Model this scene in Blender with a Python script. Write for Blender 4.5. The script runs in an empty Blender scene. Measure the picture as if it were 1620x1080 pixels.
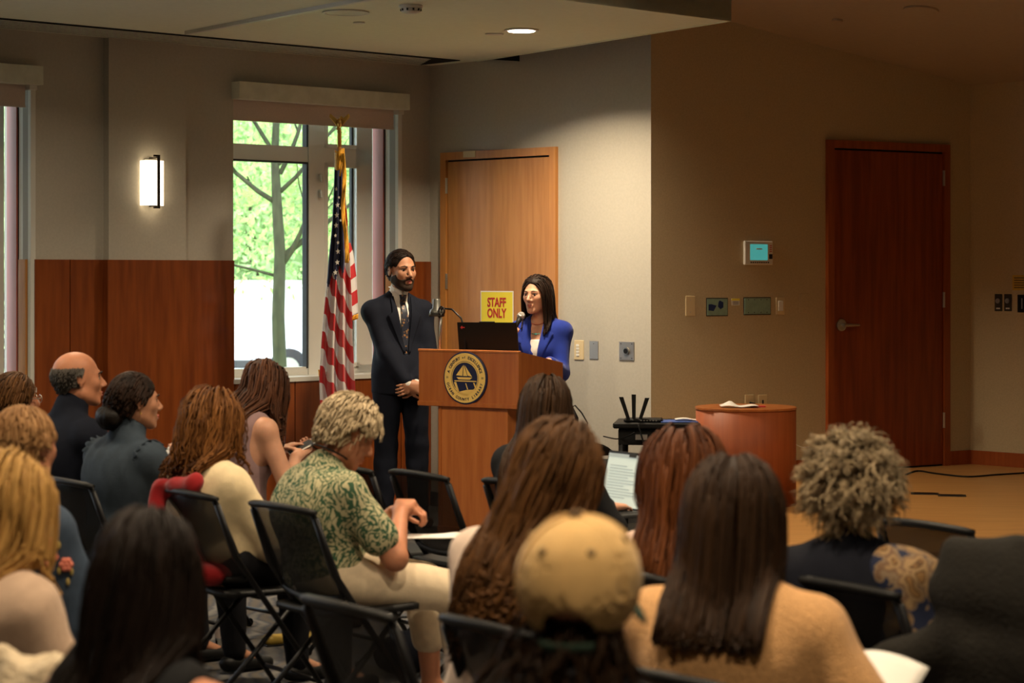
import bpy, math, random
import numpy as np
from mathutils import Vector, Matrix

random.seed(7)
RNG = np.random.default_rng(11)
scn = bpy.context.scene
COL = scn.collection
FPX, EYE, HOR = 3400.0, 1.65, 435.0          # focal length in pixels of a 1620 wide frame, eye height, horizon row

# ------------------------------------------------------------------ camera
cam_d = bpy.data.cameras.new('camera')
cam_d.sensor_width = 36
cam_d.lens = FPX / 1620 * 36
cam_d.shift_y = -(540 - HOR) / 1620
cam_d.clip_start = .1
cam_d.clip_end = 300
cam_d.dof.use_dof = True
cam_d.dof.focus_distance = 13.9
cam_d.dof.aperture_fstop = 4.0
cam = bpy.data.objects.new('camera', cam_d)
cam.location = (0, 0, EYE)
cam.rotation_euler = (math.pi / 2, 0, 0)
COL.objects.link(cam)
scn.camera = cam

# ------------------------------------------------------------------ exposure, sky, sun, lights
scn.view_settings.view_transform = 'Standard'
scn.view_settings.look = 'None'
scn.view_settings.exposure = .84
scn.view_settings.gamma = 1.0
scn.view_settings.use_curve_mapping = False

world = bpy.data.worlds.new('sky')
scn.world = world
world.use_nodes = True
bg = world.node_tree.nodes['Background']
bg.inputs[0].default_value = (.80, .90, 1.0, 1)
bg.inputs[1].default_value = 3.2


def add_light(name, kind, loc, energy, color, **kw):
    l = bpy.data.lights.new(name, kind)
    l.energy = energy
    l.color = color
    rot = kw.pop('rot', None)
    for k, v in kw.items():
        setattr(l, k, v)
    o = bpy.data.objects.new(name, l)
    o.location = loc
    if rot:
        o.rotation_euler = rot
    COL.objects.link(o)
    return o


sun = add_light('sun', 'SUN', (0, 0, 30), 1.2, (1, .96, .88), angle=.02)
sun.rotation_euler = Vector((.25, -.55, .8)).to_track_quat('Z', 'Y').to_euler()
WARM = (1, .80, .55)
# recessed downlights of the low ceiling and of the sloped ceiling
LAMPS = [(.06, 13.45, 3.11, 34, 2.4), (-2.2, 11.0, 3.11, 22, 2.8), (-3.4, 9.0, 3.11, 20, 2.8),
         (-1.2, 7.4, 4.2, 26, 2.4), (.6, 8.6, 3.9, 40, 2.4), (.2, 4.6, 4.3, 44, 2.4), (2.2, 6.6, 4.0, 20, 2.4),
         (-2.4, 4.8, 4.4, 16, 2.4), (1.5, 11.4, 3.7, 80, 2.6), (2.6, 10.4, 3.5, 10, 2.4), (.5, 1.6, 4.6, 40, 2.4)]
for i, (x, y, z, e, sp) in enumerate(LAMPS):
    add_light('downlight_lamp', 'AREA', (x, y, z), e, WARM, shape='DISK', size=.22, spread=sp)

for x, y, z, e in ((-.9, 8.8, 4.1, 95), (1.1, 8.6, 3.9, 80)):      # added unseen spots, front fill turned to the lectern
    o = add_light('added_fill_spot', 'SPOT', (x, y, z), e, WARM, spot_size=.62, spot_blend=.9, shadow_soft_size=.12)
    o.rotation_euler = (Vector((x, y, z)) - Vector((-.1, 13.9, 1.2))).to_track_quat('Z', 'Y').to_euler()

# ------------------------------------------------------------------ helpers
def V(*a):
    return np.array(a, float)


def unit(v):
    v = np.asarray(v, float)
    return v / (np.linalg.norm(v) + 1e-12)


def at(px, py, D):
    return V((px - 810) / FPX * D, D, EYE - (py - HOR) / FPX * D)


def tag(o, label=None, cat=None, group=None, kind=None):
    if label: o['label'] = label
    if cat: o['category'] = cat
    if group: o['group'] = group
    if kind: o['kind'] = kind
    return o


def empty(name, loc=(0, 0, 0), rz=0, label=None, cat=None, group=None, kind=None):
    o = bpy.data.objects.new(name, None)
    o.empty_display_size = .1
    o.location = loc
    o.rotation_euler = (0, 0, rz)
    COL.objects.link(o)
    return tag(o, label, cat, group, kind)


def copy_tree(o, parent=None):
    c = o.copy()
    COL.objects.link(c)
    c.parent = parent
    for ch in [x for x in COL.objects if x.parent == o]:
        copy_tree(ch, c)
    return c


def mesh_obj(name, verts, faces, m, parent=None, smooth=True, fmat=None, attrs=None, uv=None):
    me = bpy.data.meshes.new(name)
    verts = np.asarray(verts, float)
    if isinstance(faces, np.ndarray):
        nf, k = faces.shape
        me.vertices.add(len(verts)); me.vertices.foreach_set('co', verts.ravel().astype(np.float32))
        me.loops.add(nf * k); me.loops.foreach_set('vertex_index', faces.ravel().astype(np.int32))
        me.polygons.add(nf)
        me.polygons.foreach_set('loop_start', np.arange(0, nf * k, k, dtype=np.int32))
        me.polygons.foreach_set('loop_total', np.full(nf, k, dtype=np.int32))
        me.update(calc_edges=True)
    else:
        me.from_pydata([tuple(v) for v in verts], [], faces)
    ms = m if isinstance(m, (list, tuple)) else [m]
    for x in ms:
        me.materials.append(x)
    if fmat is not None:
        me.polygons.foreach_set('material_index', np.asarray(fmat, np.int32))
    if attrs is not None:
        for an, vals in attrs.items():
            a = me.attributes.new(an, 'FLOAT', 'POINT')
            a.data.foreach_set('value', np.asarray(vals, np.float32))
    if uv is not None:
        l = me.uv_layers.new(name='UVMap')
        idx = np.empty(len(me.loops), np.int32); me.loops.foreach_get('vertex_index', idx)
        l.data.foreach_set('uv', np.asarray(uv, np.float32)[idx].ravel())
    if smooth:
        me.polygons.foreach_set('use_smooth', np.ones(len(me.polygons), bool))
    me.validate()
    o = bpy.data.objects.new(name, me)
    COL.objects.link(o)
    if parent is not None:
        o.parent = parent
    return o


class MB:
    """collects shapes that become ONE mesh"""
    def __init__(s):
        s.v = []; s.f = []; s.u = []; s.n = 0

    def add(s, v, f, uv=None):
        s.v += [tuple(map(float, q)) for q in v]
        s.u += [tuple(q) for q in uv] if uv is not None else [(0, 0)] * len(v)
        s.f += [tuple(i + s.n for i in q) for q in f]
        s.n += len(v)
        return s

    def box(s, a, b, bev=0.0):
        x0, y0, z0 = [min(p, q) for p, q in zip(a, b)]
        x1, y1, z1 = [max(p, q) for p, q in zip(a, b)]
        if bev <= 0:
            v = [(x0, y0, z0), (x1, y0, z0), (x1, y1, z0), (x0, y1, z0), (x0, y0, z1), (x1, y0, z1), (x1, y1, z1), (x0, y1, z1)]
            return s.add(v, [(3, 2, 1, 0), (4, 5, 6, 7), (0, 1, 5, 4), (1, 2, 6, 5), (2, 3, 7, 6), (3, 0, 4, 7)])
        e = min(bev, (x1 - x0) * .45, (y1 - y0) * .45, (z1 - z0) * .45)
        def ring(z, i):
            return [(x0 + i + 0, y0 + e, z), (x0 + e, y0 + i, z), (x1 - e, y0 + i, z), (x1 - i, y0 + e, z), (x1 - i, y1 - e, z), (x1 - e, y1 - i, z), (x0 + e, y1 - i, z), (x0 + i, y1 - e, z)]
        v = ring(z0, e) + ring(z0 + e, 0) + ring(z1 - e, 0) + ring(z1, e)
        f = [tuple(range(7, -1, -1)), tuple(range(24, 32))]
        for k in range(3):
            for i in range(8):
                j = (i + 1) % 8
                f.append((k * 8 + i, k * 8 + j, k * 8 + 8 + j, k * 8 + 8 + i))
        return s.add(v, f)

    def prism(s, pts, z0, z1):
        """pts: 2d outline (counter-clockwise); extruded in z"""
        n = len(pts)
        v = [(p[0], p[1], z0) for p in pts] + [(p[0], p[1], z1) for p in pts]
        f = [tuple(range(n - 1, -1, -1)), tuple(range(n, 2 * n))] + [(i, (i + 1) % n, n + (i + 1) % n, n + i) for i in range(n)]
        return s.add(v, f)

    def hull8(s, q):
        return s.add(q, [(3, 2, 1, 0), (4, 5, 6, 7), (0, 1, 5, 4), (1, 2, 6, 5), (2, 3, 7, 6), (3, 0, 4, 7)])

    def tube(s, pts, r, n=8, cap=True, flat=1.0, up=(0, 0, 1)):
        pts = [np.asarray(p, float) for p in pts]
        m = len(pts)
        rs = r if hasattr(r, '__len__') else [r] * m
        prev = None
        v = []
        for i, p in enumerate(pts):
            d = unit(pts[min(i + 1, m - 1)] - pts[max(i - 1, 0)])
            if prev is None:
                u = np.asarray(up, float)
                if abs(np.dot(u, d)) > .95: u = V(1, 0, 0)
                a = unit(np.cross(d, u))
            else:
                a = unit(prev - d * np.dot(prev, d))
            prev = a
            b = np.cross(d, a)
            for k in range(n):
                t = 2 * math.pi * k / n
                v.append(p + rs[i] * (math.cos(t) * a + flat * math.sin(t) * b))
        f = []
        for i in range(m - 1):
            for k in range(n):
                k2 = (k + 1) % n
                f.append((i * n + k, i * n + k2, (i + 1) * n + k2, (i + 1) * n + k))
        if cap:
            f.append(tuple(range(n - 1, -1, -1)))
            f.append(tuple(range((m - 1) * n, m * n)))
        return s.add(v, f)

    def lathe(s, prof, c=(0, 0, 0), n=24, ax=2, sx=1.0, sy=1.0):
        """prof: (radius, height) pairs along axis ax"""
        v = []
        for r, h in prof:
            for k in range(n):
                t = 2 * math.pi * k / n
                p = [r * math.cos(t) * sx, r * math.sin(t) * sy, h]
                if ax == 1: p = [p[0], h, p[1]]
                if ax == 0: p = [h, p[0], p[1]]
                v.append([p[i] + c[i] for i in range(3)])
        f = []
        m = len(prof)
        for i in range(m - 1):
            for k in range(n):
                k2 = (k + 1) % n
                f.append((i * n + k, i * n + k2, (i + 1) * n + k2, (i + 1) * n + k))
        f.append(tuple(range(n - 1, -1, -1)))
        f.append(tuple(range((m - 1) * n, m * n)))
        return s.add(v, f)

    def ball(s, c, r, n=12, m=8):
        r = r if hasattr(r, '__len__') else (r, r, r)
        v = []; f = []
        for i in range(m + 1):
            ph = math.pi * i / m
            for k in range(n):
                t = 2 * math.pi * k / n
                v.append((c[0] + r[0] * math.sin(ph) * math.cos(t), c[1] + r[1] * math.sin(ph) * math.sin(t), c[2] - r[2] * math.cos(ph)))
        for i in range(m):
            for k in range(n):
                k2 = (k + 1) % n
                f.append((i * n + k, i * n + k2, (i + 1) * n + k2, (i + 1) * n + k))
        return s.add(v, f)

    def grid(s, fn, nu, nv, thick=0.0, uvfn=None):
        """fn(u, v) -> point; sheet, given thickness along its normal when thick > 0"""
        P = np.array([[fn(i / (nu - 1), j / (nv - 1)) for i in range(nu)] for j in range(nv)], float)
        uv = [(i / (nu - 1), j / (nv - 1)) for j in range(nv) for i in range(nu)]
        def quads(o, flip):
            r = []
            for j in range(nv - 1):
                for i in range(nu - 1):
                    q = (o + j * nu + i, o + j * nu + i + 1, o + (j + 1) * nu + i + 1, o + (j + 1) * nu + i)
                    r.append(q[::-1] if flip else q)
            return r
        if thick <= 0:
            return s.add(P.reshape(-1, 3), quads(0, False), uv)
        du = np.gradient(P, axis=1); dv = np.gradient(P, axis=0)
        N = np.cross(du, dv); N /= (np.linalg.norm(N, axis=2, keepdims=True) + 1e-12)
        A = (P + N * thick / 2).reshape(-1, 3); B = (P - N * thick / 2).reshape(-1, 3)
        o = nu * nv
        f = quads(0, False) + quads(o, True)
        rim = [i for i in range(nu)] + [j * nu + nu - 1 for j in range(1, nv)] + [(nv - 1) * nu + i for i in range(nu - 2, -1, -1)] + [j * nu for j in range(nv - 2, 0, -1)]
        for a, b in zip(rim, rim[1:] + rim[:1]):
            f.append((a, a + o, b + o, b))
        return s.add(np.vstack([A, B]), f, uv + uv)

    def xf(s, M):
        M = np.array(M)
        s.v = [tuple((M[:3, :3] @ np.array(p)) + M[:3, 3]) for p in s.v]
        return s

    def build(s, name, m, parent=None, smooth=False, uv=False, **kw):
        return mesh_obj(name, s.v, s.f, m, parent, smooth, uv=s.u if uv else None, **kw)


# ------------------------------------------------------------------ materials
def N(nt, typ, **kw):
    n = nt.nodes.new(typ)
    for k, v in kw.items():
        if isinstance(k, str) and hasattr(n, k): setattr(n, k, v)
    return n


def mat(name, col, rough=.6, metal=0.0, var=0.0, scale=20.0, stretch=(1, 1, 1), bump=0.0, bscale=None, col2=None, emit=None, est=0.0, spec=.4, sheen=0.0, detail=3.0, coat=0.0):
    m = bpy.data.materials.new(name)
    m.use_nodes = True
    nt = m.node_tree
    b = nt.nodes['Principled BSDF']
    b.inputs['Base Color'].default_value = (*col, 1)
    b.inputs['Roughness'].default_value = rough
    b.inputs['Metallic'].default_value = metal
    b.inputs['Specular IOR Level'].default_value = spec
    if sheen: b.inputs['Sheen Weight'].default_value = sheen
    if coat: b.inputs['Coat Weight'].default_value = coat
    if emit:
        b.inputs['Emission Color'].default_value = (*emit, 1)
        b.inputs['Emission Strength'].default_value = est
    tc = N(nt, 'ShaderNodeTexCoord')
    mp = N(nt, 'ShaderNodeMapping')
    mp.inputs['Scale'].default_value = stretch
    nt.links.new(tc.outputs['Object'], mp.inputs[0])
    if var > 0 or col2:
        nz = N(nt, 'ShaderNodeTexNoise')
        nz.inputs['Scale'].default_value = scale
        nz.inputs['Detail'].default_value = detail
        nt.links.new(mp.outputs[0], nz.inputs['Vector'])
        r = N(nt, 'ShaderNodeValToRGB')
        r.color_ramp.elements[0].position = .35
        r.color_ramp.elements[1].position = .65
        c2 = col2 if col2 else tuple(min(1, c * (1 + var)) for c in col)
        c1 = col if col2 else tuple(c * (1 - var) for c in col)
        r.color_ramp.elements[0].color = (*c1, 1)
        r.color_ramp.elements[1].color = (*c2, 1)
        nt.links.new(nz.outputs['Fac'], r.inputs[0])
        nt.links.new(r.outputs[0], b.inputs['Base Color'])
    if bump > 0:
        n2 = N(nt, 'ShaderNodeTexNoise')
        n2.inputs['Scale'].default_value = bscale or scale * 3
        n2.inputs['Detail'].default_value = 3
        nt.links.new(mp.outputs[0], n2.inputs['Vector'])
        bp = N(nt, 'ShaderNodeBump')
        bp.inputs['Strength'].default_value = bump
        bp.inputs['Distance'].default_value = .01
        nt.links.new(n2.outputs['Fac'], bp.inputs['Height'])
        nt.links.new(bp.outputs[0], b.inputs['Normal'])
    return m


def wood(name, c1, c2, rough=.38, sc=9, stretch=(3, 3, .25), coat=.15):
    return mat(name, c1, rough, col2=c2, scale=sc, stretch=stretch, bump=.04, detail=6, coat=coat)


M = {}
M['wall'] = mat('painted_wall', (.45, .42, .36), .85, var=.03, scale=60, bump=.08, bscale=220)
M['wall_right'] = mat('tan_wall_covering', (.52, .42, .26), .85, var=.05, scale=90, bump=.1, bscale=260)
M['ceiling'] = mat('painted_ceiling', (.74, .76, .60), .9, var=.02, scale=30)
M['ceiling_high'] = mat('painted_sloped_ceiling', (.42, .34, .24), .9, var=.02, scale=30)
M['void_shade'] = mat('void_shade', (.004, .004, .004), .9)  # near-black colour standing in for the shade of gaps and recesses
M['panel'] = wood('wainscot_wood', (.16, .035, .007), (.23, .056, .011), .32)
M['door_light'] = wood('light_door_wood', (.40, .165, .042), (.50, .225, .062), .42)
M['frame_light'] = wood('light_door_frame_wood', (.44, .18, .045), (.52, .23, .06), .4)
M['door_dark'] = wood('dark_door_wood', (.20, .035, .008), (.31, .062, .012), .35, sc=7)
M['frame_dark'] = wood('dark_frame_wood', (.27, .06, .013), (.36, .085, .02), .35)
M['lectern'] = wood('lectern_wood', (.36, .10, .022), (.44, .14, .033), .33)
M['lectern_base'] = wood('lectern_base_wood', (.40, .12, .03), (.50, .17, .045), .33)
M['drum'] = wood('drum_wood', (.30, .065, .013), (.37, .085, .019), .55, coat=0)
M['stage'] = wood('stage_floor_wood', (.50, .25, .075), (.60, .31, .10), .4, sc=6, stretch=(.4, 6, 1))
M['alu'] = mat('window_aluminium', (.70, .71, .68), .45, metal=.2)
M['alu_dark'] = mat('window_gasket', (.03, .03, .035), .6)
M['red_jamb'] = mat('red_brown_jamb', (.36, .10, .07), .5, var=.12, scale=4, stretch=(1, 1, .6))
M['pale_jamb'] = mat('pale_jamb', (.62, .62, .58), .5)
M['grey_jamb'] = mat('grey_jamb', (.30, .28, .25), .6)
M['blind'] = mat('roller_blind_cloth', (.56, .46, .41), .9, var=.03, scale=80)
M['valance'] = mat('valance_paint', (.62, .63, .53), .7, var=.06, scale=12)
M['brass'] = mat('brass', (.70, .46, .14), .3, metal=1)
M['steel'] = mat('brushed_steel', (.55, .52, .46), .35, metal=1)
M['bronze'] = mat('dark_bronze', (.03, .022, .018), .4, metal=.6)
M['black'] = mat('black_plastic', (.007, .007, .007), .5, spec=.2)
M['black_metal'] = mat('black_powder_coat', (.006, .006, .007), .38, spec=.25)
M['grey_dark'] = mat('dark_grey_plastic', (.05, .05, .05), .5)
M['white'] = mat('white_plastic', (.75, .72, .66), .5)
M['paper'] = mat('white_paper', (.78, .75, .70), .8, var=.01, scale=5)
M['ivory'] = mat('ivory_plastic', (.66, .52, .30), .5)
M['plate_steel'] = mat('metal_plate', (.42, .40, .38), .4, metal=.8)
M['plate_green'] = mat('green_plate', (.24, .36, .28), .55, var=.08, scale=25)
M['tape'] = mat('navy_tape', (.01, .025, .10), .6)
M['navy'] = mat('navy_enamel', (.012, .017, .06), .4)
M['gold'] = mat('gold_enamel', (.85, .58, .16), .42)
M['yellow'] = mat('yellow_paper', (.86, .72, .06), .75)
M['red_ink'] = mat('red_ink', (.48, .03, .03), .7)
M['ink'] = mat('black_ink', (.02, .02, .02), .8)
M['amber_paper'] = mat('amber_notice', (.60, .38, .06), .7)
M['vent_dark'] = mat('vent_bronze', (.035, .028, .02), .5)
M['white_metal'] = mat('white_metal', (.6, .58, .52), .5)
M['vanpaint'] = mat('white_car_paint', (.85, .86, .88), .25, coat=.5)
M['tyre'] = mat('tyre_rubber', (.02, .02, .02), .8)
M['carglass'] = mat('car_glass', (.03, .04, .05), .08)
M['asphalt'] = mat('asphalt', (.30, .30, .29), .9, var=.1, scale=4)
M['grass'] = mat('lawn', (.30, .45, .15), .9, var=.3, scale=3)
M['bark'] = mat('bark', (.035, .037, .017), .9, var=.3, scale=12, stretch=(2, 2, .6), bump=.4)
M['lid_screen'] = mat('laptop_screen', (.3, .33, .3), .4, emit=(.62, .68, .54), est=.36)
M['teal_screen'] = mat('teal_display', (.05, .25, .25), .3, emit=(.06, .33, .30), est=.45)
M['sconce_glass'] = mat('sconce_glass', (.9, .85, .75), .4, emit=(1, .80, .52), est=2.0)
M['lamp_glow'] = mat('lamp_lens', (1, .95, .9), .4, emit=(1, .86, .72), est=9)


def leafmat(name, col):
    m = bpy.data.materials.new(name)
    m.use_nodes = True
    nt = m.node_tree
    b = nt.nodes['Principled BSDF']
    b.inputs['Roughness'].default_value = .6
    oi = N(nt, 'ShaderNodeTexCoord')
    nz = N(nt, 'ShaderNodeTexNoise'); nz.inputs['Scale'].default_value = 1.3
    nt.links.new(oi.outputs['Object'], nz.inputs['Vector'])
    r = N(nt, 'ShaderNodeValToRGB')
    r.color_ramp.elements[0].position = .38; r.color_ramp.elements[1].position = .62
    r.color_ramp.elements[0].color = (*[c * .65 for c in col], 1)
    r.color_ramp.elements[1].color = (*[min(1, c * 1.25) for c in col], 1)
    nt.links.new(nz.outputs['Fac'], r.inputs[0])
    nt.links.new(r.outputs[0], b.inputs['Base Color'])
    tr = N(nt, 'ShaderNodeBsdfTranslucent')
    nt.links.new(r.outputs[0], tr.inputs[0])
    mx = N(nt, 'ShaderNodeMixShader'); mx.inputs[0].default_value = .5
    out = nt.nodes['Material Output']
    nt.links.new(b.outputs[0], mx.inputs[1]); nt.links.new(tr.outputs[0], mx.inputs[2])
    nt.links.new(mx.outputs[0], out.inputs[0])
    return m


M['leaf'] = leafmat('spring_leaf', (.47, .67, .24))
M['leaf_far'] = leafmat('far_leaf', (.52, .70, .34))


def glassmat():
    m = bpy.data.materials.new('window_glass'); m.use_nodes = True
    nt = m.node_tree; nt.nodes.clear()
    out = N(nt, 'ShaderNodeOutputMaterial'); t = N(nt, 'ShaderNodeBsdfTransparent'); g = N(nt, 'ShaderNodeBsdfGlossy')
    t.inputs[0].default_value = (.95, .97, .96, 1); g.inputs['Roughness'].default_value = .02
    fr = N(nt, 'ShaderNodeFresnel'); fr.inputs[0].default_value = 1.35
    mx = N(nt, 'ShaderNodeMixShader')
    nt.links.new(fr.outputs[0], mx.inputs[0]); nt.links.new(t.outputs[0], mx.inputs[1]); nt.links.new(g.outputs[0], mx.inputs[2])
    nt.links.new(mx.outputs[0], out.inputs[0])
    return m


M['glass'] = glassmat()


def meshmat():
    """perforated black plastic of the chair backs: fine holes let some light through"""
    m = bpy.data.materials.new('perforated_black_plastic'); m.use_nodes = True
    nt = m.node_tree
    b = nt.nodes['Principled BSDF']; out = nt.nodes['Material Output']
    b.inputs['Base Color'].default_value = (.010, .010, .010, 1); b.inputs['Roughness'].default_value = .5; b.inputs['Specular IOR Level'].default_value = .2
    t = N(nt, 'ShaderNodeBsdfTransparent')
    mx = N(nt, 'ShaderNodeMixShader'); mx.inputs[0].default_value = .30
    nt.links.new(b.outputs[0], mx.inputs[1]); nt.links.new(t.outputs[0], mx.inputs[2])
    nt.links.new(mx.outputs[0], out.inputs[0])
    return m


M['chair_mesh'] = meshmat()


def carpetmat():
    m = mat('patterned_carpet', (.055, .05, .045), .95)
    nt = m.node_tree; b = nt.nodes['Principled BSDF']
    tc = N(nt, 'ShaderNodeTexCoord')
    w = N(nt, 'ShaderNodeTexWave'); w.inputs['Scale'].default_value = 2.2; w.inputs['Distortion'].default_value = 9; w.inputs['Detail'].default_value = 3
    nt.links.new(tc.outputs['Object'], w.inputs['Vector'])
    r = N(nt, 'ShaderNodeValToRGB')
    e = r.color_ramp.elements
    e[0].color = (.10, .085, .07, 1); e[1].color = (.15, .14, .13, 1)
    x = e.new(.5); x.color = (.05, .055, .07, 1)
    nt.links.new(w.outputs['Fac'], r.inputs[0]); nt.links.new(r.outputs[0], b.inputs['Base Color'])
    return m


M['carpet'] = carpetmat()


# ------------------------------------------------------------------ room frames
class Frame:
    def __init__(s, o, u, n):
        s.o = V(*o); s.u = unit(V(*u)); s.n = unit(V(*n))

    def p(s, t, d, z):
        q = s.o + s.u * t + s.n * d
        return (q[0], q[1], z)

    def t(s, px, d=0.0):
        o = s.o + s.n * d
        r = (px - 810) / FPX
        return (r * o[1] - o[0]) / (s.u[0] - r * s.u[1])

    def z(s, px, py, d=0.0):
        t = s.t(px, d)
        y = (s.o + s.u * t + s.n * d)[1]
        return EYE - (py - HOR) / FPX * y

    def box(s, mb, t0, t1, d0, d1, z0, z1):
        q = [s.p(t, d, z) for z in (z0, z1) for t, d in ((t0, d0), (t1, d0), (t1, d1), (t0, d1))]
        mb.hull8(q)
        return mb

    def rz(s):
        return math.atan2(s.u[1], s.u[0])


C0, C1, C2 = (-.589, 15.41), (.906, 14.01), (3.306, 15.50)
W1 = Frame(C0, (-.729, -.685), (.685, -.729))
W2 = Frame(C0, (C1[0] - C0[0], C1[1] - C0[1]), (C1[1] - C0[1], -(C1[0] - C0[0])))
W3 = Frame(C1, (C2[0] - C1[0], C2[1] - C1[1]), (C2[1] - C1[1], -(C2[0] - C1[0])))
W4 = Frame(C2, (.69, -.72), (-.72, -.69))
L2 = math.hypot(C1[0] - C0[0], C1[1] - C0[1]); L3 = math.hypot(C2[0] - C1[0], C2[1] - C1[1])
CEIL = 3.15
STAGE = .29
L1 = 12.0


def struct(o):
    o['kind'] = 'structure'
    return o


# window openings of the left wall
WA0, WA1 = W1.t(632), W1.t(369)
WB0 = W1.t(52); WB1 = WB0 + (WA1 - WA0)
WC0 = WB1 + (WB0 - WA1); WC1 = WC0 + (WA1 - WA0)
ZS, ZT = .955, 2.93
SILLZ = ZS
mb = MB()
TH = .34
segs = [(-.3, WA0), (WA1, WB0), (WB1, WC0), (WC1, L1)]
for a, b in segs: W1.box(mb, a, b, -TH, 0, 0, 5.9)
for a, b in ((WA0, WA1), (WB0, WB1), (WC0, WC1)):
    W1.box(mb, a, b, -TH, 0, 0, ZS); W1.box(mb, a, b, -TH, 0, ZT, 5.9)
wall_left = struct(mb.build('wall_left', M['wall']))
# pilasters between the windows
PA0, PA1 = W1.t(294, .06), W1.t(172, .06)
mb = MB(); W1.box(mb, PA0, PA1, 0, .06, 0, CEIL); pil = struct(mb.build('trim_1', M['wall']))
# second wall, convex corner, stage walls
mb = MB(); W2.box(mb, -.3, L2 , -.1, 0, 0, 4.6); wall_back = struct(mb.build('wall_back', M['wall']))
mb = MB(); W3.box(mb, .0, L3 + .3, -.1, 0, 0, 4.6); wall_stage = struct(mb.build('wall_stage', M['wall_right']))
mb = MB(); W4.box(mb, 0, 4.6, -.1, 0, 0, 4.2); wall_right = struct(mb.build('wall_right', M['wall_right']))
e4 = W4.p(4.6, 0, 0); e1 = W1.p(L1, 0, 0)
def wallseg(name, a, b, h):
    d = unit(V(b[0] - a[0], b[1] - a[1])); n = V(d[1], -d[0]) * -.1
    q = [(a[0], a[1], 0), (b[0], b[1], 0), (b[0] + n[0], b[1] + n[1], 0), (a[0] + n[0], a[1] + n[1], 0)]
    return struct(MB().hull8(q + [(x, y, h) for x, y, _ in q]).build(name, M['wall']))
wallseg('wall_side', (e4[0], e4[1]), (e4[0], -4), 6.2)
wallseg('wall_rear', (e4[0], -4), (e1[0], -4), 8)
wallseg('wall_near_left', (e1[0], -4), (e1[0], e1[1]), 7)
# floor
mb = MB(); mb.box((e1[0] - .4, -4.2, -.1), (e4[0] + .3, 17, 0)); struct(mb.build('floor', M['carpet']))
# sloped ceiling
nrm4 = W4.n
def slope_z(x, y):
    return 3.02 + .152 * float(np.dot(V(x, y) - W4.o, nrm4))
cs = [(e1[0] - .4, -4.2), (e4[0] + .6, -4.2), (e4[0] + .6, 17), (e1[0] - .4, 17)]
q = [(x, y, slope_z(x, y)) for x, y in cs]
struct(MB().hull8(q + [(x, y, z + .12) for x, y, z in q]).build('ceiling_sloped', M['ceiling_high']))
# low ceiling slab with its fascia; the open edge runs from the second wall to a corner and back along the room
tE = W2.t(757)
E1 = W2.p(tE, .0, 0)
K = at(1157, 33, FPX * (CEIL - EYE) / (HOR - 33))
far = (K[0] - .722 * 16, K[1] - .692 * 16)
pts = [(E1[0], E1[1]), (C0[0] + .0, C0[1] + .0), W1.p(L1, 0, 0)[:2], far, (K[0], K[1])]
low = struct(MB().prism([tuple(p) for p in pts], CEIL, CEIL + .12).build('ceiling_low', M['ceiling']))
# lip along the open edge
mb = MB()
for a, b in (((K[0], K[1]), (E1[0], E1[1])), ((K[0], K[1]), far)):
    d = unit(V(b[0] - a[0], b[1] - a[1])); n = V(-d[1], d[0]) * (.02 if b is far else -.02)
    q = [(a[0], a[1]), (b[0], b[1]), (b[0] - n[0], b[1] - n[1]), (a[0] - n[0], a[1] - n[1])]
    mb.hull8([(x, y, CEIL - .004) for x, y in q] + [(x, y, CEIL + .16) for x, y in q])
struct(mb.build('trim_2', M['ceiling']))
# step line in the low ceiling
zc = CEIL - EYE
sa = at(292, 49, FPX * zc / (HOR - 49)); sb = at(560, -2, FPX * zc / (HOR + 2))
sd = unit(sb - sa); sn = V(-sd[1], sd[0], 0)
sc_ = sa + sd * 9
q = [sa, sc_, sc_ + sn * .03, sa + sn * .03]
struct(MB().hull8([(p[0], p[1], CEIL - .022) for p in q] + [(p[0], p[1], CEIL + .01) for p in q]).build('trim_3', M['white_metal']))
# linear slot diffuser along the left wall
lin = empty('slot_diffuser', W1.p(0, 0, CEIL), 0, 'long dark linear air diffuser with fine slots along the ceiling above the windows', 'air vent')
org = V(*W1.p(0, 0, CEIL))
def rel(mb, o=org):
    mb.v = [(x - o[0], y - o[1], z - o[2]) for x, y, z in mb.v]; return mb
mb = MB(); W1.box(mb, .12, L1 - .3, .04, .46, CEIL - .006, CEIL - .001); rel(mb).build('slot_backing', M['void_shade'], lin)  # dark sheet painted as the shade between the vanes
for k in range(7):
    mb = MB(); d0 = .04 + k * .0585
    W1.box(mb, .12 + d0 * .6, L1 - .3, d0, d0 + .028, CEIL - .0085, CEIL - .007); rel(mb).build('vane', M['valance'], lin)
# dark panel painted as the shade of a recess high on the second wall
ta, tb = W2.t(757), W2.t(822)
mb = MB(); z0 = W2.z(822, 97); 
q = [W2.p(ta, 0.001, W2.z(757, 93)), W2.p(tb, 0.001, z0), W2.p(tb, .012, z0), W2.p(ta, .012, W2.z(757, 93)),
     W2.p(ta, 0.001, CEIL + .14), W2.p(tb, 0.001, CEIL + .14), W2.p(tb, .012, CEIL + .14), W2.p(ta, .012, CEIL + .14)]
tag(mb.hull8(q).build('recess_shade', M['void_shade']), 'black air opening in the wall just under the low ceiling edge', 'air vent')

# stage platform
sx0 = 1.10
stage_pts = [(sx0, 10.95), (1.25, 10.7), (1.6, 10.55), (6.9, 10.55), (6.9, 16.6), (sx0, 16.6)]
mb = MB().prism(stage_pts, 0, STAGE)
struct(mb.build('floor_stage', M['stage']))
mb = MB().prism([(sx0 - .012, 10.94), (1.245, 10.685), (1.6, 10.535), (6.9, 10.535), (6.9, 10.56), (1.6, 10.56), (1.25, 10.71), (sx0 + .01, 10.955), (sx0 + .01, 14.2), (sx0 - .012, 14.2)], 0, STAGE - .02)
struct(mb.build('trim_4', M['panel']))

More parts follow.
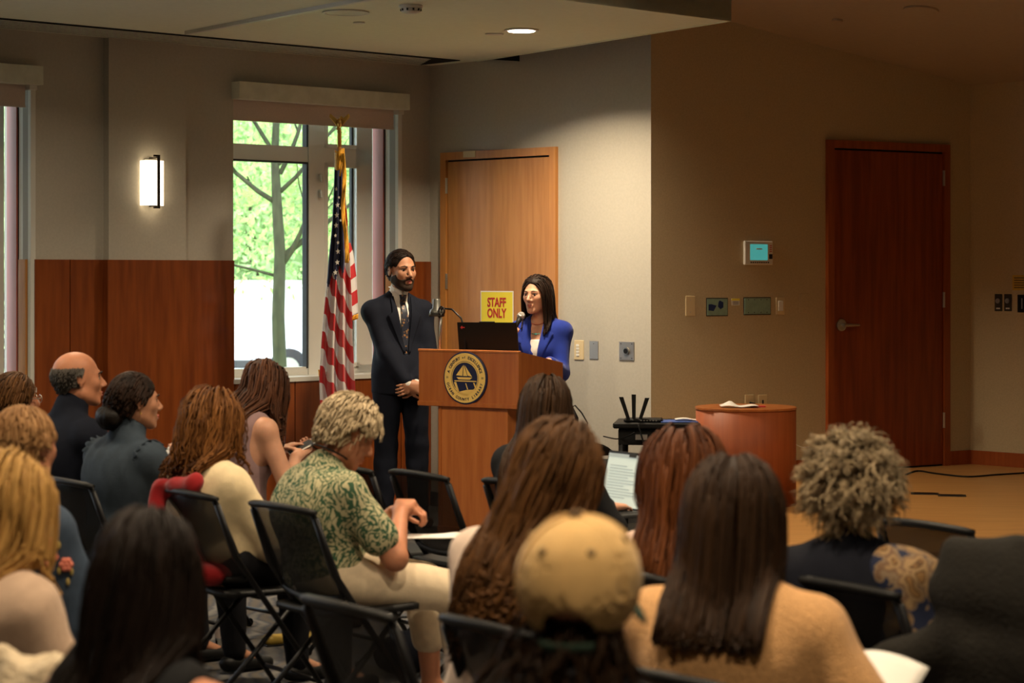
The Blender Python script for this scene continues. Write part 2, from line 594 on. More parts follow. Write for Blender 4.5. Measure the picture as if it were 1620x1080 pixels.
# wainscot of the left wall: single veneer panels
zW = W1.z(200, 411)
cur = empty('wainscot', W1.p(0, 0, 0)); struct(cur)
def wpanel(t0, t1, d, z0, z1, fr=W1, rootorg=V(*W1.p(0, 0, 0)), parent=cur):
    g = .004
    mb = MB(); fr.box(mb, t0 + g, t1 - g, d, d + .018, z0, z1)
    return rel(mb, rootorg).build('veneer_panel', M['panel'], parent)
wpanel(0.0, WA0 - .0, 0, .1, zW)
for a, b in ((WA0, WA0 + .47), (WA0 + .47, WA0 + .94), (WA0 + .94, WA1)): wpanel(a, b, 0, .1, ZS - .02)
wpanel(WA1, PA0, 0, .1, zW)
mb = MB(); W1.box(mb, PA0 - .018, PA1 + .018, 0, .078, .1, zW); rel(mb, V(*W1.p(0, 0, 0))).build('veneer_panel', M['panel'], cur)
wpanel(PA1, (PA1 + WB0) / 2, 0, .1, zW); wpanel((PA1 + WB0) / 2, WB0, 0, .1, zW)
for k in range(3): wpanel(WB0 + k * .47, WB0 + k * .47 + .47, 0, .1, ZS - .02)
wpanel(WB1, WC0, 0, .1, zW)
mb = MB()
for a, b, d in ((0, WA0, .022), (WA1, PA0, .022), (PA0 - .025, PA1 + .025, .085), (PA1, WB0, .022), (WB1, WC0, .022)):
    W1.box(mb, a, b, 0, d, zW, zW + .014)
rel(mb).build('cap_moulding', M['frame_dark'], cur)
mb = MB(); W1.box(mb, 0, L1, 0, .02, 0, .1); struct(mb.build('baseboard_left', M['frame_dark']))
mb = MB(); W2.box(mb, 0, L2, 0, .015, 0, .1); struct(mb.build('baseboard_back', M['grey_dark']))


def make_window(n, t0, t1):
    root = struct(empty('window_%d' % n, W1.p((t0 + t1) / 2, -.2, SILLZ)))
    o = V(*root.location)
    D0 = -.26; fd = .055
    def fb(name, boxes, m, parent=root):
        mb = MB()
        for a, b, d0, d1, z0, z1 in boxes: W1.box(mb, a, b, d0, d1, z0, z1)
        return rel(mb, o).build(name, m, parent)
    # t grows to the left in the picture; the fixed frame sits deep in the opening
    tR = W1.t(581, D0) if n == 1 else t0 + (W1.t(581, D0) - WA0)
    off = 0 if n == 1 else t0 - WA0
    g = lambda px: W1.t(px, D0 + fd) + off
    zt = lambda py: W1.z(480, py, D0)
    top = ZT
    rails = [(tR, t1, D0, D0 + fd, ZS, ZS + .06), (tR, t1, D0, D0 + fd, zt(257), zt(233)), (tR, t1, D0, D0 + fd, top - .05, top)]
    stiles = [(tR, g(564), D0, D0 + fd, ZS, top), (g(513), g(487), D0, D0 + fd + .012, ZS, top), (t1 - .04, t1, D0, D0 + fd, ZS, top)]
    fb('frame_rail', rails, M['alu']); fb('frame_stile', stiles, M['alu'])
    # inner sashes
    a, b = g(567), g(512)
    for z0, z1 in ((ZS + .05, zt(257)), (zt(233), top - .03)):
        w = .028
        fb('sash', [(a, a + w, D0 + .01, D0 + .07, z0, z1), (b - w, b, D0 + .01, D0 + .07, z0, z1), (a, b, D0 + .01, D0 + .07, z0, z0 + w), (a, b, D0 + .01, D0 + .07, z1 - w, z1)], M['alu'])
        fb('gasket', [(a + w, a + w + .012, D0, D0 + .03, z0 + w, z1 - w)], M['alu_dark'])
        fb('pane', [(a + w, b - w, D0 + .02, D0 + .026, z0 + w, z1 - w)], M['glass'])
    for z0, z1 in ((ZS + .05, zt(257)), (zt(233), top - .04)):
        fb('gasket', [(g(487), g(487) + .014, D0 + .01, D0 + fd + .004, z0, z1), (g(487), t1, D0 + .01, D0 + fd + .004, z1 - .012, z1)], M['alu_dark'])
        fb('pane', [(g(487), t1 - .04, D0 + .02, D0 + .026, z0, z1)], M['glass'])
    for py in (281, 306):
        z = zt(py); t = (g(513) + g(487)) / 2 - .02
        mb = MB(); mb.tube([W1.p(t, D0 + fd + .012, z + .018), W1.p(t, D0 + fd + .03, z + .018), W1.p(t, D0 + fd + .034, z - .03)], .012, 8)
        rel(mb, o).build('latch', M['alu'], root)
    # reveal on the side away from the camera: red brown post, pale strip, grey return
    dz = [(-.02, -.085, M['grey_jamb']), (-.085, -.13, M['pale_jamb']), (-.13, -.145, M['alu_dark']), (-.145, D0 + .0, M['red_jamb'])]
    for d1, d0, m in dz:
        fb('jamb_post', [(t0 + .001, t0 + (.02 if m is not M['red_jamb'] else .03), min(d0, d1), max(d0, d1), ZS + .003, top)], m)
    fb('jamb_edge', [(t0 - .012, t0 + .022, -.02, .012, ZS, 2.80)], M['pale_jamb'])
    fb('jamb_wood', [(t0 + .003, t0 + .034, -.115, -.03, ZS, zW)], M['door_light'])
    fb('sill', [(t0 - .01, t1 + .01, -.2, .03, ZS - .025, ZS + .005)], M['pale_jamb'])
    # valance box and roller blind
    v = empty('roller_blind', W1.p((t0 + t1) / 2, 0, 2.9), 0,
              'grey mauve roller blind drawn up under a painted box over the %s window' % ('tree view' if n == 1 else ('left edge' if n == 2 else 'unseen third')), 'window blind')
    ov = V(*v.location)
    mb = MB(); W1.box(mb, t0 - .02, t1 + .015, .0, .09, W1.z(369, 157) , W1.z(369, 130)); rel(mb, ov).build('valance_box', M['valance'], v)
    mb = MB(); W1.box(mb, t0 + .05, t1 - .0, -.012, -.006, W1.z(371, 187), 2.9); rel(mb, ov).build('blind_cloth', M['blind'], v)
    mb = MB(); W1.box(mb, t0 + .05, t1 - .0, -.018, .0, W1.z(371, 187) - .012, W1.z(371, 187)); rel(mb, ov).build('hem_bar', M['blind'], v)
    mb = MB(); W1.box(mb, t0 + .0, t0 + .05, -.02, .05, W1.z(369, 157) - .03, W1.z(369, 157)); rel(mb, ov).build('bracket', M['white_metal'], v)


make_window(1, WA0, WA1)
make_window(2, WB0, WB1)

# ------------------------------------------------------------------ doors
def place(fr, px, py, d=0.0):
    t = fr.t(px, d); return fr.p(t, d, fr.z(px, py, d)), t


def make_door(n, fr, pxl, pxr, ytop_px, ytop_py, zfloor, m_frame, m_leaf, hinge_right, hinges, lever=None):
    t0, t1 = sorted((fr.t(pxl), fr.t(pxr)))
    zt = fr.z(ytop_px, ytop_py)
    root = struct(empty('door_%d' % n, fr.p((t0 + t1) / 2, 0, zfloor)))
    o = V(*root.location)
    fw = .055
    def fb(name, boxes, m, parent=root):
        mb = MB()
        for b in boxes: fr.box(mb, *b)
        return rel(mb, o).build(name, m, parent)
    fb('door_frame', [(t0, t0 + fw, 0, .03, zfloor, zt), (t1 - fw, t1, 0, .03, zfloor, zt), (t0 + fw, t1 - fw, 0, .03, zt - fw, zt)], m_frame)
    fb('door_gap', [(t0 + fw, t1 - fw, .0, .003, zfloor, zt - fw)], M['void_shade'])
    lf = fb('door_leaf', [(t0 + fw + .006, t1 - fw - .006, .003, .014, zfloor + .012, zt - fw - .012)], m_leaf)
    th = (t1 - fw - .0) if hinge_right else (t0 + fw)
    for hz in hinges:
        mb = MB(); a = V(*fr.p(th, .022, hz - .055)); b = V(*fr.p(th, .022, hz + .055))
        mb.tube([a, b], .010, 8); rel(mb, o).build('hinge', M['steel'], root)
    if lever:
        tl, zl = lever
        mb = MB(); c = V(*fr.p(tl, .014, zl)); n3 = V(fr.n[0], fr.n[1], 0); u3 = V(fr.u[0], fr.u[1], 0)
        mb.tube([c, c + n3 * .012, c + n3 * .014], [.042, .042, .034], 20)
        mb.tube([c + n3 * .012, c + n3 * .05], .012, 10)
        mb.tube([c + n3 * .048 - u3 * .012, c + n3 * .05 + u3 * .05, c + n3 * .048 + u3 * .125], [.013, .011, .009], 10)
        rel(mb, o).build('lever_handle', M['steel'], root)
        mb = MB(); fr.box(mb, t0 + fw + .002, t0 + fw + .01, .006, .017, zl - .06, zl + .06); rel(mb, o).build('strike_plate', M['steel'], root)
    return root, o


d1, o1 = make_door(1, W2, 701, 883, 701, 242, 0.0, M['frame_light'], M['door_light'], False, [W2.z(708, 294), W2.z(708, 445), .95, .25])
d2, o2 = make_door(2, W3, 1306, 1499, 1307, 221, STAGE, M['frame_dark'], M['door_dark'], True, [W3.z(1491, 282), W3.z(1491, 474), W3.z(1491, 664)],
                   (W3.t(1328), W3.z(1328, 514)))
mb = MB(); W2.box(mb, W2.t(738), W2.t(757), .03, .034, W2.z(745, 249), W2.z(745, 239))
tag(mb.build('tape_strip', mat('masking_tape', (.62, .50, .28), .8)), 'strip of pale masking tape stuck on the head of the light wooden door frame', 'tape')

# baseboards on the stage
mb = MB()
W3.box(mb, 0.2, W3.t(1306), 0, .016, STAGE, STAGE + .1); W3.box(mb, W3.t(1499), L3 - .01, 0, .016, STAGE, STAGE + .1)
struct(mb.build('baseboard_stage', M['frame_dark']))
mb = MB(); W4.box(mb, 0.0, 4.4, 0, .016, STAGE, STAGE + .1); struct(mb.build('baseboard_right', M['frame_dark']))


def wallframe(fr, name, px0, px1, py0, py1, label, cat, d=0.0, yref=None, group=None):
    """Empty whose local x runs along the wall to the picture's right, y out of the wall, z up; size in metres is returned"""
    pc = (px0 + px1) / 2
    ta, tb = fr.t(px0), fr.t(px1)
    t = (ta + tb) / 2
    z0, z1 = fr.z(pc, py1), fr.z(pc, py0)
    r = empty(name, fr.p(t, d, (z0 + z1) / 2), 0, label, cat, group)
    s = 1 if (fr is not W1) else -1
    ux, uy = fr.u * s
    r.rotation_euler = (0, 0, math.atan2(uy, ux))
    # local y must point out of the wall
    return r, abs(tb - ta), abs(z1 - z0)
# with x to the right along the wall, local -y points out of the wall into the room


def lbox(name, m, parent, x0, x1, z0, z1, y0, y1, bev=.0):
    return MB().box((x0, -y1, z0), (x1, -y0, z1), bev).build(name, m, parent)


def text_mesh(txt, size, extr=.001, bold=0.0, align='CENTER'):
    cu = bpy.data.curves.new('lettering', 'FONT')
    cu.body = txt; cu.size = size; cu.extrude = extr; cu.align_x = align; cu.align_y = 'CENTER'; cu.offset = bold
    cu.resolution_u = 3
    o = bpy.data.objects.new('tmp', cu); COL.objects.link(o)
    dg = bpy.context.evaluated_depsgraph_get(); dg.update()
    me = bpy.data.meshes.new_from_object(o.evaluated_get(dg))
    bpy.data.objects.remove(o, do_unlink=True)
    vs = [tuple(v.co) for v in me.vertices]; fs = [tuple(p.vertices) for p in me.polygons]
    bpy.data.meshes.remove(me)
    return vs, fs


def add_text(mb, txt, size, cx, cz, y, rot=0.0, sx=1.0, bold=0.0, extr=.0008):
    vs, fs = text_mesh(txt, size, extr, bold)
    c, s = math.cos(rot), math.sin(rot)
    out = []
    for x, z, e in vs:
        x *= sx
        out.append((cx + c * x - s * z, y - e, cz + s * x + c * z))
    mb.add(out, fs)


# STAFF ONLY sign
sg, w, h = wallframe(W2, 'paper_sign', 763, 815, 460, 512, 'yellow paper sign with red capitals reading STAFF ONLY on the light wood door', 'sign', d=.016)
lbox('sheet', M['paper'], sg, -w / 2, w / 2, -h / 2, h / 2, 0, .002)
lbox('yellow_field', M['yellow'], sg, -w / 2 + .008, w / 2 - .008, -h / 2, h / 2 - .008, .002, .003)
mb = MB(); add_text(mb, 'STAFF', .088, 0, h * .14, -.0045, 0, .76, .0025); add_text(mb, 'ONLY', .088, 0, -h * .19, -.0045, 0, .76, .0025)
mb.build('lettering', M['red_ink'], sg)

# switches on the second wall
s, w, h = wallframe(W2, 'switch_plate', 909, 924, 538, 569, 'ivory rocker switch plate on the pale wall right of the woman in blue', 'switch')
lbox('plate', M['ivory'], s, -w / 2, w / 2, -h / 2, h / 2, 0, .006, .003)
mb = MB()
for k in range(4): mb.box((-w * .25, -.010, -h * .30 + k * h * .16), (w * .05, -.006, -h * .30 + k * h * .16 + h * .12))
mb.build('rocker', M['white'], s)
s, w, h = wallframe(W2, 'switch_plate', 933, 947, 539, 568, 'blank brushed metal wall plate right of the ivory switch plate', 'wall plate')
lbox('plate', M['plate_steel'], s, -w / 2, w / 2, -h / 2, h / 2, 0, .005, .002)
MB().tube([(0, -.005, h * .35), (0, -.007, h * .35)], .003, 6).build('screw', M['grey_dark'], s)
s, w, h = wallframe(W2, 'connector_plate', 980, 1004, 540, 570, 'square metal wall plate with a black round connector, near the wall corner', 'wall plate')
lbox('plate', M['plate_steel'], s, -w / 2, w / 2, -h / 2, h / 2, 0, .007, .003)
MB().tube([(0, -.007, 0), (0, -.014, 0), (0, -.014, 0)], [.026, .026, .02], 16).build('ring', M['steel'], s)
MB().tube([(0, -.014, 0), (0, -.017, 0)], .017, 14).build('socket', M['black'], s)
for a in (-1, 1):
    for b in (-1, 1): MB().tube([(a * w * .36, -.007, b * h * .38), (a * w * .36, -.009, b * h * .38)], .004, 6).build('screw', M['grey_dark'], s)

# plates on the stage wall
s, w, h = wallframe(W3, 'touch_panel', 1175, 1220, 381, 419, 'cream wall touch panel with teal display above the row of plates', 'touch panel')
lbox('housing', M['white'], s, -w / 2, w / 2, -h / 2, h / 2, 0, .022, .006)
lbox('display', M['teal_screen'], s, -w * .31, w * .30, -h * .30, h * .36, .022, .0235)
mb = MB(); mb.box((-w * .1, -.0245, h * .14), (w * .1, -.0235, h * .19)); mb.build('display_mark', M['white'], s)
mb = MB(); mb.box((w * .35, -.0235, -h * .25), (w * .47, -.022, -h * .05))
for k in range(9): mb.box((-w * .3 + k * w * .075, -.0235, -h * .42), (-w * .3 + k * w * .075 + w * .05, -.022, -h * .37))
mb.build('print', M['ink'], s)
mb = MB()
for k in range(4): mb.box((w * .37, -.0235, h * .05 + k * h * .08), (w * .45, -.022, h * .05 + k * h * .08 + h * .03))
mb.build('warning_print', M['red_ink'], s)
s, w, h = wallframe(W3, 'wall_plate', 1084, 1099, 468, 500, 'plain ivory blank wall plate, leftmost of the row on the tan wall', 'wall plate')
lbox('plate', M['ivory'], s, -w / 2, w / 2, -h / 2, h / 2, 0, .006, .003)
for b in (-1, 1): MB().tube([(0, -.006, b * h * .3), (0, -.008, b * h * .3)], .004, 6).build('screw', M['steel'], s)
s, w, h = wallframe(W3, 'wall_plate', 1117, 1151, 471, 500, 'square green metal plate with two bits of navy tape on the tan wall', 'wall plate')
lbox('rim', M['vent_dark'], s, -w / 2, w / 2, -h / 2, h / 2, 0, .004)
lbox('plate', M['plate_green'], s, -w / 2 + .006, w / 2 - .006, -h / 2 + .006, h / 2 - .006, .004, .007)
for k, pl in enumerate(([(-.42, -.18), (-.18, -.22), (-.05, .08), (-.30, .16), (-.42, .14)], [(.02, .02), (.14, -.12), (.27, -.02), (.27, .26), (.10, .36), (.05, .28)])):
    mb = MB(); n_ = len(pl)
    v = [(a * w, -.0072, b * h) for a, b in pl] + [(a * w, -.0084, b * h) for a, b in pl]
    mb.add(v, [tuple(range(n_)), tuple(range(2 * n_ - 1, n_ - 1, -1))] + [(i, (i + 1) % n_, n_ + (i + 1) % n_, n_ + i) for i in range(n_)])
    mb.build('tape_piece', M['tape'], s)
s, w, h = wallframe(W3, 'notice_label', 1157, 1170, 472, 483, 'tiny white and yellow notice label between the two green plates', 'label')
lbox('card', M['paper'], s, -w / 2, w / 2, -h / 2, h / 2, 0, .002)
lbox('yellow_band', M['yellow'], s, -w / 2, w / 2, h * .2, h / 2, .002, .003)
mb = MB()
for k in range(3): mb.box((-w * .35, -.003, -h * .35 + k * h * .17), (w * .35, -.002, -h * .35 + k * h * .17 + h * .06))
mb.build('print', M['ink'], s)
s, w, h = wallframe(W3, 'wall_plate', 1176, 1219, 470, 498, 'wide green metal plate with small screws, no tape, on the tan wall', 'wall plate')
lbox('rim', M['vent_dark'], s, -w / 2, w / 2, -h / 2, h / 2, 0, .004)
lbox('plate', M['plate_green'], s, -w / 2 + .006, w / 2 - .006, -h / 2 + .006, h / 2 - .006, .004, .007)
for x in (-.34, -.12, .12, .34):
    for z in (-.36, .36): MB().tube([(x * w, -.007, z * h), (x * w, -.009, z * h)], .004, 6).build('screw', M['grey_dark'], s)
s, w, h = wallframe(W3, 'light_switch', 1227, 1241, 470, 498, 'ivory rocker light switch right of the wide green plate', 'switch')
lbox('plate', M['ivory'], s, -w / 2, w / 2, -h / 2, h / 2, 0, .006, .003)
lbox('rocker', M['white'], s, -w * .28, w * .28, -h * .28, h * .30, .006, .011, .003)
s, w, h = wallframe(W3, 'wall_plate', 1264, 1279, 464, 495, 'painted-over blank plate, tan like the wall, beside the dark door frame', 'wall plate')
lbox('plate', M['wall_right'], s, -w / 2, w / 2, -h / 2, h / 2, 0, .006, .003)
for px, lab in ((1178, 'ivory outlet plate with a black plug in it, behind the wooden drum'), (1199, 'ivory socket plate with dark slot, right of the plugged one')):
    s, w, h = wallframe(W3, 'wall_outlet', px, px + 14, 624, 652, lab, 'outlet')
    lbox('plate', M['ivory'], s, -w / 2, w / 2, -h / 2, h / 2, 0, .006, .003)
    if px == 1178:
        mb = MB().tube([(0, -.006, 0), (.02, -.03, -.005), (.04, -.035, -.03), (.045, -.03, -.06)], [.012, .012, .01, .006], 8)
        mb.build('plug', M['black'], s)
    else:
        lbox('socket', M['ink'], s, -.006, .006, -h * .2, h * .2, .006, .0075)
# right wall
for px, lab in ((1574, 'round-dial grey wall control, left of the pair on the far right wall'), (1589, 'round-dial grey wall control, right of the pair on the far right wall')):
    s, w, h = wallframe(W4, 'dial_plate', px, px + 12, 465, 492, lab, 'wall control')
    lbox('plate', M['vent_dark'], s, -w / 2, w / 2, -h / 2, h / 2, 0, .006, .003)
    MB().tube([(0, -.006, h * .1), (0, -.016, h * .1)], .018, 14).build('dial', M['plate_steel'], s)
    lbox('indicator', M['white'], s, -w * .25, w * .25, -h * .38, -h * .30, .006, .008)
s, w, h = wallframe(W4, 'wall_plate', 1610, 1626, 466, 494, 'black wall plate with a grey stripe at the right picture edge', 'wall plate')
lbox('plate', M['black'], s, -w / 2, w / 2, -h / 2, h / 2, 0, .006, .003)
lbox('stripe', M['steel'], s, -w * .08, w * .02, -h * .3, h * .3, .006, .008)
s, w, h = wallframe(W4, 'notice_label', 1602, 1628, 435, 459, 'amber notice sticker with black print on the far right wall', 'label')
lbox('card', M['amber_paper'], s, -w / 2, w / 2, -h / 2, h / 2, 0, .002)
mb = MB()
for k in range(5): mb.box((-w * .4, -.003, -h * .35 + k * h * .16), (w * .4, -.002, -h * .35 + k * h * .16 + h * .05))
mb.build('print', M['ink'], s)

# ------------------------------------------------------------------ wall sconce on the pilaster
tS = W1.t(237, .06)
sc = empty('wall_sconce', W1.p(tS, .06, W1.z(237, 288, .06)), math.atan2(-W1.u[1], -W1.u[0]), 'lit wall sconce with curved white shade and dark bronze centre bar', 'wall lamp')
HS = .285
mb = MB()
def shade(u, v):
    a = math.radians(180 * u)
    return (-.078 * math.cos(a), -.01 - .085 * math.sin(a), -HS / 2 - .008 + v * (HS + .0))
mb.grid(shade, 17, 3, .004); mb.build('shade', M['sconce_glass'], sc, True)
MB().box((-.05, -.02, -HS / 2), (.05, 0, HS / 2)).build('back_plate', M['white_metal'], sc)
mb = MB(); mb.box((-.009, -.104, -.165), (.009, -.094, .165)); mb.box((-.03, -.104, .157), (.009, -.085, .170)); mb.box((-.03, -.104, -.170), (.009, -.085, -.157))
mb.box((-.006, -.1, .150), (.006, 0, .157)); mb.box((-.006, -.1, -.157), (.006, 0, -.150)); mb.build('centre_bar', M['bronze'], sc)

# ------------------------------------------------------------------ ceiling fixtures
def ceil_pt(px, py, z=CEIL): return at(px, py, FPX * (z - EYE) / (HOR - py))
p = ceil_pt(825, 47)
r = empty('recessed_downlight', p, 0, 'glowing round recessed downlight in the low ceiling above the lectern', 'ceiling light')
MB().lathe([(.105, -.003), (.105, -.009), (.085, -.009), (.082, .0)], n=28).build('trim_ring', M['white_metal'], r)
MB().lathe([(.080, -.012), (.080, -.0095)], n=28).build('lens', M['lamp_glow'], r)
p = ceil_pt(547, 19)
r = empty('ceiling_speaker', p, 0, 'unlit round recessed ceiling speaker grille in the low ceiling', 'speaker')
MB().lathe([(.135, -.002), (.135, -.008), (.118, -.008), (.115, -.002)], n=28).build('trim_ring', M['white_metal'], r)
MB().lathe([(.114, -.006), (.114, -.003)], n=28).build('grille', M['valance'], r)
p = ceil_pt(650, 8)
r = empty('smoke_detector', p, 0, 'small domed smoke detector on the low ceiling near the top edge', 'smoke detector')
MB().lathe([(.066, -.001), (.066, -.014), (.060, -.018)], n=24).build('base', M['white_metal'], r)
MB().lathe([(.056, -.018), (.052, -.04), (.03, -.048), (.005, -.05)], n=24).build('dome', M['white_metal'], r)
for k in range(10):
    a = k * math.pi / 5; MB().box((.0545 * math.cos(a) - .005, .0545 * math.sin(a) - .005, -.034), (.0545 * math.cos(a) + .005, .0545 * math.sin(a) + .005, -.022)).build('slot', M['ink'], r)
for px, py, lab in ((568, 35, 'tiny sprinkler cap in the low ceiling beside the round speaker'), (782, 53, 'small thin plate on the low ceiling left of the lit downlight')):
    p = ceil_pt(px, py)
    MB()
    o = MB().lathe([(.035 if px < 700 else .06, -.001), (.035 if px < 700 else .055, -.008), (.02, -.010)], n=20, sy=.6 if px > 700 else 1).build('ceiling_disc', M['white_metal'])
    o.location = p; tag(o, lab, 'ceiling fitting')
for px, py, lab in ((1457, 15, 'round unlit fitting in the sloped brown ceiling, top right'), (1325, 31, 'tiny round cap in the sloped ceiling over the dark door')):
    # intersect with the sloped plane
    d = V((px - 810) / FPX, 1, -(py - HOR) / FPX)
    k_ = .152; a = 3.02 - .152 * float(np.dot(W4.o, nrm4)); dn = float(np.dot(d[:2], nrm4))
    D = (a - EYE) / (d[2] - k_ * dn)
    P = V(0, 0, EYE) + d * D
    rr = .11 if px > 1400 else .035
    o = MB().lathe([(rr, 0), (rr, -.012), (rr * .8, -.016)], n=24).build('ceiling_fitting', M['ceiling_high'])
    o.location = P; o.rotation_euler = (math.atan(.152 * nrm4[1]), -math.atan(.152 * nrm4[0]), 0)
    tag(o, lab, 'ceiling fitting')

# ------------------------------------------------------------------ outside
mb = MB(); mb.box((-45, 17.5, -.5), (30, 110, -.4)); struct(mb.build('ground_asphalt', M['asphalt']))
mb = MB(); mb.box((-45, 17.5, -.4), (30, 34, -.32)); struct(mb.build('ground_lawn', M['grass']))


def leaves(n, cen, rad, size, parent, m, name='foliage', seed=1, hollow=.3):
    r = np.random.default_rng(seed)
    v = r.normal(size=(n, 3)); v /= np.linalg.norm(v, axis=1, keepdims=True)
    rr = (hollow + (1 - hollow) * r.random((n, 1)) ** .6)
    c = np.asarray(cen) + v * rr * np.asarray(rad)
    a = r.normal(size=(n, 3)); a /= np.linalg.norm(a, axis=1, keepdims=True)
    b = np.cross(a, r.normal(size=(n, 3))); b /= np.linalg.norm(b, axis=1, keepdims=True)
    s = size * (.6 + .8 * r.random((n, 1)))
    nn = np.cross(a, b)
    P = np.stack([c - a * s, c - b * s * .45 + nn * s * .1, c + a * s, c + b * s * .45 + nn * s * .1], 1).reshape(-1, 3)
    F = np.arange(4 * n).reshape(n, 4)
    o = mesh_obj(name, P, F, m, parent, False)
    o['kind'] = 'stuff'
    return o


def branch(mb, a, d, L, r, depth, rnd):
    pts = [np.array(a)]; rs = [r]
    d = unit(d)
    for k in range(5):
        d = unit(d + V(rnd.uniform(-.14, .14), rnd.uniform(-.14, .14), rnd.uniform(-.02, .14)))
        pts.append(pts[-1] + d * L / 5); rs.append(r * (1 - .13 * (k + 1)))
    mb.tube(pts, rs, 7)
    if depth > 0:
        for k in range(3):
            i = rnd.randint(2, 5)
            ang = rnd.uniform(0, 6.28)
            nd = unit(d * .7 + V(math.cos(ang), math.sin(ang), .35) * .7)
            branch(mb, pts[i], nd, L * .62, rs[i] * .6, depth - 1, rnd)


TD = 24.0
tb_ = at(443, HOR, TD)
tree = empty('street_tree', (tb_[0], TD, -.32), 0, 'slender lichened tree with pale green leaves just outside the window', 'tree')
mb = MB()
mb.tube([(0.02, 0, 0), (0, 0, .9), (-.02, 0, 1.5), (.0, 0, 2.2), (-.03, 0, 2.7), (-.06, 0, 3.3), (-.03, .1, 4.2), (-.1, 0, 5.2)], [.085, .078, .074, .066, .06, .045, .035, .02], 10)
mb.build('trunk', M['bark'], tree, True)
rnd = random.Random(5)
for z, dx, dz, L, r in ((2.15, .75, .55, 1.3, .04), (2.05, .55, .75, 1.1, .035), (2.75, -.9, .5, 1.5, .032), (1.95, -.9, .18, 1.3, .018), (2.9, .8, .6, 1.2, .028), (3.2, -.4, .9, 1.3, .03), (3.1, .5, .9, 1.3, .03)):
    mb = MB(); branch(mb, (0, 0, z), V(dx, rnd.uniform(-.3, .3), dz), L, r, 1, rnd); mb.build('branch', M['bark'], tree, True)
leaves(6500, (0, .9, 4.3), (3.0, .75, 2.1), .055, tree, M['leaf'], seed=3)
leaves(1200, (.2, 1.2, 2.6), (2.4, .6, 1.0), .05, tree, M['leaf'], seed=4)
for i, (px, D, w_, h_, zc_, sz, n_, lab) in enumerate(((392, 45, 1.4, 3.0, 3.6, .10, 6500, 'light green tree behind the white van, seen left of the trunk'),
                                                  (486, 49, 1.6, 3.4, 3.4, .10, 6500, 'light green tree behind the white van, seen right of the trunk'),
                                                  (590, 47, 1.4, 3.2, 3.3, .10, 6500, 'light green tree beyond the car park, seen behind the flag'),
                                                  (10, 46, 2.2, 3.6, 3.2, .12, 5000, 'pale green tree seen through the left edge window'))):
    c = at(px, HOR, D)
    t_ = empty('far_tree', (c[0], D, -.4), 0, lab, 'tree', 'trees beyond the car park')
    MB().tube([(0, 0, 0), (.1, 0, 2), (0, .1, 4.4)], [.18, .14, .07], 8).build('trunk', M['bark'], t_, True)
    leaves(n_, (0, 0, zc_ + .2), (w_, 1.3, h_), sz, t_, M['leaf_far'], seed=20 + i)
hc_ = at(330, HOR, 56)
hg = empty('hedge', (hc_[0], 56, -.4), 0, 'tall bright hedge closing off the view behind the trees outside', 'hedge')
MB().box((-13, -.3, 0), (10, .3, 5.2)).build('dense_core', M['grass'], hg)
leaves(12000, (-2, -.6, 3.4), (11, .8, 4.4), .15, hg, M['leaf_far'], seed=40, hollow=.05)
# white van
VD = 40.0
vc = at(430, HOR, VD)
van = empty('white_van', (vc[0], VD, -.4), 0, 'white van parked beyond the lawn outside the window', 'van')
prof = [(-2.6, .35), (2.6, .35), (2.65, .8), (2.6, 1.78), (2.3, 1.95), (-1.7, 1.95), (-2.1, 1.80), (-2.6, 1.15)]
mb = MB(); n_ = len(prof)
mb.add([(x, -.95, z) for x, z in prof] + [(x, .95, z) for x, z in prof], [tuple(range(n_)), tuple(range(2 * n_ - 1, n_ - 1, -1))] + [(i, n_ + i, n_ + (i + 1) % n_, (i + 1) % n_) for i in range(n_)])
mb.build('body', M['vanpaint'], van)
MB().box((-2.62, -.97, .35), (2.66, .97, .52), .03).build('sill_strip', M['grey_dark'], van)
for x in (-1.75, .42):
    for y in (-.97, .97):
        wl = MB().lathe([(.34, -.1), (.36, -.06), (.36, .06), (.34, .1)], (x, y, .36), 24, 1).build('wheel', M['tyre'], van, True)
        MB().lathe([(.2, -.11), (.2, .11)], (x, y, .36), 16, 1).build('hub_cap', M['steel'], wl)
MB().box((-2.25, -.80, 1.2), (-1.95, .80, 1.75)).build('windscreen', M['carglass'], van)
MB().box((-2.66, -.85, .75), (-2.55, -.55, .95), .02).build('headlamp', M['white_metal'], van)
MB().box((-1.62, -.985, .55), (-1.60, -.955, 1.7)).build('door_seam', M['grey_dark'], van)
for x0 in (-3.5, 4.2, 8.6):
    pass

# ------------------------------------------------------------------ flag
FD = 13.95
fp = at(537, HOR, FD)
flag = empty('flag_pole', (fp[0], FD, 0), 0, 'brass-topped pole flag stand with eagle, in front of the window', 'flag pole')
zt_ = at(537, 237, FD)[2]
MB().lathe([(.16, 0), (.16, .02), (.12, .05), (.03, .075), (.02, .16)], n=24).build('base', M['brass'], flag, True)
MB().tube([(0, 0, .1), (0, 0, zt_ + .03)], .013, 10).build('pole', M['door_light'], flag, True)
MB().tube([(0, 0, zt_ + .02), (0, 0, zt_ + .11), (0, 0, zt_ + .118)], [.014, .014, .017], 12).build('ferrule', M['brass'], flag, True)
eg = MB()
ze = zt_ + .13
eg.ball((0, 0, ze - .004), (.014, .014, .016))
eg.ball((0, 0, ze + .045), (.016, .02, .032))           # body
eg.ball((.012, -.014, ze + .078), (.010, .012, .011))       # head
eg.tube([(.018, -.02, ze + .079), (.028, -.028, ze + .072)], [.005, .001], 6)
egb = eg.build('eagle_body', M['brass'], flag, True)
for s_ in (-1, 1):
    mb = MB()
    mb.grid(lambda u, v, s_=s_: (s_ * (.006 + u * .05 + .01 * math.sin(v * 3)), .008 * u, ze + .035 + u * .055 + (v - .5) * (.055 - .03 * u) + .006 * math.cos(v * 14) * u), 6, 9, .005)
    mb.build('eagle_wing', M['brass'], flag, True)
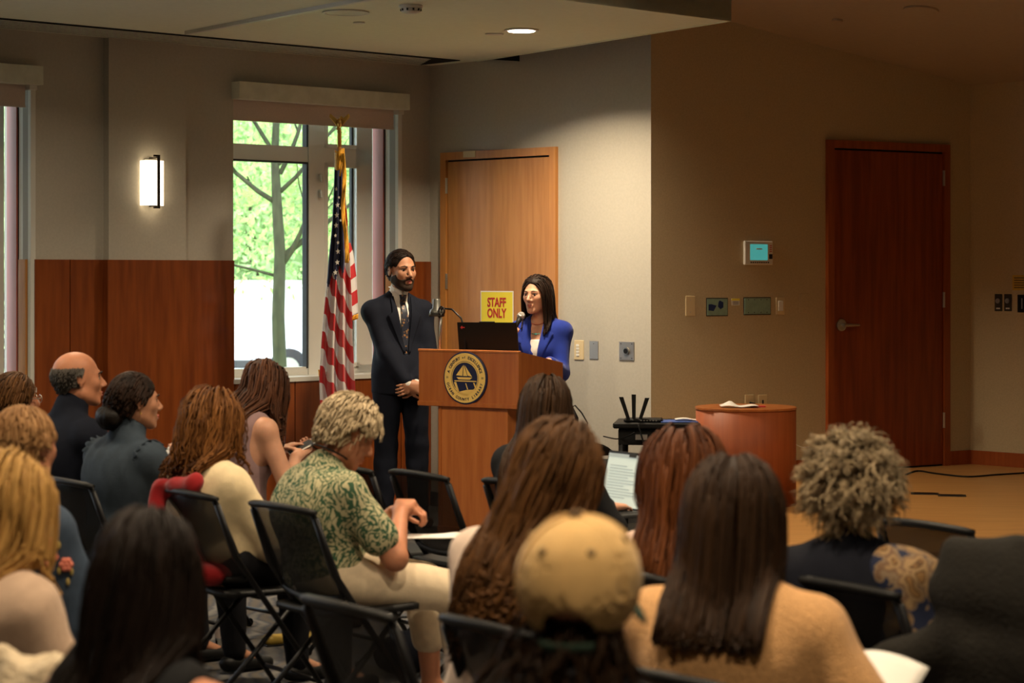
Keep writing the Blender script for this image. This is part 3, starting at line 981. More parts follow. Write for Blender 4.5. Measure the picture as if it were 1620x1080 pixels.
mb = MB(); mb.tube([(.0, .0, ze + .02), (-.015, .0, ze - .002)], [.014, .008], 6); mb.build('eagle_tail', M['brass'], flag, True)

# the cloth hangs from the pole in pleats; u runs round the drape, v down it
def flagmat():
    m = bpy.data.materials.new('flag_cloth'); m.use_nodes = True
    nt = m.node_tree; b = nt.nodes['Principled BSDF']; b.inputs['Roughness'].default_value = .65
    b.inputs['Sheen Weight'].default_value = .3
    at_ = N(nt, 'ShaderNodeAttribute'); at_.attribute_name = 'stripe'
    a2 = N(nt, 'ShaderNodeAttribute'); a2.attribute_name = 'canton'
    def math_(op, a, bb=None):
        n = N(nt, 'ShaderNodeMath'); n.operation = op
        if isinstance(a, (int, float)): n.inputs[0].default_value = a
        else: nt.links.new(a, n.inputs[0])
        if bb is not None:
            if isinstance(bb, (int, float)): n.inputs[1].default_value = bb
            else: nt.links.new(bb, n.inputs[1])
        return n.outputs[0]
    fr = math_('FRACT', math_('MULTIPLY', at_.outputs['Fac'], .5))
    st = math_('GREATER_THAN', fr, .5)
    ca = math_('GREATER_THAN', a2.outputs['Fac'], .5)
    m1 = N(nt, 'ShaderNodeMixRGB'); m1.inputs[1].default_value = (.62, .02, .03, 1); m1.inputs[2].default_value = (.80, .76, .74, 1)
    nt.links.new(st, m1.inputs[0])
    m2 = N(nt, 'ShaderNodeMixRGB'); m2.inputs[2].default_value = (.012, .022, .10, 1)
    nt.links.new(ca, m2.inputs[0]); nt.links.new(m1.outputs[0], m2.inputs[1])
    nt.links.new(m2.outputs[0], b.inputs['Base Color'])
    tr = N(nt, 'ShaderNodeBsdfTranslucent'); nt.links.new(m2.outputs[0], tr.inputs[0])
    mx = N(nt, 'ShaderNodeMixShader'); mx.inputs[0].default_value = .35
    out = nt.nodes['Material Output']
    nt.links.new(b.outputs[0], mx.inputs[1]); nt.links.new(tr.outputs[0], mx.inputs[2]); nt.links.new(mx.outputs[0], out.inputs[0])
    return m


M['flag'] = flagmat()
M['fringe'] = mat('gold_fringe', (.72, .36, .03), .7, var=.3, scale=120, stretch=(1, 1, .2))
S0 = FPX / FD
# outline of the main drape: (row, left, right) measured against the pole, in metres below the top
OUT = [(240, 531, 544), (262, 530, 546), (300, 529, 547), (360, 526, 551), (410, 521, 554), (440, 519, 555), (480, 515, 557), (540, 510, 558), (600, 507, 561), (634, 508, 563)]
oy = np.array([a[0] for a in OUT], float); ol = np.array([a[1] for a in OUT], float); orr = np.array([a[2] for a in OUT], float)
nu, nv = 72, 90
U, Vv = np.meshgrid(np.linspace(0, 1, nu), np.linspace(0, 1, nv))
PY = 240 + Vv * (632 - 240) + 10 * np.sin(U * 5.3 + .6) * Vv
Lx = np.interp(PY, oy, ol); Rx = np.interp(PY, oy, orr)
X = (Lx + (Rx - Lx) * (U + .035 * np.sin(U * 21) * Vv) - 537) / S0
Zf = EYE - (PY - HOR) / S0
Yf = -.05 - .035 * np.sin(U * math.pi) - (.018 + .03 * Vv) * np.sin(U * 19 + 1.2 * Vv) * np.minimum(1, Vv * 2.2 + .2)
canton = ((U < .80) & (PY < 432 + 30 * (.5 - U) + 8 * np.sin(U * 20))) | ((U <= .12) & (PY < 438)) & (PY > 0)
# stripes fall steeply from upper left to lower right over the pleats
stripe = (PY - 430) / 27.0 - U * 2.9 + .16 * np.sin(U * 19) + 20 + .55
Pf = np.stack([X, Yf, Zf], -1).reshape(-1, 3)
A, B = [], []
def gridfaces(nu, nv):
    i = np.arange(nu - 1)[None, :] + np.arange(nv - 1)[:, None] * nu
    return np.stack([i, i + nu, i + nu + 1, i + 1], -1).reshape(-1, 4)
cl = empty('national_flag', (fp[0], FD, zt_), 0, 'red, white and blue striped flag with stars and gold fringe hanging from the pole', 'flag')
Pf[:, 2] -= zt_
cloth = mesh_obj('cloth', Pf, gridfaces(nu, nv), M['flag'], cl, True, attrs={'stripe': stripe.ravel(), 'canton': canton.ravel().astype(float)})
sm = cloth.modifiers.new('thick', 'SOLIDIFY'); sm.thickness = .002
# second fold of cloth falling on the right, horizontal stripes
OUT2 = [(384, 551, 554), (400, 550, 559), (440, 550, 564), (480, 551, 566), (505, 552, 567)]
oy2, ol2, or2 = [np.array([a[i] for a in OUT2], float) for i in range(3)]
U2, V2 = np.meshgrid(np.linspace(0, 1, 14), np.linspace(0, 1, 36))
PY2 = 384 + V2 * 118 - 6 * U2 * V2
X2 = (np.interp(PY2, oy2, ol2) + (np.interp(PY2, oy2, or2) - np.interp(PY2, oy2, ol2)) * U2 - 537) / S0
P2 = np.stack([X2, -.01 - .015 * np.sin(U2 * 5), EYE - (PY2 - HOR) / S0 - zt_], -1).reshape(-1, 3)
f2 = mesh_obj('cloth_fold', P2, gridfaces(14, 36), M['flag'], cl, True, attrs={'stripe': ((PY2 - 384 - 10 * (1 - U2)) / 21 + .5 + 20).ravel(), 'canton': np.zeros(14 * 36)})
sm = f2.modifiers.new('thick', 'SOLIDIFY'); sm.thickness = .002
# fringe: along the right edge of the blue field, round the top, and on the lower hems
mb = MB()
def fpx(px, py, y): return ((px - 537) / S0, y, EYE - (py - HOR) / S0 - zt_)
mb.grid(lambda u, v: fpx(541 + u * 6 + v * (6 if v < 9 else 6) + 2 * math.sin(v * 9), 244 + v * 172, -.125 + .01 * math.sin(v * 20 + u * 3)), 5, 40, .004)
mb.grid(lambda u, v: fpx(531 + u * 15, 238 + v * 30 + 3 * math.sin(u * 5), -.06 - .04 * math.sin(u * 3.1)), 8, 6, .004)
mb.build('gold_edge', M['fringe'], cl, True)
mb = MB()
mb.grid(lambda u, v: fpx(506 + u * 3 + v * 3 - (1 - v) * 1, 584 + v * 34, -.075 + .01 * math.sin(v * 20)), 5, 14, .004)
mb.grid(lambda u, v: fpx(552 + u * 15, 501 - 5 * u + v * 8, -.015), 6, 4, .004)
mb.build('hem_fringe', M['fringe'], cl, True)
# stars laid on the blue cloth
for (px, py, r_) in ((534, 300, 4), (538, 313, 3), (536, 325, 5), (535, 341, 5), (534, 357, 5), (533, 373, 3.5), (541, 349, 3), (537, 384, 3.5), (537, 398, 5), (536, 415, 5), (533, 431, 5), (541, 330, 3)):
    uu = (px - np.interp(py, oy, ol)) / (np.interp(py, oy, orr) - np.interp(py, oy, ol))
    i = int(uu * (nu - 1)); j = int((py - 240) / 392 * (nv - 1)); i0 = max(0, i - 5); yy = Pf.reshape(nv, nu, 3)[max(0, j - 2):j + 3, i0:i + 6, 1].min() - .004
    mb = MB(); n5 = []
    for k in range(10):
        a = math.pi / 2 + k * math.pi / 5 + .1; rr = (r_ if k % 2 == 0 else r_ * .42)
        n5.append((px + rr * math.cos(a) * .8, py - rr * math.sin(a)))
    v = [fpx(a, b, yy) for a, b in n5] + [fpx(a, b, yy + .002) for a, b in n5]
    mb.add(v, [tuple(range(10)), tuple(range(19, 9, -1))] + [(q, q + 10, (q + 1) % 10 + 10, (q + 1) % 10) for q in range(10)])
    mb.build('star', M['white'], cl)
MB().tube([fpx(541, 244, -.09), fpx(543, 262, -.13), fpx(540, 280, -.12)], .006, 6).build('cord', M['fringe'], cl, True)

# ------------------------------------------------------------------ lectern (local x along the front to the right, y away from the audience)
R_ = V(.04, 13.1); LA = math.atan2(-.56, .83)
lx = V(math.cos(LA), math.sin(LA)); ly = V(-lx[1], lx[0])
WL, DL = .755, .50
lo = R_ - lx * WL
lec = empty('lectern', (lo[0], lo[1], 0), LA, 'tall wooden lectern with round gold and navy seal on its front', 'lectern')
Z0, Z1, Z1b = .835, 1.185, 1.10
def sideprof(x0, x1, name, m, y0=0, y1=DL, z0=Z0, dz=0.0):
    q = [(x0, y0, z0), (x1, y0, z0), (x1, y1, z0), (x0, y1, z0), (x0, y0, Z1 + dz), (x1, y0, Z1 + dz), (x1, y1, Z1b + dz), (x0, y1, Z1b + dz)]
    return MB().hull8(q).build(name, m, lec)
MB().box((.022, 0.0, Z0 + .022), (WL - .022, .02, Z1 - .012), .0).build('front_panel', M['lectern'], lec)
sideprof(0, .022, 'side_panel', M['lectern']); sideprof(WL - .022, WL, 'side_panel', M['lectern'])
MB().box((-.006, -.010, Z0 - .004), (WL + .006, DL, Z0 + .026), .004).build('bottom_board', M['lectern'], lec)
MB().box((-.004, -.006, Z1 - .014), (WL + .004, .022, Z1 + .002), .003).build('top_rail', M['lectern_base'], lec)
MB().hull8([(.02, .02, Z1 - .06), (WL - .02, .02, Z1 - .06), (WL - .02, DL, Z1b - .06), (.02, DL, Z1b - .06), (.02, .02, Z1 - .042), (WL - .02, .02, Z1 - .042), (WL - .02, DL, Z1b - .042), (.02, DL, Z1b - .042)]).build('reading_board', M['lectern'], lec)
MB().box((WL - .018, -.004, Z0 + .026), (WL + .003, .03, Z1 - .014)).build('corner_post', M['lectern_base'], lec)
bx0, bx1 = .145, .66
MB().box((bx0, .02, .08), (bx1, .04, Z0)).build('base_front', M['lectern_base'], lec)
MB().box((bx0, .04, .08), (bx0 + .02, .42, Z0)).build('base_side', M['lectern_base'], lec)
MB().box((bx1 - .02, .04, .08), (bx1, .42, Z0)).build('base_side', M['lectern_base'], lec)
MB().box((bx0 - .012, .008, .0), (bx1 + .012, .45, .085), .006).build('plinth', M['lectern'], lec)
MB().box((bx0 - .004, .014, .085), (bx0 + .018, .03, Z0)).build('edge_strip', M['lectern'], lec)
# seal
cx, cz, RS = .365, (Z0 + Z1) / 2 + .003, .158
sl = MB().lathe([(RS + .006, -.001), (RS + .006, -.012), (RS, -.014)], (cx, 0, cz), 48, 1).build('seal', M['navy'], lec)
def disc(name, r0, r1, y, m):
    mb = MB(); n = 48; v = []
    for rr, yy in ((r0, y), (r1, y), (r1, y + .002), (r0, y + .002)):
        v += [(cx + rr * math.cos(2 * math.pi * k / n), yy, cz + rr * math.sin(2 * math.pi * k / n)) for k in range(n)]
    f = []
    for a in range(4):
        b = (a + 1) % 4
        f += [(a * n + k, a * n + (k + 1) % n, b * n + (k + 1) % n, b * n + k) for k in range(n)]
    mb.add(v, f); return mb.build(name, m, sl)
disc('gold_ring', .104, RS - .004, -.0165, M['gold'])
disc('gold_line', .096, .101, -.0165, M['gold'])
disc('gold_line', .0985, .104, -.0162, M['navy'])
def arc_text(txt, r, a0, a1, inward=False, size=.026):
    mb = MB(); n = len(txt)
    for i, ch in enumerate(txt):
        if ch == ' ': continue
        a = a0 + (a1 - a0) * (i + .5) / n
        x = cx + r * math.cos(a); z = cz + r * math.sin(a)
        rot = a - math.pi / 2 if not inward else a + math.pi / 2
        add_text(mb, ch, size if ch != 'o' and ch != 'f' else size * .7, x, z, -.0175, rot, .9, .0006)
    return mb
arc_text('A CENTURY of EXCELLENCE', .127, math.radians(166), math.radians(14)).build('upper_lettering', M['navy'], sl)
arc_text('OCEAN COUNTY LIBRARY', .133, math.radians(193), math.radians(347), True, .024).build('lower_lettering', M['navy'], sl)
def poly(mb, pts, y, th=.0012):
    n = len(pts)
    v = [(cx + a * RS, y, cz + b * RS) for a, b in pts] + [(cx + a * RS, y + th, cz + b * RS) for a, b in pts]
    mb.add(v, [tuple(range(n)), tuple(range(2 * n - 1, n - 1, -1))] + [(i, (i + 1) % n, n + (i + 1) % n, n + i) for i in range(n)])
mb = MB()
y_ = -.0165
poly(mb, [(-.08, .50), (-.42, .10), (-.12, .08)], y_)
poly(mb, [(-.05, .52), (-.08, .08), (.12, .08)], y_)
poly(mb, [(.0, .50), (.14, .10), (.34, .06)], y_)
poly(mb, [(-.40, .03), (.36, .03), (.24, -.06), (-.30, -.06)], y_)
poly(mb, [(-.50, -.10), (.55, -.10), (.55, -.14), (-.50, -.14)], y_)
poly(mb, [(-.52, -.18), (-.42, -.16), (-.26, -.56), (-.36, -.56)], y_)
poly(mb, [(.02, -.20), (.06, -.20), (.16, -.44), (.11, -.44)], y_)
poly(mb, [(.40, -.18), (.46, -.18), (.56, -.40), (.50, -.40)], y_)
poly(mb, [(-.32, -.60), (-.26, -.54), (.10, -.46), (.50, -.44), (.46, -.50), (.2, -.66), (-.05, -.70)], y_)
mb.build('ship_and_book', M['gold'], sl)
mb = MB()
for a in (-1, 1):
    for k in range(3): poly(mb, [(a * .84 - .05, .01 + (k - 1) * .03), (a * .84 + .05, .01 + (k - 1) * .03), (a * .84 + .05, .02 + (k - 1) * .03), (a * .84 - .05, .02 + (k - 1) * .03)], -.0178)
mb.build('date_mark', M['navy'], sl)

def lw(x, y, z):
    q = lo + lx * x + ly * y; return (q[0], q[1], z)
# laptop on the lectern, seen from behind
lp = empty('laptop', lw(.395, .22, Z1 - .062), LA + .33, 'black laptop open on top of the lectern, lid back to the audience', 'laptop')
mb = MB().box((-.19, -.02, 0.0), (.19, .22, .018), .004); mb.build('keyboard_base', M['black'], lp)
mb = MB(); mb.hull8([(-.193, -.03, .015), (.193, -.03, .015), (.193, -.018, .015), (-.193, -.018, .015), (-.193, -.085, .232), (.193, -.085, .232), (.193, -.075, .232), (-.193, -.075, .232)]); mb.build('lid', M['black'], lp)
MB().box((-.05, -.086, .230), (.05, -.074, .238), .002).build('camera_bar', M['black'], lp)
mb = MB().box((-.172, -.083, .196), (-.145, -.081, .203)); mb.box((-.166, -.084, .190), (-.160, -.081, .209)); mb.build('red_mark', M['red_ink'], lp)
# goose-neck lamp
g0 = V(*lw(.12, .12, Z1 - .05))
gl = empty('reading_lamp', g0, LA, 'small dark metal shade lamp on a thin bent arm at the lectern', 'lamp')
mb = MB(); mb.tube([(.14, 0, 0), (.155, 0, .06), (.15, 0, .16), (.12, 0, .245), (.05, 0, .30), (-.02, 0, .305)], .006, 8); mb.build('bent_arm', M['black_metal'], gl, True)
mb = MB().lathe([(.018, .06), (.024, .055), (.026, .0), (.042, -.01), (.050, -.052), (.045, -.052), (.038, -.012)], (-.07, 0, .305), 20); mb.build('lamp_shade', mat('lamp_shade_metal', (.11, .11, .10), .35, metal=.7), gl, True)
MB().tube([(-.07, 0, .30), (-.02, 0, .305)], .008, 8).build('joint', M['black_metal'], gl, True)
# chrome microphone stand with a ring clip
ms = empty('microphone_stand', lw(.10, .08, Z1 - .05), LA, 'short chrome microphone stand with an empty ring clip beside the lamp', 'microphone stand')
MB().tube([(0, 0, 0), (.012, 0, .19), (.016, 0, .262)], [.008, .008, .007], 10).build('rod', M['steel'], ms, True)
mb = MB(); mb.tube([(.018 + .022 * math.cos(a), 0, .29 + .026 * math.sin(a)) for a in np.linspace(-1.2, 4.3, 16)], .006, 6); mb.build('ring_clip', M['bronze'], ms, True)
MB().tube([(.0, -.01, .25), (.03, .01, .27)], .010, 8).build('clamp', M['bronze'], ms, True)

# ------------------------------------------------------------------ cart with router
CA = .16
cc = at(1035, HOR, 12.9)
cart = empty('equipment_cart', (cc[0], 12.9, 0), -.12, 'low black metal equipment cart behind the audience, before the wall corner', 'cart')
TZ = at(1035, 668, 12.75)[2]
hw = .235
MB().box((-hw, -.2, TZ - .035), (hw + .05, .2, TZ), .008).build('top_shelf', M['black'], cart)
MB().box((-hw + .03, -.16, TZ - .135), (hw + .05, .16, TZ - .04), .004).build('drawer_case', M['black'], cart)
for x in (-hw + .05, hw - .0): 
    for y in (-.14, .14): MB().tube([(x, y, .06), (x, y, TZ - .03)], .02, 8).build('leg', M['black_metal'], cart, True)
MB().box((-hw, -.18, .12), (hw + .05, .18, .14)).build('lower_shelf', M['black'], cart)
for x in (-hw + .05, hw):
    for y in (-.14, .14): MB().lathe([(.03, -.012), (.035, 0), (.03, .012)], (x, y, .035), 14, 1).build('caster', M['tyre'], cart, True)
MB().box((-.10, -.204, TZ - .10), (-.03, -.16, TZ - .07)).build('label_plate', M['plate_steel'], cart)
rt = empty('wifi_router', (cc[0] - .125, 12.82, TZ), -.1, 'black router with three upright flat antennas on the cart', 'router')
MB().box((-.06, -.07, 0), (.17, .07, .022), .008).build('case', M['black'], rt)
for x, tl, hh in ((-.03, -.045, .15), (0.0, .0, .165), (.035, .045, .145)):
    MB().hull8([(x - .009 - 0, -.06, .01), (x + .011, -.06, .01), (x + .011, -.05, .01), (x - .009, -.05, .01), (x - .013 + tl, -.06, hh), (x + .013 + tl, -.06, hh), (x + .013 + tl, -.05, hh), (x - .013 + tl, -.05, hh)]).build('antenna', M['black'], rt)
mb = MB(); 
for k in range(6): mb.box((.04 + k * .018, -.0715, .008), (.048 + k * .018, -.0695, .014))
mb.build('port', M['plate_steel'], rt)
o = MB().box((-.12, -.1, 0), (.12, .1, .006), .002).build('folder', mat('blue_folder', (.06, .12, .40), .5)); o.location = (cc[0] + .14, 12.82, TZ); o.rotation_euler = (0, 0, .1)
tag(o, 'flat blue folder on the cart beside the router', 'folder')
o = MB().grid(lambda u, v: (-.07 + .16 * u, -.05 + .1 * v, .008 + .006 * math.sin(u * 5)), 8, 4, .002).build('paper_sheet', M['paper']); o.location = (cc[0] + .19, 12.83, TZ + .006)
tag(o, 'white sheet of paper on top of the blue folder', 'paper')
def cable(name, pts, r, m, label, cat='cable'):
    # smooth curve through the points
    P = [np.asarray(p, float) for p in pts]; out = []
    for i in range(len(P) - 1):
        p0, p1, p2, p3 = P[max(i - 1, 0)], P[i], P[i + 1], P[min(i + 2, len(P) - 1)]
        for k in range(6):
            t = k / 6
            out.append(.5 * (2 * p1 + (p2 - p0) * t + (2 * p0 - 5 * p1 + 4 * p2 - p3) * t * t + (3 * p1 - p0 - 3 * p2 + p3) * t ** 3))
    out.append(P[-1])
    return tag(MB().tube(out, r, 6).build(name, m, None, True), label, cat)
cable('cable', [at(1010, 672, 12.66), at(1018, 700, 12.64), at(1024, 722, 12.64), at(1030, 755, 12.7), (cc[0] - .1, 12.6, .01)], .005, M['black'], 'thin black cable hanging down the front of the cart')
cable('cable', [at(955, 690, 12.9), at(975, 694, 12.8), at(990, 691, 12.72), at(1004, 684, 12.66)], .004, M['black'], 'thin black cable reaching left from the cart')
# floor-standing thin boom by the lectern (dark stalks right of the seated woman)
bs = empty('floor_stand', (at(915, 0, 12.9)[0], 12.9, 0), 0, 'thin black stand with a drooping cable between lectern and cart', 'stand')
zz = at(905, 645, 12.9)[2]
MB().tube([(0, 0, .02), (-.01, 0, zz - .06), (-.045, 0, zz + .01)], .011, 8).build('stalk', M['black_metal'], bs, True)
MB().tube([(-.045, 0, zz), (-.02, 0, zz + .015), (.02, 0, zz - .03), (.055, 0, zz - .09), (.04, 0, zz - .2)], .005, 6).build('loose_cable', M['black'], bs, True)
MB().lathe([(.14, 0), (.14, .015), (.03, .03)], n=20).build('foot', M['black_metal'], bs, True)

# black office chair base and seat under the cart's left side
oc = empty('office_chair', (at(955, 0, 13.3)[0], 13.3, 0), .4, 'black rounded office chair half hidden left of the cart', 'chair')
MB().ball((0, 0, .46), (.22, .22, .05), 20, 8).build('seat', M['black'], oc, True)
mb = MB(); mb.grid(lambda u, v: (.2 * (u - .5) * 1.7, .2 - .06 * math.cos((u - .5) * 3), .52 + .08 * v * math.sin(u * 3.14)), 10, 5, .03); mb.build('backrest', M['black'], oc, True)
MB().tube([(0, 0, .08), (0, 0, .44)], .025, 8).build('gas_post', M['black_metal'], oc, True)
for k in range(5):
    a = k * 2 * math.pi / 5; MB().tube([(0, 0, .09), (.25 * math.cos(a), .25 * math.sin(a), .05)], [.022, .014], 6).build('leg', M['black_metal'], oc, True)

# ------------------------------------------------------------------ wooden drum on the stage
dc = at(1180, HOR, 12.80)
dr = empty('wooden_drum', (dc[0], 12.80, STAGE), 0, 'reddish round wooden drum-shaped stand on the stage', 'stand')
DH = at(1180, 643, 12.8)[2] - STAGE; DR = 80 / FPX * 12.8
MB().lathe([(DR - .004, 0), (DR - .004, DH - .012)], n=56).build('drum_side', M['drum'], dr, True)
MB().lathe([(DR, 0.0), (DR, .012), (DR - .006, .014)], (0, 0, DH - .013), 56).build('drum_top', M['lectern'], dr)
mb = MB(); mb.grid(lambda u, v: (-.13 + .22 * u, -.09 + .14 * v, .006 + .022 * math.exp(-((u - .3) ** 2) / .02) * v + .004 * math.sin(u * 9)), 16, 8, .003)
o = mb.build('paper_sheet', M['paper'], None, True); o.location = (dc[0] - .03, 12.74, STAGE + DH + .004); tag(o, 'crumpled white papers lying on the wooden drum', 'paper')
o = MB().box((0, -.03, 0), (.09, .03, .006)).build('red_booklet', M['red_ink']); o.location = (dc[0] + .02, 12.76, STAGE + DH + .001); tag(o, 'thin red booklet edge under the papers on the drum', 'booklet')
# stage floor boxes and cables
for k, px in enumerate((1463, 1506)):
    c = at(px, 781 + 3 * k, FPX * (EYE - STAGE) / (346 + 3 * k))
    fb_ = empty('floor_box', (c[0], c[1], STAGE), .12 - .3, 'dark bronze floor box lid in the stage, %s of the pair' % ('left' if k == 0 else 'right'), 'floor box')
    MB().box((-.085, -.055, 0), (.085, .055, .004), .001).build('lid', M['vent_dark'], fb_)
    MB().box((-.07, -.04, .004), (.07, .04, .006)).build('lid_insert', M['bronze'], fb_)
sD = lambda py: FPX * (EYE - STAGE) / (py - HOR)
def sp(px, py, dz=.006):
    p_ = at(px, py, sD(py)); p_[2] = STAGE + dz; return p_
cable('cable', [sp(1432, 752), sp(1452, 746), sp(1480, 750), sp(1530, 755), sp(1575, 752), sp(1640, 748)], .006, M['black'], 'black cable snaking across the wooden stage floor')
cable('cable', [sp(1262, 756), sp(1272, 752), sp(1284, 744)], .006, M['black'], 'short black cable on the stage beside the drum')
cable('cable', [V(*W3.p(W3.t(1230), .02, STAGE + .28)), V(*W3.p(W3.t(1262), .03, W3.z(1262, 706))), V(*W3.p(W3.t(1282), .03, W3.z(1282, 708))), V(*W3.p(W3.t(1300), .03, STAGE + .04))], .003, M['white'], 'thin white cable hanging along the tan wall behind the drum')

# ------------------------------------------------------------------ folding chair
def make_chair(label, group):
    r = empty('folding_chair', (0, 0, 0), 0, label, 'chair', group)
    H = .85
    for s_ in (-1, 1):
        x = s_ * .215
        MB().tube([(x, .26, .012), (x, .10, .24), (x, -.06, .46), (x * .99, -.16, .60), (x * .97, -.235, .80)], [.014, .015, .016, .017, .016], 8, flat=.72).build('leg', M['black_metal'], r, True)
        MB().tube([(x * .86, .13, .43), (x * .9, -.05, .25), (x * .92, -.30, .012)], .012, 8, flat=.8).build('leg', M['black_metal'], r, True)
        MB().lathe([(.02, -.008), (.021, 0), (.02, .008)], (x, .255, .02), 10, 0).build('foot_cap', M['black'], r)
        MB().lathe([(.017, -.008), (.018, 0), (.017, .008)], (x * .92, -.298, .018), 10, 0).build('foot_cap', M['black'], r)
    def back(u, v):
        x = (u - .5) * .43
        z = .515 + v * .305 - .02 * math.cos((u - .5) * math.pi) * (1 - v) + .012 * math.cos((u - .5) * math.pi) * v
        y = -.105 - v * .135 - .035 * math.cos((u - .5) * math.pi)
        return (x, y, z)
    mb = MB(); mb.grid(back, 15, 9, .006); mb.build('back_mesh', M['chair_mesh'], r, True)
    mb = MB()
    rim = [back(u, 1.0) for u in np.linspace(0, 1, 13)]
    rim2 = [back(u, 0.0) for u in np.linspace(0, 1, 13)]
    mb.tube(rim, [.013] + [.017] * 11 + [.013], 8, flat=.8); mb.tube(rim2, [.010] + [.013] * 11 + [.010], 8)
    for u in (0.035, .965): mb.tube([back(u, v) for v in np.linspace(0, 1, 6)], .011, 6)
    mb.build('back_frame', M['black'], r, True)
    def seat(u, v):
        a = (u - .5) * 2; b = (v - .5) * 2
        w = .20 * (1 - .10 * max(0, -b))
        return (a * w * (1 - .04 * b ** 4), .03 + b * .20 * (1 - .05 * a ** 4), .452 - .012 * (1 - a * a) * (1 - b * b))
    mb = MB(); mb.grid(seat, 11, 11, .022); mb.build('seat', M['black'], r, True)
    MB().tube([(-.2, -.05, .44), (.2, -.05, .44)], .010, 6).build('seat_bar', M['black_metal'], r, True)
    MB().tube([(-.215, .20, .10), (.215, .20, .10)], .009, 6).build('front_rung', M['black_metal'], r, True)
    MB().tube([(-.195, -.20, .11), (.195, -.20, .11)], .009, 6).build('rear_rung', M['black_metal'], r, True)
    return r


CHAIRS = []
def chair_at(x, y, yaw, label):
    """yaw: facing direction, clockwise from straight away"""
    if not CHAIRS:
        r = make_chair(label, 'black folding chairs')
    else:
        r = copy_tree(CHAIRS[0])
    r.location = (x, y, 0); r.rotation_euler = (0, 0, -math.radians(yaw)); r['label'] = label
    CHAIRS.append(r)
    return r

# ------------------------------------------------------------------ distance-field sculpting: bodies, clothes and hair bases are one continuous surface each
class SDF:
    def __init__(s): s.p = []

    def copy(s):
        c = SDF(); c.p = list(s.p); return c

    def cone(s, a, b, ra, rb, k=.03, flat=1.0, ax=None, sub=False):
        s.p.append(('c', V(*a), V(*b), ra, rb, k, flat, None if ax is None else unit(ax), sub)); return s

    def ell(s, c, r, R=None, k=.03, sub=False):
        s.p.append(('e', V(*c), V(*r), None if R is None else np.array(R), 0, k, 0, None, sub)); return s

    def half(s, c, n, k=.004):
        """cuts away everything on the side of n"""
        s.p.append(('h', V(*c), unit(n), 0, 0, k, 0, None, True)); return s

    @staticmethod
    def d(pr, P, e=0.0):
        if pr[0] == 'c':
            a, b, ra, rb, fl, ax = pr[1], pr[2], pr[3], pr[4], pr[6], pr[7]
            ab = b - a; L = max(1e-9, float(ab @ ab))
            t = np.clip(((P - a) @ ab) / L, 0, 1)
            q = P - a - t[..., None] * ab
            r = ra + (rb - ra) * t + e
            if ax is not None and fl != 1:
                rm = max(ra, rb) + e
                f = (rm * fl + e * (1 - fl)) / rm if e > 0 else fl
                c = q @ ax
                q = q + (c * (1 / f - 1))[..., None] * ax
                dd = np.linalg.norm(q, axis=-1)
                g = np.sqrt(np.maximum(1e-9, dd ** 2)); m = np.abs(c / f) / np.maximum(g, 1e-6)
                return (dd - r) * (f * m + 1 * (1 - m))
            return np.linalg.norm(q, axis=-1) - r
        if pr[0] == 'e':
            q = P - pr[1]
            if pr[3] is not None: q = q @ pr[3]
            r = pr[2] + e
            k0 = np.linalg.norm(q / r, axis=-1); k1 = np.linalg.norm(q / (r * r), axis=-1)
            return k0 * (k0 - 1) / np.maximum(k1, 1e-9)
        return -((P - pr[1]) @ pr[2])          # half space: positive on the kept side

    def bbox(s, pr, m):
        if pr[0] == 'c':
            r = max(pr[3], pr[4]) + m
            return np.minimum(pr[1], pr[2]) - r, np.maximum(pr[1], pr[2]) + r
        if pr[0] == 'e':
            r = max(pr[2]) + m
            return pr[1] - r, pr[1] + r
        return None

    @staticmethod
    def comb(D, d, k, sub):
        if sub:
            d = -d
            h = np.maximum(k - np.abs(D - d), 0) / k
            return np.maximum(D, d) + h * h * k * .25
        h = np.maximum(k - np.abs(D - d), 0) / k
        return np.minimum(D, d) - h * h * k * .25

    def eval(s, P, e=0.0):
        D = np.full(P.shape[:-1], 1.0)
        for pr in s.p:
            if pr[0] == 'h':
                D = s.comb(D, s.d(pr, P), pr[5], True)
            else:
                D = s.comb(D, s.d(pr, P, 0 if pr[8] else e), pr[5], pr[8])
        return D

    def grad(s, P, e=0.0, h=.004):
        g = np.stack([s.eval(P + V(*[h if i == j else 0 for j in range(3)]), e) - s.eval(P - V(*[h if i == j else 0 for j in range(3)]), e) for i in range(3)], -1)
        return g / (np.linalg.norm(g, axis=-1, keepdims=True) + 1e-9)

    def mesh(s, h=.01, e=0.0):
        lo = np.full(3, 9e9); hi = -lo
        for pr in s.p:
            if pr[0] == 'h' or pr[8]: continue
            a, b = s.bbox(pr, e + 3 * h); lo = np.minimum(lo, a); hi = np.maximum(hi, b)
        n = np.ceil((hi - lo) / h).astype(int) + 1
        D = np.full(n, 1.0, np.float32)
        ax = [lo[i] + h * np.arange(n[i]) for i in range(3)]
        for pr in s.p:
            if pr[0] == 'h':
                i0 = V(0, 0, 0).astype(int); i1 = n
            else:
                a, b = s.bbox(pr, e + pr[5] + 2.5 * h)
                i0 = np.clip(np.floor((a - lo) / h).astype(int), 0, n); i1 = np.clip(np.ceil((b - lo) / h).astype(int) + 1, 0, n)
            if np.any(i1 <= i0): continue
            G = np.stack(np.meshgrid(*[ax[i][i0[i]:i1[i]] for i in range(3)], indexing='ij'), -1)
            sl = tuple(slice(i0[i], i1[i]) for i in range(3))
            D[sl] = s.comb(D[sl], s.d(pr, G, 0 if (pr[8] or pr[0] == 'h') else e), pr[5], pr[8])
        return surface(D, lo, h)


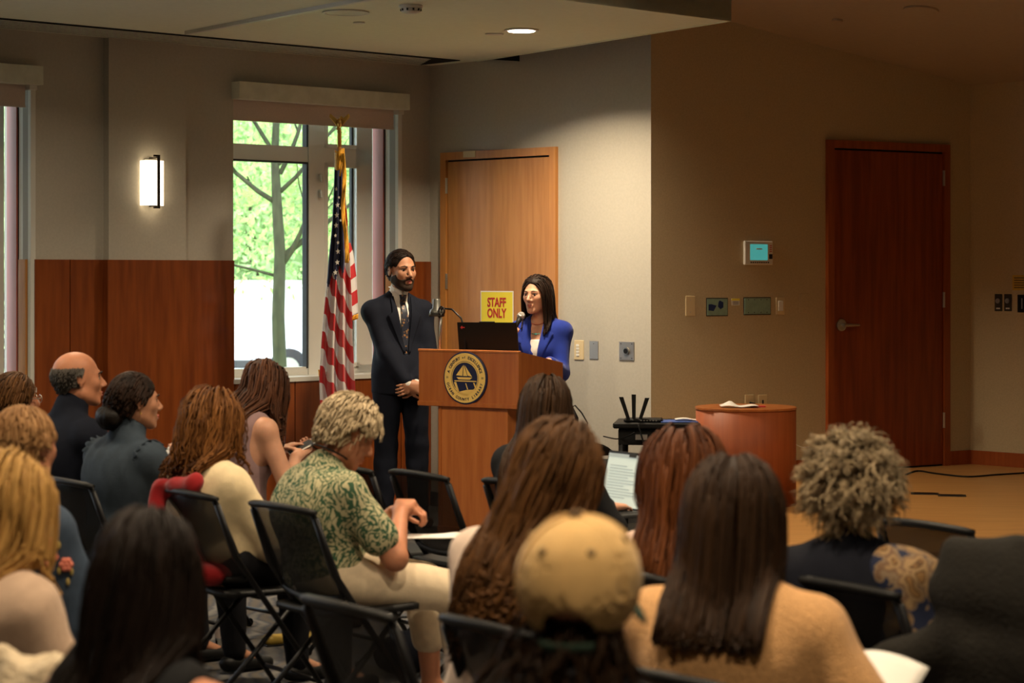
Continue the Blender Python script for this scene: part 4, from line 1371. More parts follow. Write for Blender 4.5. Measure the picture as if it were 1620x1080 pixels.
def surface(D, lo, h):
    S = D < 0
    n = np.array(D.shape)
    c = [S[dx:n[0] - 1 + dx, dy:n[1] - 1 + dy, dz:n[2] - 1 + dz] for dx in (0, 1) for dy in (0, 1) for dz in (0, 1)]
    anyc = c[0].copy(); allc = c[0].copy()
    for q in c[1:]: anyc |= q; allc &= q
    act = anyc & ~allc
    I = np.argwhere(act)
    idx = np.full(act.shape, -1, np.int64); idx[act] = np.arange(len(I))
    corn = [(dx, dy, dz) for dx in (0, 1) for dy in (0, 1) for dz in (0, 1)]
    vals = np.stack([D[I[:, 0] + a, I[:, 1] + b, I[:, 2] + c_] for a, b, c_ in corn], 1).astype(float)
    acc = np.zeros((len(I), 3)); cnt = np.zeros(len(I))
    for i in range(8):
        for j in range(i + 1, 8):
            df = np.array(corn[j]) - np.array(corn[i])
            if np.abs(df).sum() != 1: continue
            a, b = vals[:, i], vals[:, j]
            m = (a < 0) != (b < 0)
            t = np.where(m, a / np.where(m, a - b, 1), 0)
            acc += m[:, None] * (np.array(corn[i]) + t[:, None] * df); cnt += m
    Vt = lo + h * (I + acc / np.maximum(cnt, 1)[:, None])
    F = []
    for a in range(3):
        b, c_ = (a + 1) % 3, (a + 2) % 3
        s0 = [slice(None)] * 3; s1 = [slice(None)] * 3
        s0[a] = slice(0, -1); s1[a] = slice(1, None)
        ch = S[tuple(s0)] != S[tuple(s1)]
        E = np.argwhere(ch)
        E = E[(E[:, b] > 0) & (E[:, c_] > 0) & (E[:, b] < n[b] - 1) & (E[:, c_] < n[c_] - 1)]
        if not len(E): continue
        ins = S[E[:, 0], E[:, 1], E[:, 2]]
        def ci(db, dc):
            q = E.copy(); q[:, b] -= db; q[:, c_] -= dc
            return idx[q[:, 0], q[:, 1], q[:, 2]]
        Q = np.stack([ci(1, 1), ci(0, 1), ci(0, 0), ci(1, 0)], 1)
        Q[~ins] = Q[~ins][:, ::-1]
        F.append(Q)
    F = np.vstack(F)
    F = F[(F >= 0).all(1)]
    return Vt, F


def smooth_mesh(Vt, F, it=1, lam=.5):
    for _ in range(it):
        acc = np.zeros_like(Vt); cnt = np.zeros(len(Vt))
        for a, b in ((0, 1), (1, 2), (2, 3), (3, 0)):
            for p, q in ((a, b), (b, a)):
                np.add.at(acc, F[:, p], Vt[F[:, q]]); np.add.at(cnt, F[:, p], 1)
        Vt = Vt + lam * (acc / np.maximum(cnt, 1)[:, None] - Vt)
    return Vt


def wrinkle(Vt, F, amp, seed=0, sc=26, zs=.5):
    """soft creases pushed along the normals"""
    if amp <= 0: return Vt
    n = np.zeros_like(Vt)
    fn = np.cross(Vt[F[:, 2]] - Vt[F[:, 0]], Vt[F[:, 3]] - Vt[F[:, 1]])
    for k in range(4): np.add.at(n, F[:, k], fn)
    n /= (np.linalg.norm(n, axis=1, keepdims=True) + 1e-12)
    r = np.random.default_rng(seed); f = np.zeros(len(Vt))
    for k in range(6):
        w = r.normal(size=3) * sc * V(1, 1, zs); ph = r.random() * 6.28
        w2 = r.normal(size=3) * sc * .5; 
        f += np.sin(Vt @ w + ph + 1.4 * np.sin(Vt @ w2)) / 6
    f = np.sign(f) * np.abs(f) ** 1.0
    return Vt + n * (amp * 1.6 * f)[:, None]


def build_sdf(sd, name, m, parent, h, e=0.0, crease=0.0, seed=0, sm=1, csc=26, czs=.5, **kw):
    Vt, F = sd.mesh(h, e)
    Vt = smooth_mesh(Vt, F, sm)
    Vt = wrinkle(Vt, F, crease, seed, csc, czs)
    return mesh_obj(name, Vt, F, m, parent, True, **kw)


def skinmat(name, c, var=.10):
    m = mat(name, c, .52, var=var, scale=14, bump=.05, bscale=160, spec=.35)
    b = m.node_tree.nodes['Principled BSDF']
    b.inputs['Subsurface Weight'].default_value = .12
    b.inputs['Subsurface Radius'].default_value = (.01, .004, .002)
    return m


SK_FAIR = skinmat('skin_fair', (.58, .30, .19))
SK_RED = skinmat('skin_ruddy', (.52, .22, .12))
SK_TAN = skinmat('skin_tan', (.42, .20, .115))
M['eye'] = mat('eye_white', (.62, .58, .54), .25)
M['iris'] = mat('iris_dark', (.03, .018, .012), .2)
M['lip'] = mat('lips', (.40, .10, .09), .45)
M['brow'] = mat('eyebrow_hair', (.02, .013, .010), .8)


def hairmat(name, c1, c2, rough=.5):
    m = bpy.data.materials.new(name); m.use_nodes = True
    nt = m.node_tree; b = nt.nodes['Principled BSDF']
    b.inputs['Roughness'].default_value = rough; b.inputs['Specular IOR Level'].default_value = .16
    tc = N(nt, 'ShaderNodeTexCoord'); mp = N(nt, 'ShaderNodeMapping'); mp.inputs['Scale'].default_value = (1, 1, .12)
    nz = N(nt, 'ShaderNodeTexNoise'); nz.inputs['Scale'].default_value = 420; bp = N(nt, 'ShaderNodeBump'); bp.inputs['Strength'].default_value = .5; bp.inputs['Distance'].default_value = .004
    nt.links.new(tc.outputs['Object'], mp.inputs[0]); nt.links.new(mp.outputs[0], nz.inputs['Vector']); nt.links.new(nz.outputs['Fac'], bp.inputs['Height']); nt.links.new(bp.outputs[0], b.inputs['Normal'])
    a = N(nt, 'ShaderNodeAttribute'); a.attribute_name = 'tone'
    r = N(nt, 'ShaderNodeValToRGB'); r.color_ramp.elements[0].color = (*c1, 1); r.color_ramp.elements[1].color = (*c2, 1)
    nt.links.new(a.outputs['Fac'], r.inputs[0]); nt.links.new(r.outputs[0], b.inputs['Base Color'])
    return m


def rotm(yaw, pitch=0.0, roll=0.0):
    """columns: right, forward, up. yaw clockwise from straight away (degrees), pitch up positive, roll towards the right shoulder"""
    a, p, r = math.radians(yaw), math.radians(pitch), math.radians(roll)
    R = V(math.cos(a), -math.sin(a), 0); F = V(math.sin(a), math.cos(a), 0); U = V(0, 0, 1)
    F2 = F * math.cos(p) + U * math.sin(p); U2 = U * math.cos(p) - F * math.sin(p)
    R3 = R * math.cos(r) - U2 * math.sin(r); U3 = U2 * math.cos(r) + R * math.sin(r)
    return np.stack([R3, F2, U3], 1)


def ik(a, b, l1, l2, pole):
    a, b = V(*a), V(*b)
    d = b - a; L = np.linalg.norm(d)
    if L > (l1 + l2) * .995: d = d / L * (l1 + l2) * .995; L = (l1 + l2) * .995
    x = (l1 * l1 - l2 * l2 + L * L) / (2 * L)
    hh = math.sqrt(max(0, l1 * l1 - x * x))
    u = unit(d); p = V(*pole); p = unit(p - u * (p @ u))
    return a + u * x + p * hh, a + d


def head_sdf(S, c, R, s=1.0, female=False, face=True, ears=True):
    T = lambda x, y, z: c + R @ (V(x, y, z) * s)
    S.ell(T(0, -.014, .034), V(.074, .094, .082) * s, R, k=.02)
    S.ell(T(0, .024, -.028), V(.060, .068, .084) * s, R, k=.03)
    jw = .048 if not female else .043
    for q in (-1, 1):
        S.cone(T(q * jw, .002, -.060), T(q * .014, .066, -.096), .020 * s, .016 * s, k=.025)
        S.ell(T(q * .036, .062, -.018), V(.024, .020, .024) * s, R, k=.02)
        if not ears: continue
        S.ell(T(q * .077, -.006, -.006), V(.007, .018, .031) * s, R, k=.008)
        S.ell(T(q * .083, -.001, -.004), V(.004, .009, .019) * s, R, k=.004, sub=True)
    S.ell(T(0, .074, -.100), V(.018, .015, .015) * s, R, k=.02)
    if face:
        for q in (-1, 1):
            S.cone(T(q * .012, .083, .024), T(q * .046, .066, .020), .010 * s, .008 * s, k=.012)
            S.ell(T(q * .031, .099, .002), V(.017, .015, .011) * s, R, k=.012, sub=True)
            S.ell(T(q * .012, .100, -.036), V(.009, .010, .008) * s, R, k=.006)
        S.cone(T(0, .086, .010), T(0, .112, -.028), .008 * s, .0115 * s, k=.010)
        S.cone(T(-.017, .088, -.060), T(.017, .088, -.060), .0065 * s, .0065 * s, k=.008)
        S.cone(T(-.014, .089, -.072), T(.014, .089, -.072), .0075 * s, .0075 * s, k=.008)


def hand_sdf(S, w, d, n, side, curl=.35, s=1.0, spread=.0, k=.004):
    """w wrist, d hand direction, n palm normal (fingers curl towards it), side +1: thumb on the +cross(d,n) side"""
    d = unit(d); n = unit(V(*n) - d * (V(*n) @ d)); l = np.cross(d, n) * side
    S.cone(w, w + d * .03 * s, .024 * s, .026 * s, k=.02, flat=.75, ax=n)
    for q in (-1, -.33, .33, 1):
        S.cone(w + d * .025 * s + l * q * .014 * s, w + d * .085 * s + l * q * .029 * s, .017 * s, .0135 * s, k=.012)
    for i, (q, L) in enumerate(((1, .072), (.33, .080), (-.33, .075), (-1, .060))):
        p = w + d * .088 * s + l * q * .029 * s
        a = 0; dd = unit(d + l * q * (.06 + spread)); rr = .0088 * s
        for j, f in enumerate((.45, .32, .25)):
            a += curl * (1.0 + .25 * j)
            v = dd * math.cos(a) + n * math.sin(a)
            p2 = p + v * L * f * s
            S.cone(p, p2, rr, rr * .9, k=k); p = p2; rr *= .9
    p = w + d * .030 * s + l * .024 * s
    v = unit(d * .62 + l * .62 + n * .35)
    p2 = p + v * .042 * s; S.cone(p, p2, .0135 * s, .0105 * s, k=.01)
    v = unit(d * .85 + l * .2 + n * .45)
    p3 = p2 + v * .030 * s; S.cone(p2, p3, .0102 * s, .0092 * s, k=k)
    v = unit(d * .85 - l * .1 + n * .5)
    S.cone(p3, p3 + v * .024 * s, .0092 * s, .0075 * s, k=k)


def upper_body(S, J, s=1.0, female=False, bulk=1.0, neck=True, arms=True, fore=True, sleeve=1.0, armr=1.0):
    """J: joints dict. torso, shoulders, arms"""
    Rt, Ft = J['Rt'], J['Ft']
    pel, che, sc = J['pelvis'], J['chest'], J['sc']
    w = .155 if not female else .145
    S.ell(pel + V(0, 0, .02), V(w * 1.02, .115, .12) * bulk * s, np.stack([J['Rs'], J['Fs'], V(0, 0, 1)], 1), k=.06)
    waist = pel * .55 + che * .45
    S.cone(pel + V(0, 0, .03), waist, .145 * bulk * s, (.135 if not female else .122) * bulk * s, k=.06, flat=.74, ax=Ft)
    S.cone(waist, che, (.135 if not female else .124) * bulk * s, (.158 if not female else .140) * bulk * s, k=.06, flat=.70, ax=Ft)
    S.cone(che - Rt * .055 * s, che + Rt * .055 * s, .112 * bulk * s, .112 * bulk * s, k=.05, flat=.9, ax=Ft)
    S.cone(che + (sc - che) * .55 - Rt * .085 * s, che + (sc - che) * .55 + Rt * .085 * s, .085 * s, .085 * s, k=.05, flat=.95, ax=Ft)
    if female:
        for q in (-1, 1): S.ell(che + Ft * .075 * s + Rt * q * .065 * s + V(0, 0, -.02), V(.058, .055, .058) * s, k=.04)
    for q in (-1, 1):
        sh = J['shL'] if q < 0 else J['shR']
        S.cone(J['neck'] - Ft * .012 - V(0, 0, .012), sh - Rt * q * .02, .036 * s, .044 * s, k=.04)
        if arms:
            el = J['elL'] if q < 0 else J['elR']; wr = J['wrL'] if q < 0 else J['wrR']
            S.ell(sh, V(.051, .052, .054) * s * (1 + (armr - 1) * .5), k=.03)
            e2 = sh + (el - sh) * min(1, sleeve * 2)
            S.cone(sh, e2, .049 * s * (1 + (armr - 1) * .6), (.052 + (.042 - .052) * min(1, sleeve * 2)) * s * armr, k=.03)
            if sleeve > .5:
                f = (sleeve - .5) * 2
                S.cone(el, el + (wr - el) * f, .042 * s * armr, (.042 + (.027 - .042) * f) * s * (armr if armr < 1.15 else 1.1), k=.025)
    if neck:
        S.cone(J['neck'] - V(0, 0, .03), J['headc'] - J['Rh'][:, 2] * .06 * s - J['Rh'][:, 1] * .018 * s, .052 * s * (1 if not female else .88), .050 * s * (1 if not female else .86), k=.025)
    return S


def legs(S, J, s=1.0, bulk=1.0, knees_only=False, shorts=1.0, calf=True, k=.03):
    for q in ('L', 'R'):
        hip, kn, an = J['hip' + q], J['kn' + q], J['an' + q]
        S.cone(hip, kn, .088 * s * bulk, .058 * s * bulk, k=k)
        if calf:
            m = kn + (an - kn) * .3
            S.cone(kn, m, .056 * s * bulk, .055 * s * bulk, k=k); e2 = m + (an - m) * shorts
            S.cone(m, e2, .055 * s * bulk, (.055 + (.037 - .055) * shorts) * s * bulk, k=k)


def joints(spec):
    """all in the figure's own frame: origin on the floor under the pelvis, axes parallel to the room's"""
    s = spec.get('s', 1.0); hs = spec.get('hs', s)
    J = {}
    ys, yt = spec.get('seat_yaw', 50), spec.get('torso_yaw', spec.get('seat_yaw', 50))
    Rs, Rt_ = rotm(ys), rotm(yt)
    J['Rs'], J['Fs'] = Rs[:, 0], Rs[:, 1]; J['Rt'], J['Ft'] = Rt_[:, 0], Rt_[:, 1]
    J['Rh'] = rotm(spec.get('head_yaw', yt), spec.get('head_pitch', 0), spec.get('head_roll', 0))
    J['pelvis'] = V(0, 0, spec['pel_z'])
    J['headc'] = V(*spec['headc'])
    J['neck'] = J['headc'] - J['Rh'][:, 2] * .115 * hs - J['Rh'][:, 1] * .035 * hs - V(0, 0, .02)
    J['sc'] = J['neck'] - V(0, 0, .070 * s) - J['Ft'] * .008
    back = spec.get('back', .02)
    J['chest'] = J['pelvis'] + (J['sc'] - J['pelvis']) * .66 - J['Ft'] * back
    sw = spec.get('sw', .178 if not spec.get('female') else .158) * s
    dl, drr = spec.get('sh_dz', (0, 0))
    J['shL'] = J['sc'] - J['Rt'] * sw - V(0, 0, .032 - dl); J['shR'] = J['sc'] + J['Rt'] * sw - V(0, 0, .032 - drr)
    for q, sg in (('L', -1), ('R', 1)):
        hp = spec.get('hand' + q)
        if hp is None:
            hp = J['pelvis'] + J['Fs'] * .30 * s + J['Rs'] * sg * .07 + V(0, 0, .10)
        pole = spec.get('pole' + q)
        if pole is None: pole = J['Rt'] * sg * .7 - J['Ft'] * .6 - V(0, 0, .7)
        J['el' + q], J['wr' + q] = ik(J['sh' + q], hp, .285 * s, .255 * s, pole)
        J['hip' + q] = J['pelvis'] + J['Rs'] * sg * .088 * s - V(0, 0, .015)
    return J


def eyes_face(parent, c, R, s, male=False, beard=None, browm=None, lipm=None):
    T = lambda x, y, z: c + R @ (V(x, y, z) * s)
    for q in (-1, 1):
        p = T(q * .031, .0715, .002)
        mb = MB(); mb.ball((0, 0, 0), .0118 * s, 14, 10); mb.xf(np.vstack([np.hstack([R, p[:, None]]), [0, 0, 0, 1]]))
        e = mb.build('eye', M['eye'], parent, True)
        mb = MB(); p2 = T(q * .032, .0823, .001); mb.tube([p2 - R[:, 1] * .002, p2 + R[:, 1] * .0012], .0058 * s, 10); mb.build('iris', M['iris'], e)
        mb = MB(); mb.tube([T(q * .019, .0825, .0075), T(q * .031, .0845, .0100), T(q * .044, .0770, .0065)], [.0016, .0022, .0016], 6); mb.build('eyelid', M['brow'], parent, True)
        mb = MB(); mb.tube([T(q * .014, .0945, .021), T(q * .030, .0935, .027), T(q * .050, .0755, .021)], [.0040 if male else .0025, .0042 if male else .0028, .0018], 6); mb.build('eyebrow', browm or M['brow'], parent, True)
    mb = MB()
    mb.tube([T(-.022, .0880, -.0655), T(-.008, .0960, -.0605), T(0, .0965, -.062), T(.008, .0960, -.0605), T(.022, .0880, -.0655)], [.0012, .0042, .004, .0042, .0012], 8)
    mb.tube([T(-.020, .0880, -.0675), T(0, .0975, -.0725), T(.020, .0880, -.0675)], [.0012, .0052, .0012], 8)
    mb.build('lips', lipm or M['lip'], parent, True)


# ------------------------------------------------------------------ hair
def make_hair(parent, J, s, m, coll, kind='long', zend=-.35, n=420, vol=.015, wave=.0, wfreq=30, r=.006, seed=1, part=0.0, spread=.0, hairline=.052, flow=None, drift=0.0, lw=.115, zmax=9.,
              shell=True, clumps=70, ds=.014, length=None, back_bias=0.0, grav=.34, name='hair', tone_hi=1.0, cut_jit=.03, flick=0.0, fluff=1.0, curl_r=.010, curl_n=2.2, nape=-.075, hfwd=.07, lay=.6):
    """strands grow from the scalp, fall under gravity and rest on the head, neck, clothes"""
    rg = np.random.default_rng(seed)
    c, R = J['headc'], J['Rh']
    cr = V(.077, .097, .085) * s; cc = c + R @ (V(0, -.014, .034) * s)
    i = np.arange(n * 3) + .5
    ph = np.arccos(1 - 2 * i / (n * 3)); th = math.pi * (1 + 5 ** .5) * i
    dirs = np.stack([np.cos(th) * np.sin(ph), np.sin(th) * np.sin(ph), np.cos(ph)], 1)
    L = dirs * (cr / s) + V(0, -.014, .034)
    keep = ((L[:, 2] > nape) & ~((L[:, 1] > .035 - .25 * (L[:, 2] - .05)) & (L[:, 2] < hairline)) & ~((L[:, 1] > .005) & (L[:, 2] < .035)) & ~((L[:, 1] > -.035) & (L[:, 2] < -.01)) & (L[:, 1] < hfwd) & (L[:, 2] < zmax))
    dirs = dirs[keep]; L = L[keep]
    if len(dirs) > n:
        sel = rg.permutation(len(dirs))[:n]; dirs = dirs[sel]; L = L[sel]
    n = len(dirs)
    roots = cc + (dirs * cr) @ R.T
    nor = unit_rows((dirs / cr) @ R.T)
    # clumps
    ci = rg.integers(0, n, clumps)
    own = np.argmin(((roots[:, None] - roots[ci][None]) ** 2).sum(-1), 1)
    cph = rg.random(clumps) * 6.28; ctone = rg.random(clumps)
    tone = np.clip(.55 * ctone[own] + .45 * rg.random(n), 0, 1) * tone_hi
    off = (.004 + vol * rg.random(n) ** lay)
    outs = []
    if kind in ('long', 'bob'):
        side = np.sign(L[:, 0] - part + 1e-6)
        lat = side * np.clip(np.abs(L[:, 0] - part) / .05, .15, 1)
        top = np.clip((L[:, 2] - .03) / .08, 0, 1)
        v = R[:, 0][None] * lat[:, None] * .8 - R[:, 1][None] * ((.25 + back_bias) * np.ones(n) + .3 * top)[:, None] + V(0, 0, -1)[None] * (1 - .8 * top)[:, None]
        if flow is not None: v = np.tile(R @ V(*flow), (n, 1)) + R[:, 0][None] * lat[:, None] * .25
        v = v - (v * nor).sum(1, keepdims=True) * nor
        v = unit_rows(unit_rows(v) + nor * .22 * fluff)
        back = -J['Ft'] * .18
        fall = unit(V(0, 0, -1) + (back if flow is None else R @ V(*flow)) + J['Rt'] * drift)
        run = np.zeros(n); maxl = (length or 9) * (.75 + .5 * rg.random(n)) * s
        P = roots.copy(); pts = [P.copy()]
        zc = c[2] + zend + rg.normal(size=n) * cut_jit
        alive = np.ones(n, bool)
        maxn = int((abs(zend) + .30) / ds) + 4
        if length: maxn = int(length * 1.3 / ds) + 2
        for k in range(maxn):
            cl_n = rg.normal(size=(clumps, 3))[own] * .035
            v = unit_rows(v * (1 - grav) + fall * grav + cl_n * .5 + nor * spread * .05)
            P2 = P + v * ds
            d = coll.eval(P2); bad = d < off
            if bad.any():
                g = coll.grad(P2[bad])
                low = P2[bad][:, 2] < J['neck'][2] + .05
                fb_ = ((P2[bad] - J['neck']) @ J['Ft'])
                sd2 = np.where(fb_ > .05, 1.0, -1.0)[:, None] * J['Ft'][None]
                w_ = (sd2 * g).sum(1, keepdims=True)
                g2 = np.where(low[:, None], sd2, g)
                amt = (off[bad] - d[bad])[:, None] * np.where(low[:, None], np.minimum(1.4, .8 / np.maximum(w_, .3)), .8)
                P2[bad] += g2 * amt
                vb = v[bad]; dn = (vb * g2).sum(1, keepdims=True)
                vb = vb - np.minimum(dn, 0) * g2
                vb = vb - np.where(low[:, None], .5, 0) * (vb @ J['Rt'])[:, None] * J['Rt'][None]
                v[bad] = unit_rows(vb)
            lowp = P2[:, 2] < J['neck'][2] + .06
            la = (P2 - J['neck']) @ J['Rt'] - drift * .0
            ex = np.sign(la) * np.maximum(0, np.abs(la) - lw * s) * .35 * lowp * (1 if drift == 0 else 0)
            P2 = P2 - ex[:, None] * J['Rt'][None]
            # keep the face free
            l = (P2 - c) @ R
            fr_ = (l[:, 1] > .045) & (np.abs(l[:, 0]) < .066) & (l[:, 2] < .045)
            if fr_.any(): P2[fr_] += (R[:, 0][None] * (np.sign(l[fr_, 0]) * .010)[:, None] - R[:, 1][None] * .006)
            run += ds; stop = (P2[:, 2] < zc) | (run > maxl)
            alive &= ~stop
            P = np.where(alive[:, None], P2, P); pts.append(P.copy())
        A = np.stack(pts, 1)
        if wave > 0:
            K = A.shape[1]; t = np.arange(K) * ds
            amp = wave * np.clip(t / .18, 0, 1)
            phs = cph[own][:, None] + wfreq * t[None] + rg.normal(size=(n, 1)) * .35
            latr = unit_rows(np.cross(nor, V(0, 0, 1)) + 1e-6)
            A = A + latr[:, None] * (amp * np.sin(phs))[..., None] + nor[:, None] * (amp * .6 * np.cos(phs))[..., None]
        if flick:
            K = A.shape[1]; t = np.linspace(0, 1, K) ** 6
            A = A + nor[:, None] * (t * flick)[None, :, None] * V(1, 1, .2)
        lens = np.sqrt((np.diff(A, axis=1) ** 2).sum(-1)).sum(1)
        la_ = (A - c) @ R
        face_hit = ((np.abs(la_[..., 0]) < .054 * s) & (la_[..., 1] > .055 * s) & (la_[..., 2] < .048 * s) & (la_[..., 2] > -.11)).any(1)
        ok = (lens > (.04 if not length else .008)) & ~face_hit; A = A[ok]; tone = tone[ok]; own_ = own[ok]; nor_ = nor[ok]
        step = 3 if A.shape[1] > 34 else (2 if A.shape[1] > 14 else 1)
        idxs = list(range(0, A.shape[1], step)); 
        if idxs[-1] != A.shape[1] - 1: idxs.append(A.shape[1] - 1)
        A = A[:, idxs]
    else:                                   # short / curly tufts
        ln = (length or .05) * (.7 + .6 * rg.random(n)) * s
        K = 9
        t = np.linspace(0, 1, K)
        sweep = V(0, 0, -1) * .5 - R[:, 1] * .4
        if kind == 'short': dirv = unit_rows(nor * .35 * fluff + sweep[None] + R[:, 1][None] * .0 + rg.normal(size=(clumps, 3))[own] * .25)
        else: dirv = unit_rows(nor * 1.0 * fluff + V(0, 0, -.35)[None] + rg.normal(size=(clumps, 3))[own] * .35)
        A = roots[:, None] + dirv[:, None] * (ln[:, None] * t[None])[..., None] * .8 + nor[:, None] * (off[:, None] * np.sqrt(t)[None])[..., None]
        A[:, :, 2] -= (grav * (t[None] * ln[:, None]) ** 1.0 * t[None])
        if kind == 'curly':
            a1 = unit_rows(np.cross(dirv, rg.normal(size=(n, 3)))); a2 = np.cross(dirv, a1)
            phs = cph[own][:, None] + 6.28 * curl_n * t[None] + rg.normal(size=(n, 1)) * .6
            amp = curl_r * (.3 + .7 * t)[None, :] * (.7 + .6 * rg.random((n, 1)))
            A = A + a1[:, None] * (amp * np.cos(phs))[..., None] + a2[:, None] * (amp * np.sin(phs))[..., None]
        nor_ = nor
        d = coll.eval(A.reshape(-1, 3)).reshape(A.shape[:2])
        push = np.maximum(0, .003 - d)
        A = A + nor[:, None] * push[..., None]
    # tubes
    n, K = A.shape[:2]
    T = np.gradient(A, axis=1); T /= (np.linalg.norm(T, axis=2, keepdims=True) + 1e-9)
    B = np.cross(T, nor_[:, None]); B /= (np.linalg.norm(B, axis=2, keepdims=True) + 1e-9)
    C = np.cross(B, T)
    t = np.linspace(0, 1, K)
    rad = r * (1 - .75 * np.clip((t - .75) / .25, 0, 1) ** 2) * (.6 + .4 * np.clip(t / .1, 0, 1))
    rr = rad[None, :, None] * (.7 + .6 * rg.random((n, 1, 1)))
    ring = [A + B * rr, A + C * rr * .6, A - B * rr]
    Vt = np.stack(ring, 2).reshape(-1, 3)
    base = (np.arange(n) * K * 3)[:, None, None] + (np.arange(K - 1) * 3)[None, :, None]
    q = np.arange(3)[None, None, :]; q2 = (q + 1) % 3
    F = np.stack([base + q, base + q2, base + 3 + q2, base + 3 + q], -1).reshape(-1, 4)
    tn = np.repeat(tone, K * 3)
    allV, allF, allT = [Vt], [F], [tn]
    if shell:
        S = SDF(); o = max(.004, vol * .35)
        S.ell(cc, cr + o, R, k=.01)
        T_ = lambda x, y, z: c + R @ (V(x, y, z) * s)
        S.ell(T_(0, .085, -.045), V(.066 + o, .085, .045 + hairline) * s, R, k=.02, sub=True)
        for q_ in (-1, 1): S.ell(T_(q_ * .085, .02, -.02), V(.03, .042, .05) * s, R, k=.015, sub=True)
        S.half(T_(0, 0, nape - .005), -R[:, 2], k=.01)
        sv, sf = S.mesh(.009 * s)
        allF.append(sf + len(Vt)); allV.append(sv); allT.append(np.full(len(sv), .25 * tone_hi))
    o_ = mesh_obj(name, np.vstack(allV), np.vstack(allF), m, parent, True, attrs={'tone': np.concatenate(allT)})
    return o_


def unit_rows(a):
    return a / (np.linalg.norm(a, axis=-1, keepdims=True) + 1e-12)


# ------------------------------------------------------------------ seated figures
def seated(spec):
    """spec: px, top (row of the crown), D, label ..."""
    s = spec.get('s', 1.0)
    fem = spec.get('female', False)
    px, top, D = spec['px'], spec['top'], spec['D']
    Ph = at(px, top, D)
    hp = spec.get('hair_h', .02)
    yt = spec.get('torso_yaw', spec.get('seat_yaw', 50))
    Rh = rotm(spec.get('head_yaw', yt), spec.get('head_pitch', 0), spec.get('head_roll', 0))
    up = .034 + .082
    Hc = V(Ph[0], Ph[1], Ph[2] - hp - up * s * max(.75, Rh[2, 2]))
    lean = spec.get('lean', .06)
    Ft = rotm(yt)[:, 1]
    Fs = rotm(spec.get('seat_yaw', 50))[:, 1]; Rs = rotm(spec.get('seat_yaw', 50))[:, 0]
    base = Hc - Ft * lean; base = V(base[0], base[1], 0)
    if 'shift' in spec: base += V(spec['shift'][0], spec['shift'][1], 0)
    spec = dict(spec); spec['headc'] = Hc - base; spec['pel_z'] = .45 + .115 * s
    for k in ('handL', 'handR'):
        if k in spec:      # seat frame: right, forward, up
            a, b, c_ = spec[k]; spec[k] = Rs * a + Fs * b + V(0, 0, c_)
    for k in ('poleL', 'poleR'):
        if k in spec: spec[k] = Rs * spec[k][0] + Fs * spec[k][1] + V(0, 0, spec[k][2])
    J = joints(spec)
    fwd = spec.get('thigh', .42) * s
    for q, sg in (('L', -1), ('R', 1)):
        kx = spec.get('knee_out', .06)
        J['kn' + q] = J['hip' + q] + Fs * fwd + Rs * sg * kx + V(0, 0, -.03)
        J['kn' + q][2] = max(.47 * s, .44)
        ft = spec.get('foot' + q, (0, .03))
        J['an' + q] = V(J['kn' + q][0], J['kn' + q][1], .085) + Fs * ft[1] + Rs * ft[0]
    root = empty('person', (base[0], base[1], 0), 0, spec['label'], 'person', spec.get('group'))
    sk = spec.get('skin', SK_FAIR)
    hres = spec.get('res', .0115)
    # body: one continuous surface
    S = SDF()
    upper_body(S, J, s, fem, spec.get('bulk', 1.0) * .93)
    legs(S, J, s * .92)
    for q in ('L', 'R'):
        S.cone(J['an' + q], J['an' + q] + Fs * .13 + V(0, 0, -.055), .034, .024, k=.02, flat=.8, ax=(0, 0, 1))
    head_sdf(S, J['headc'], J['Rh'], s, fem, spec.get('face', True), spec.get('ears', True))
    for q, sg in (('L', -1), ('R', 1)):
        fa = unit(J['wr' + q] - J['el' + q])
        hd = spec.get('hdir' + q); hd = fa if hd is None else (Rs * hd[0] + Fs * hd[1] + V(0, 0, hd[2]))
        hn = spec.get('hn' + q, (0, 0, -1)); hn = Rs * hn[0] + Fs * hn[1] + V(0, 0, hn[2])
        side = spec.get('side' + q)
        if side is None:
            l = np.cross(unit(hd), unit(hn)); side = 1 if (l @ (Rs * -sg)) > 0 else -1
        hand_sdf(S, J['wr' + q], hd, hn, side, spec.get('curl' + q, .35), s, spec.get('fs', 0.0))
    build_sdf(S, 'body', sk, root, hres, sm=1)
    coll = S.copy()
    # clothes
    C = SDF()
    sl = spec.get('sleeve', 1.0)
    e = spec.get('ease', .014)
    upper_body(C, J, s, fem, spec.get('bulk', 1.0), neck=False, arms=sl > 0, sleeve=sl, armr=spec.get('armr', 1.0))
    if sl <= 0:
        for q, sg in (('L', -1), ('R', 1)): C.half(J['sh' + q] + J['Rt'] * sg * -.012, J['Rt'] * sg, k=.02)
    if spec.get('collar'):
        C.cone(J['neck'] - V(0, 0, .005), J['neck'] + (J['headc'] - J['neck']) * .18, .054 * s, .052 * s, k=.02)
    hem = spec.get('hem', .46)
    if sl > 0.0 and sl < .95:
        for q in ('L', 'R'):
            a, b = J['sh' + q], J['el' + q]
            pt = a + (b - a) * min(1, sl * 2) if sl <= .5 else J['el' + q] + (J['wr' + q] - J['el' + q]) * (sl - .5) * 2
            C.p.append(('cutarm', pt, unit(b - a) if sl <= .5 else unit(J['wr' + q] - J['el' + q])))
    C.p = [p for p in C.p if p[0] != 'cutarm']
    for p in C.p: coll.p.append(p[:3] + ((p[3] + e, p[4] + e) if p[0] == 'c' else (p[3], p[4])) + p[5:] if p[0] == 'c' else ((p[0], p[1], p[2] + e) + p[3:] if p[0] == 'e' else p))
    coll.p = [p for p in coll.p if p[0] != 'h']
    top_o = build_sdf(C, spec.get('top_name', 'shirt'), spec['top_mat'], root, .0125, e, spec.get('crease', .0045), spec.get('seed', 1), 1)
    if spec.get('top_label'): top_o['label'] = spec['top_label']
    Tt = SDF()
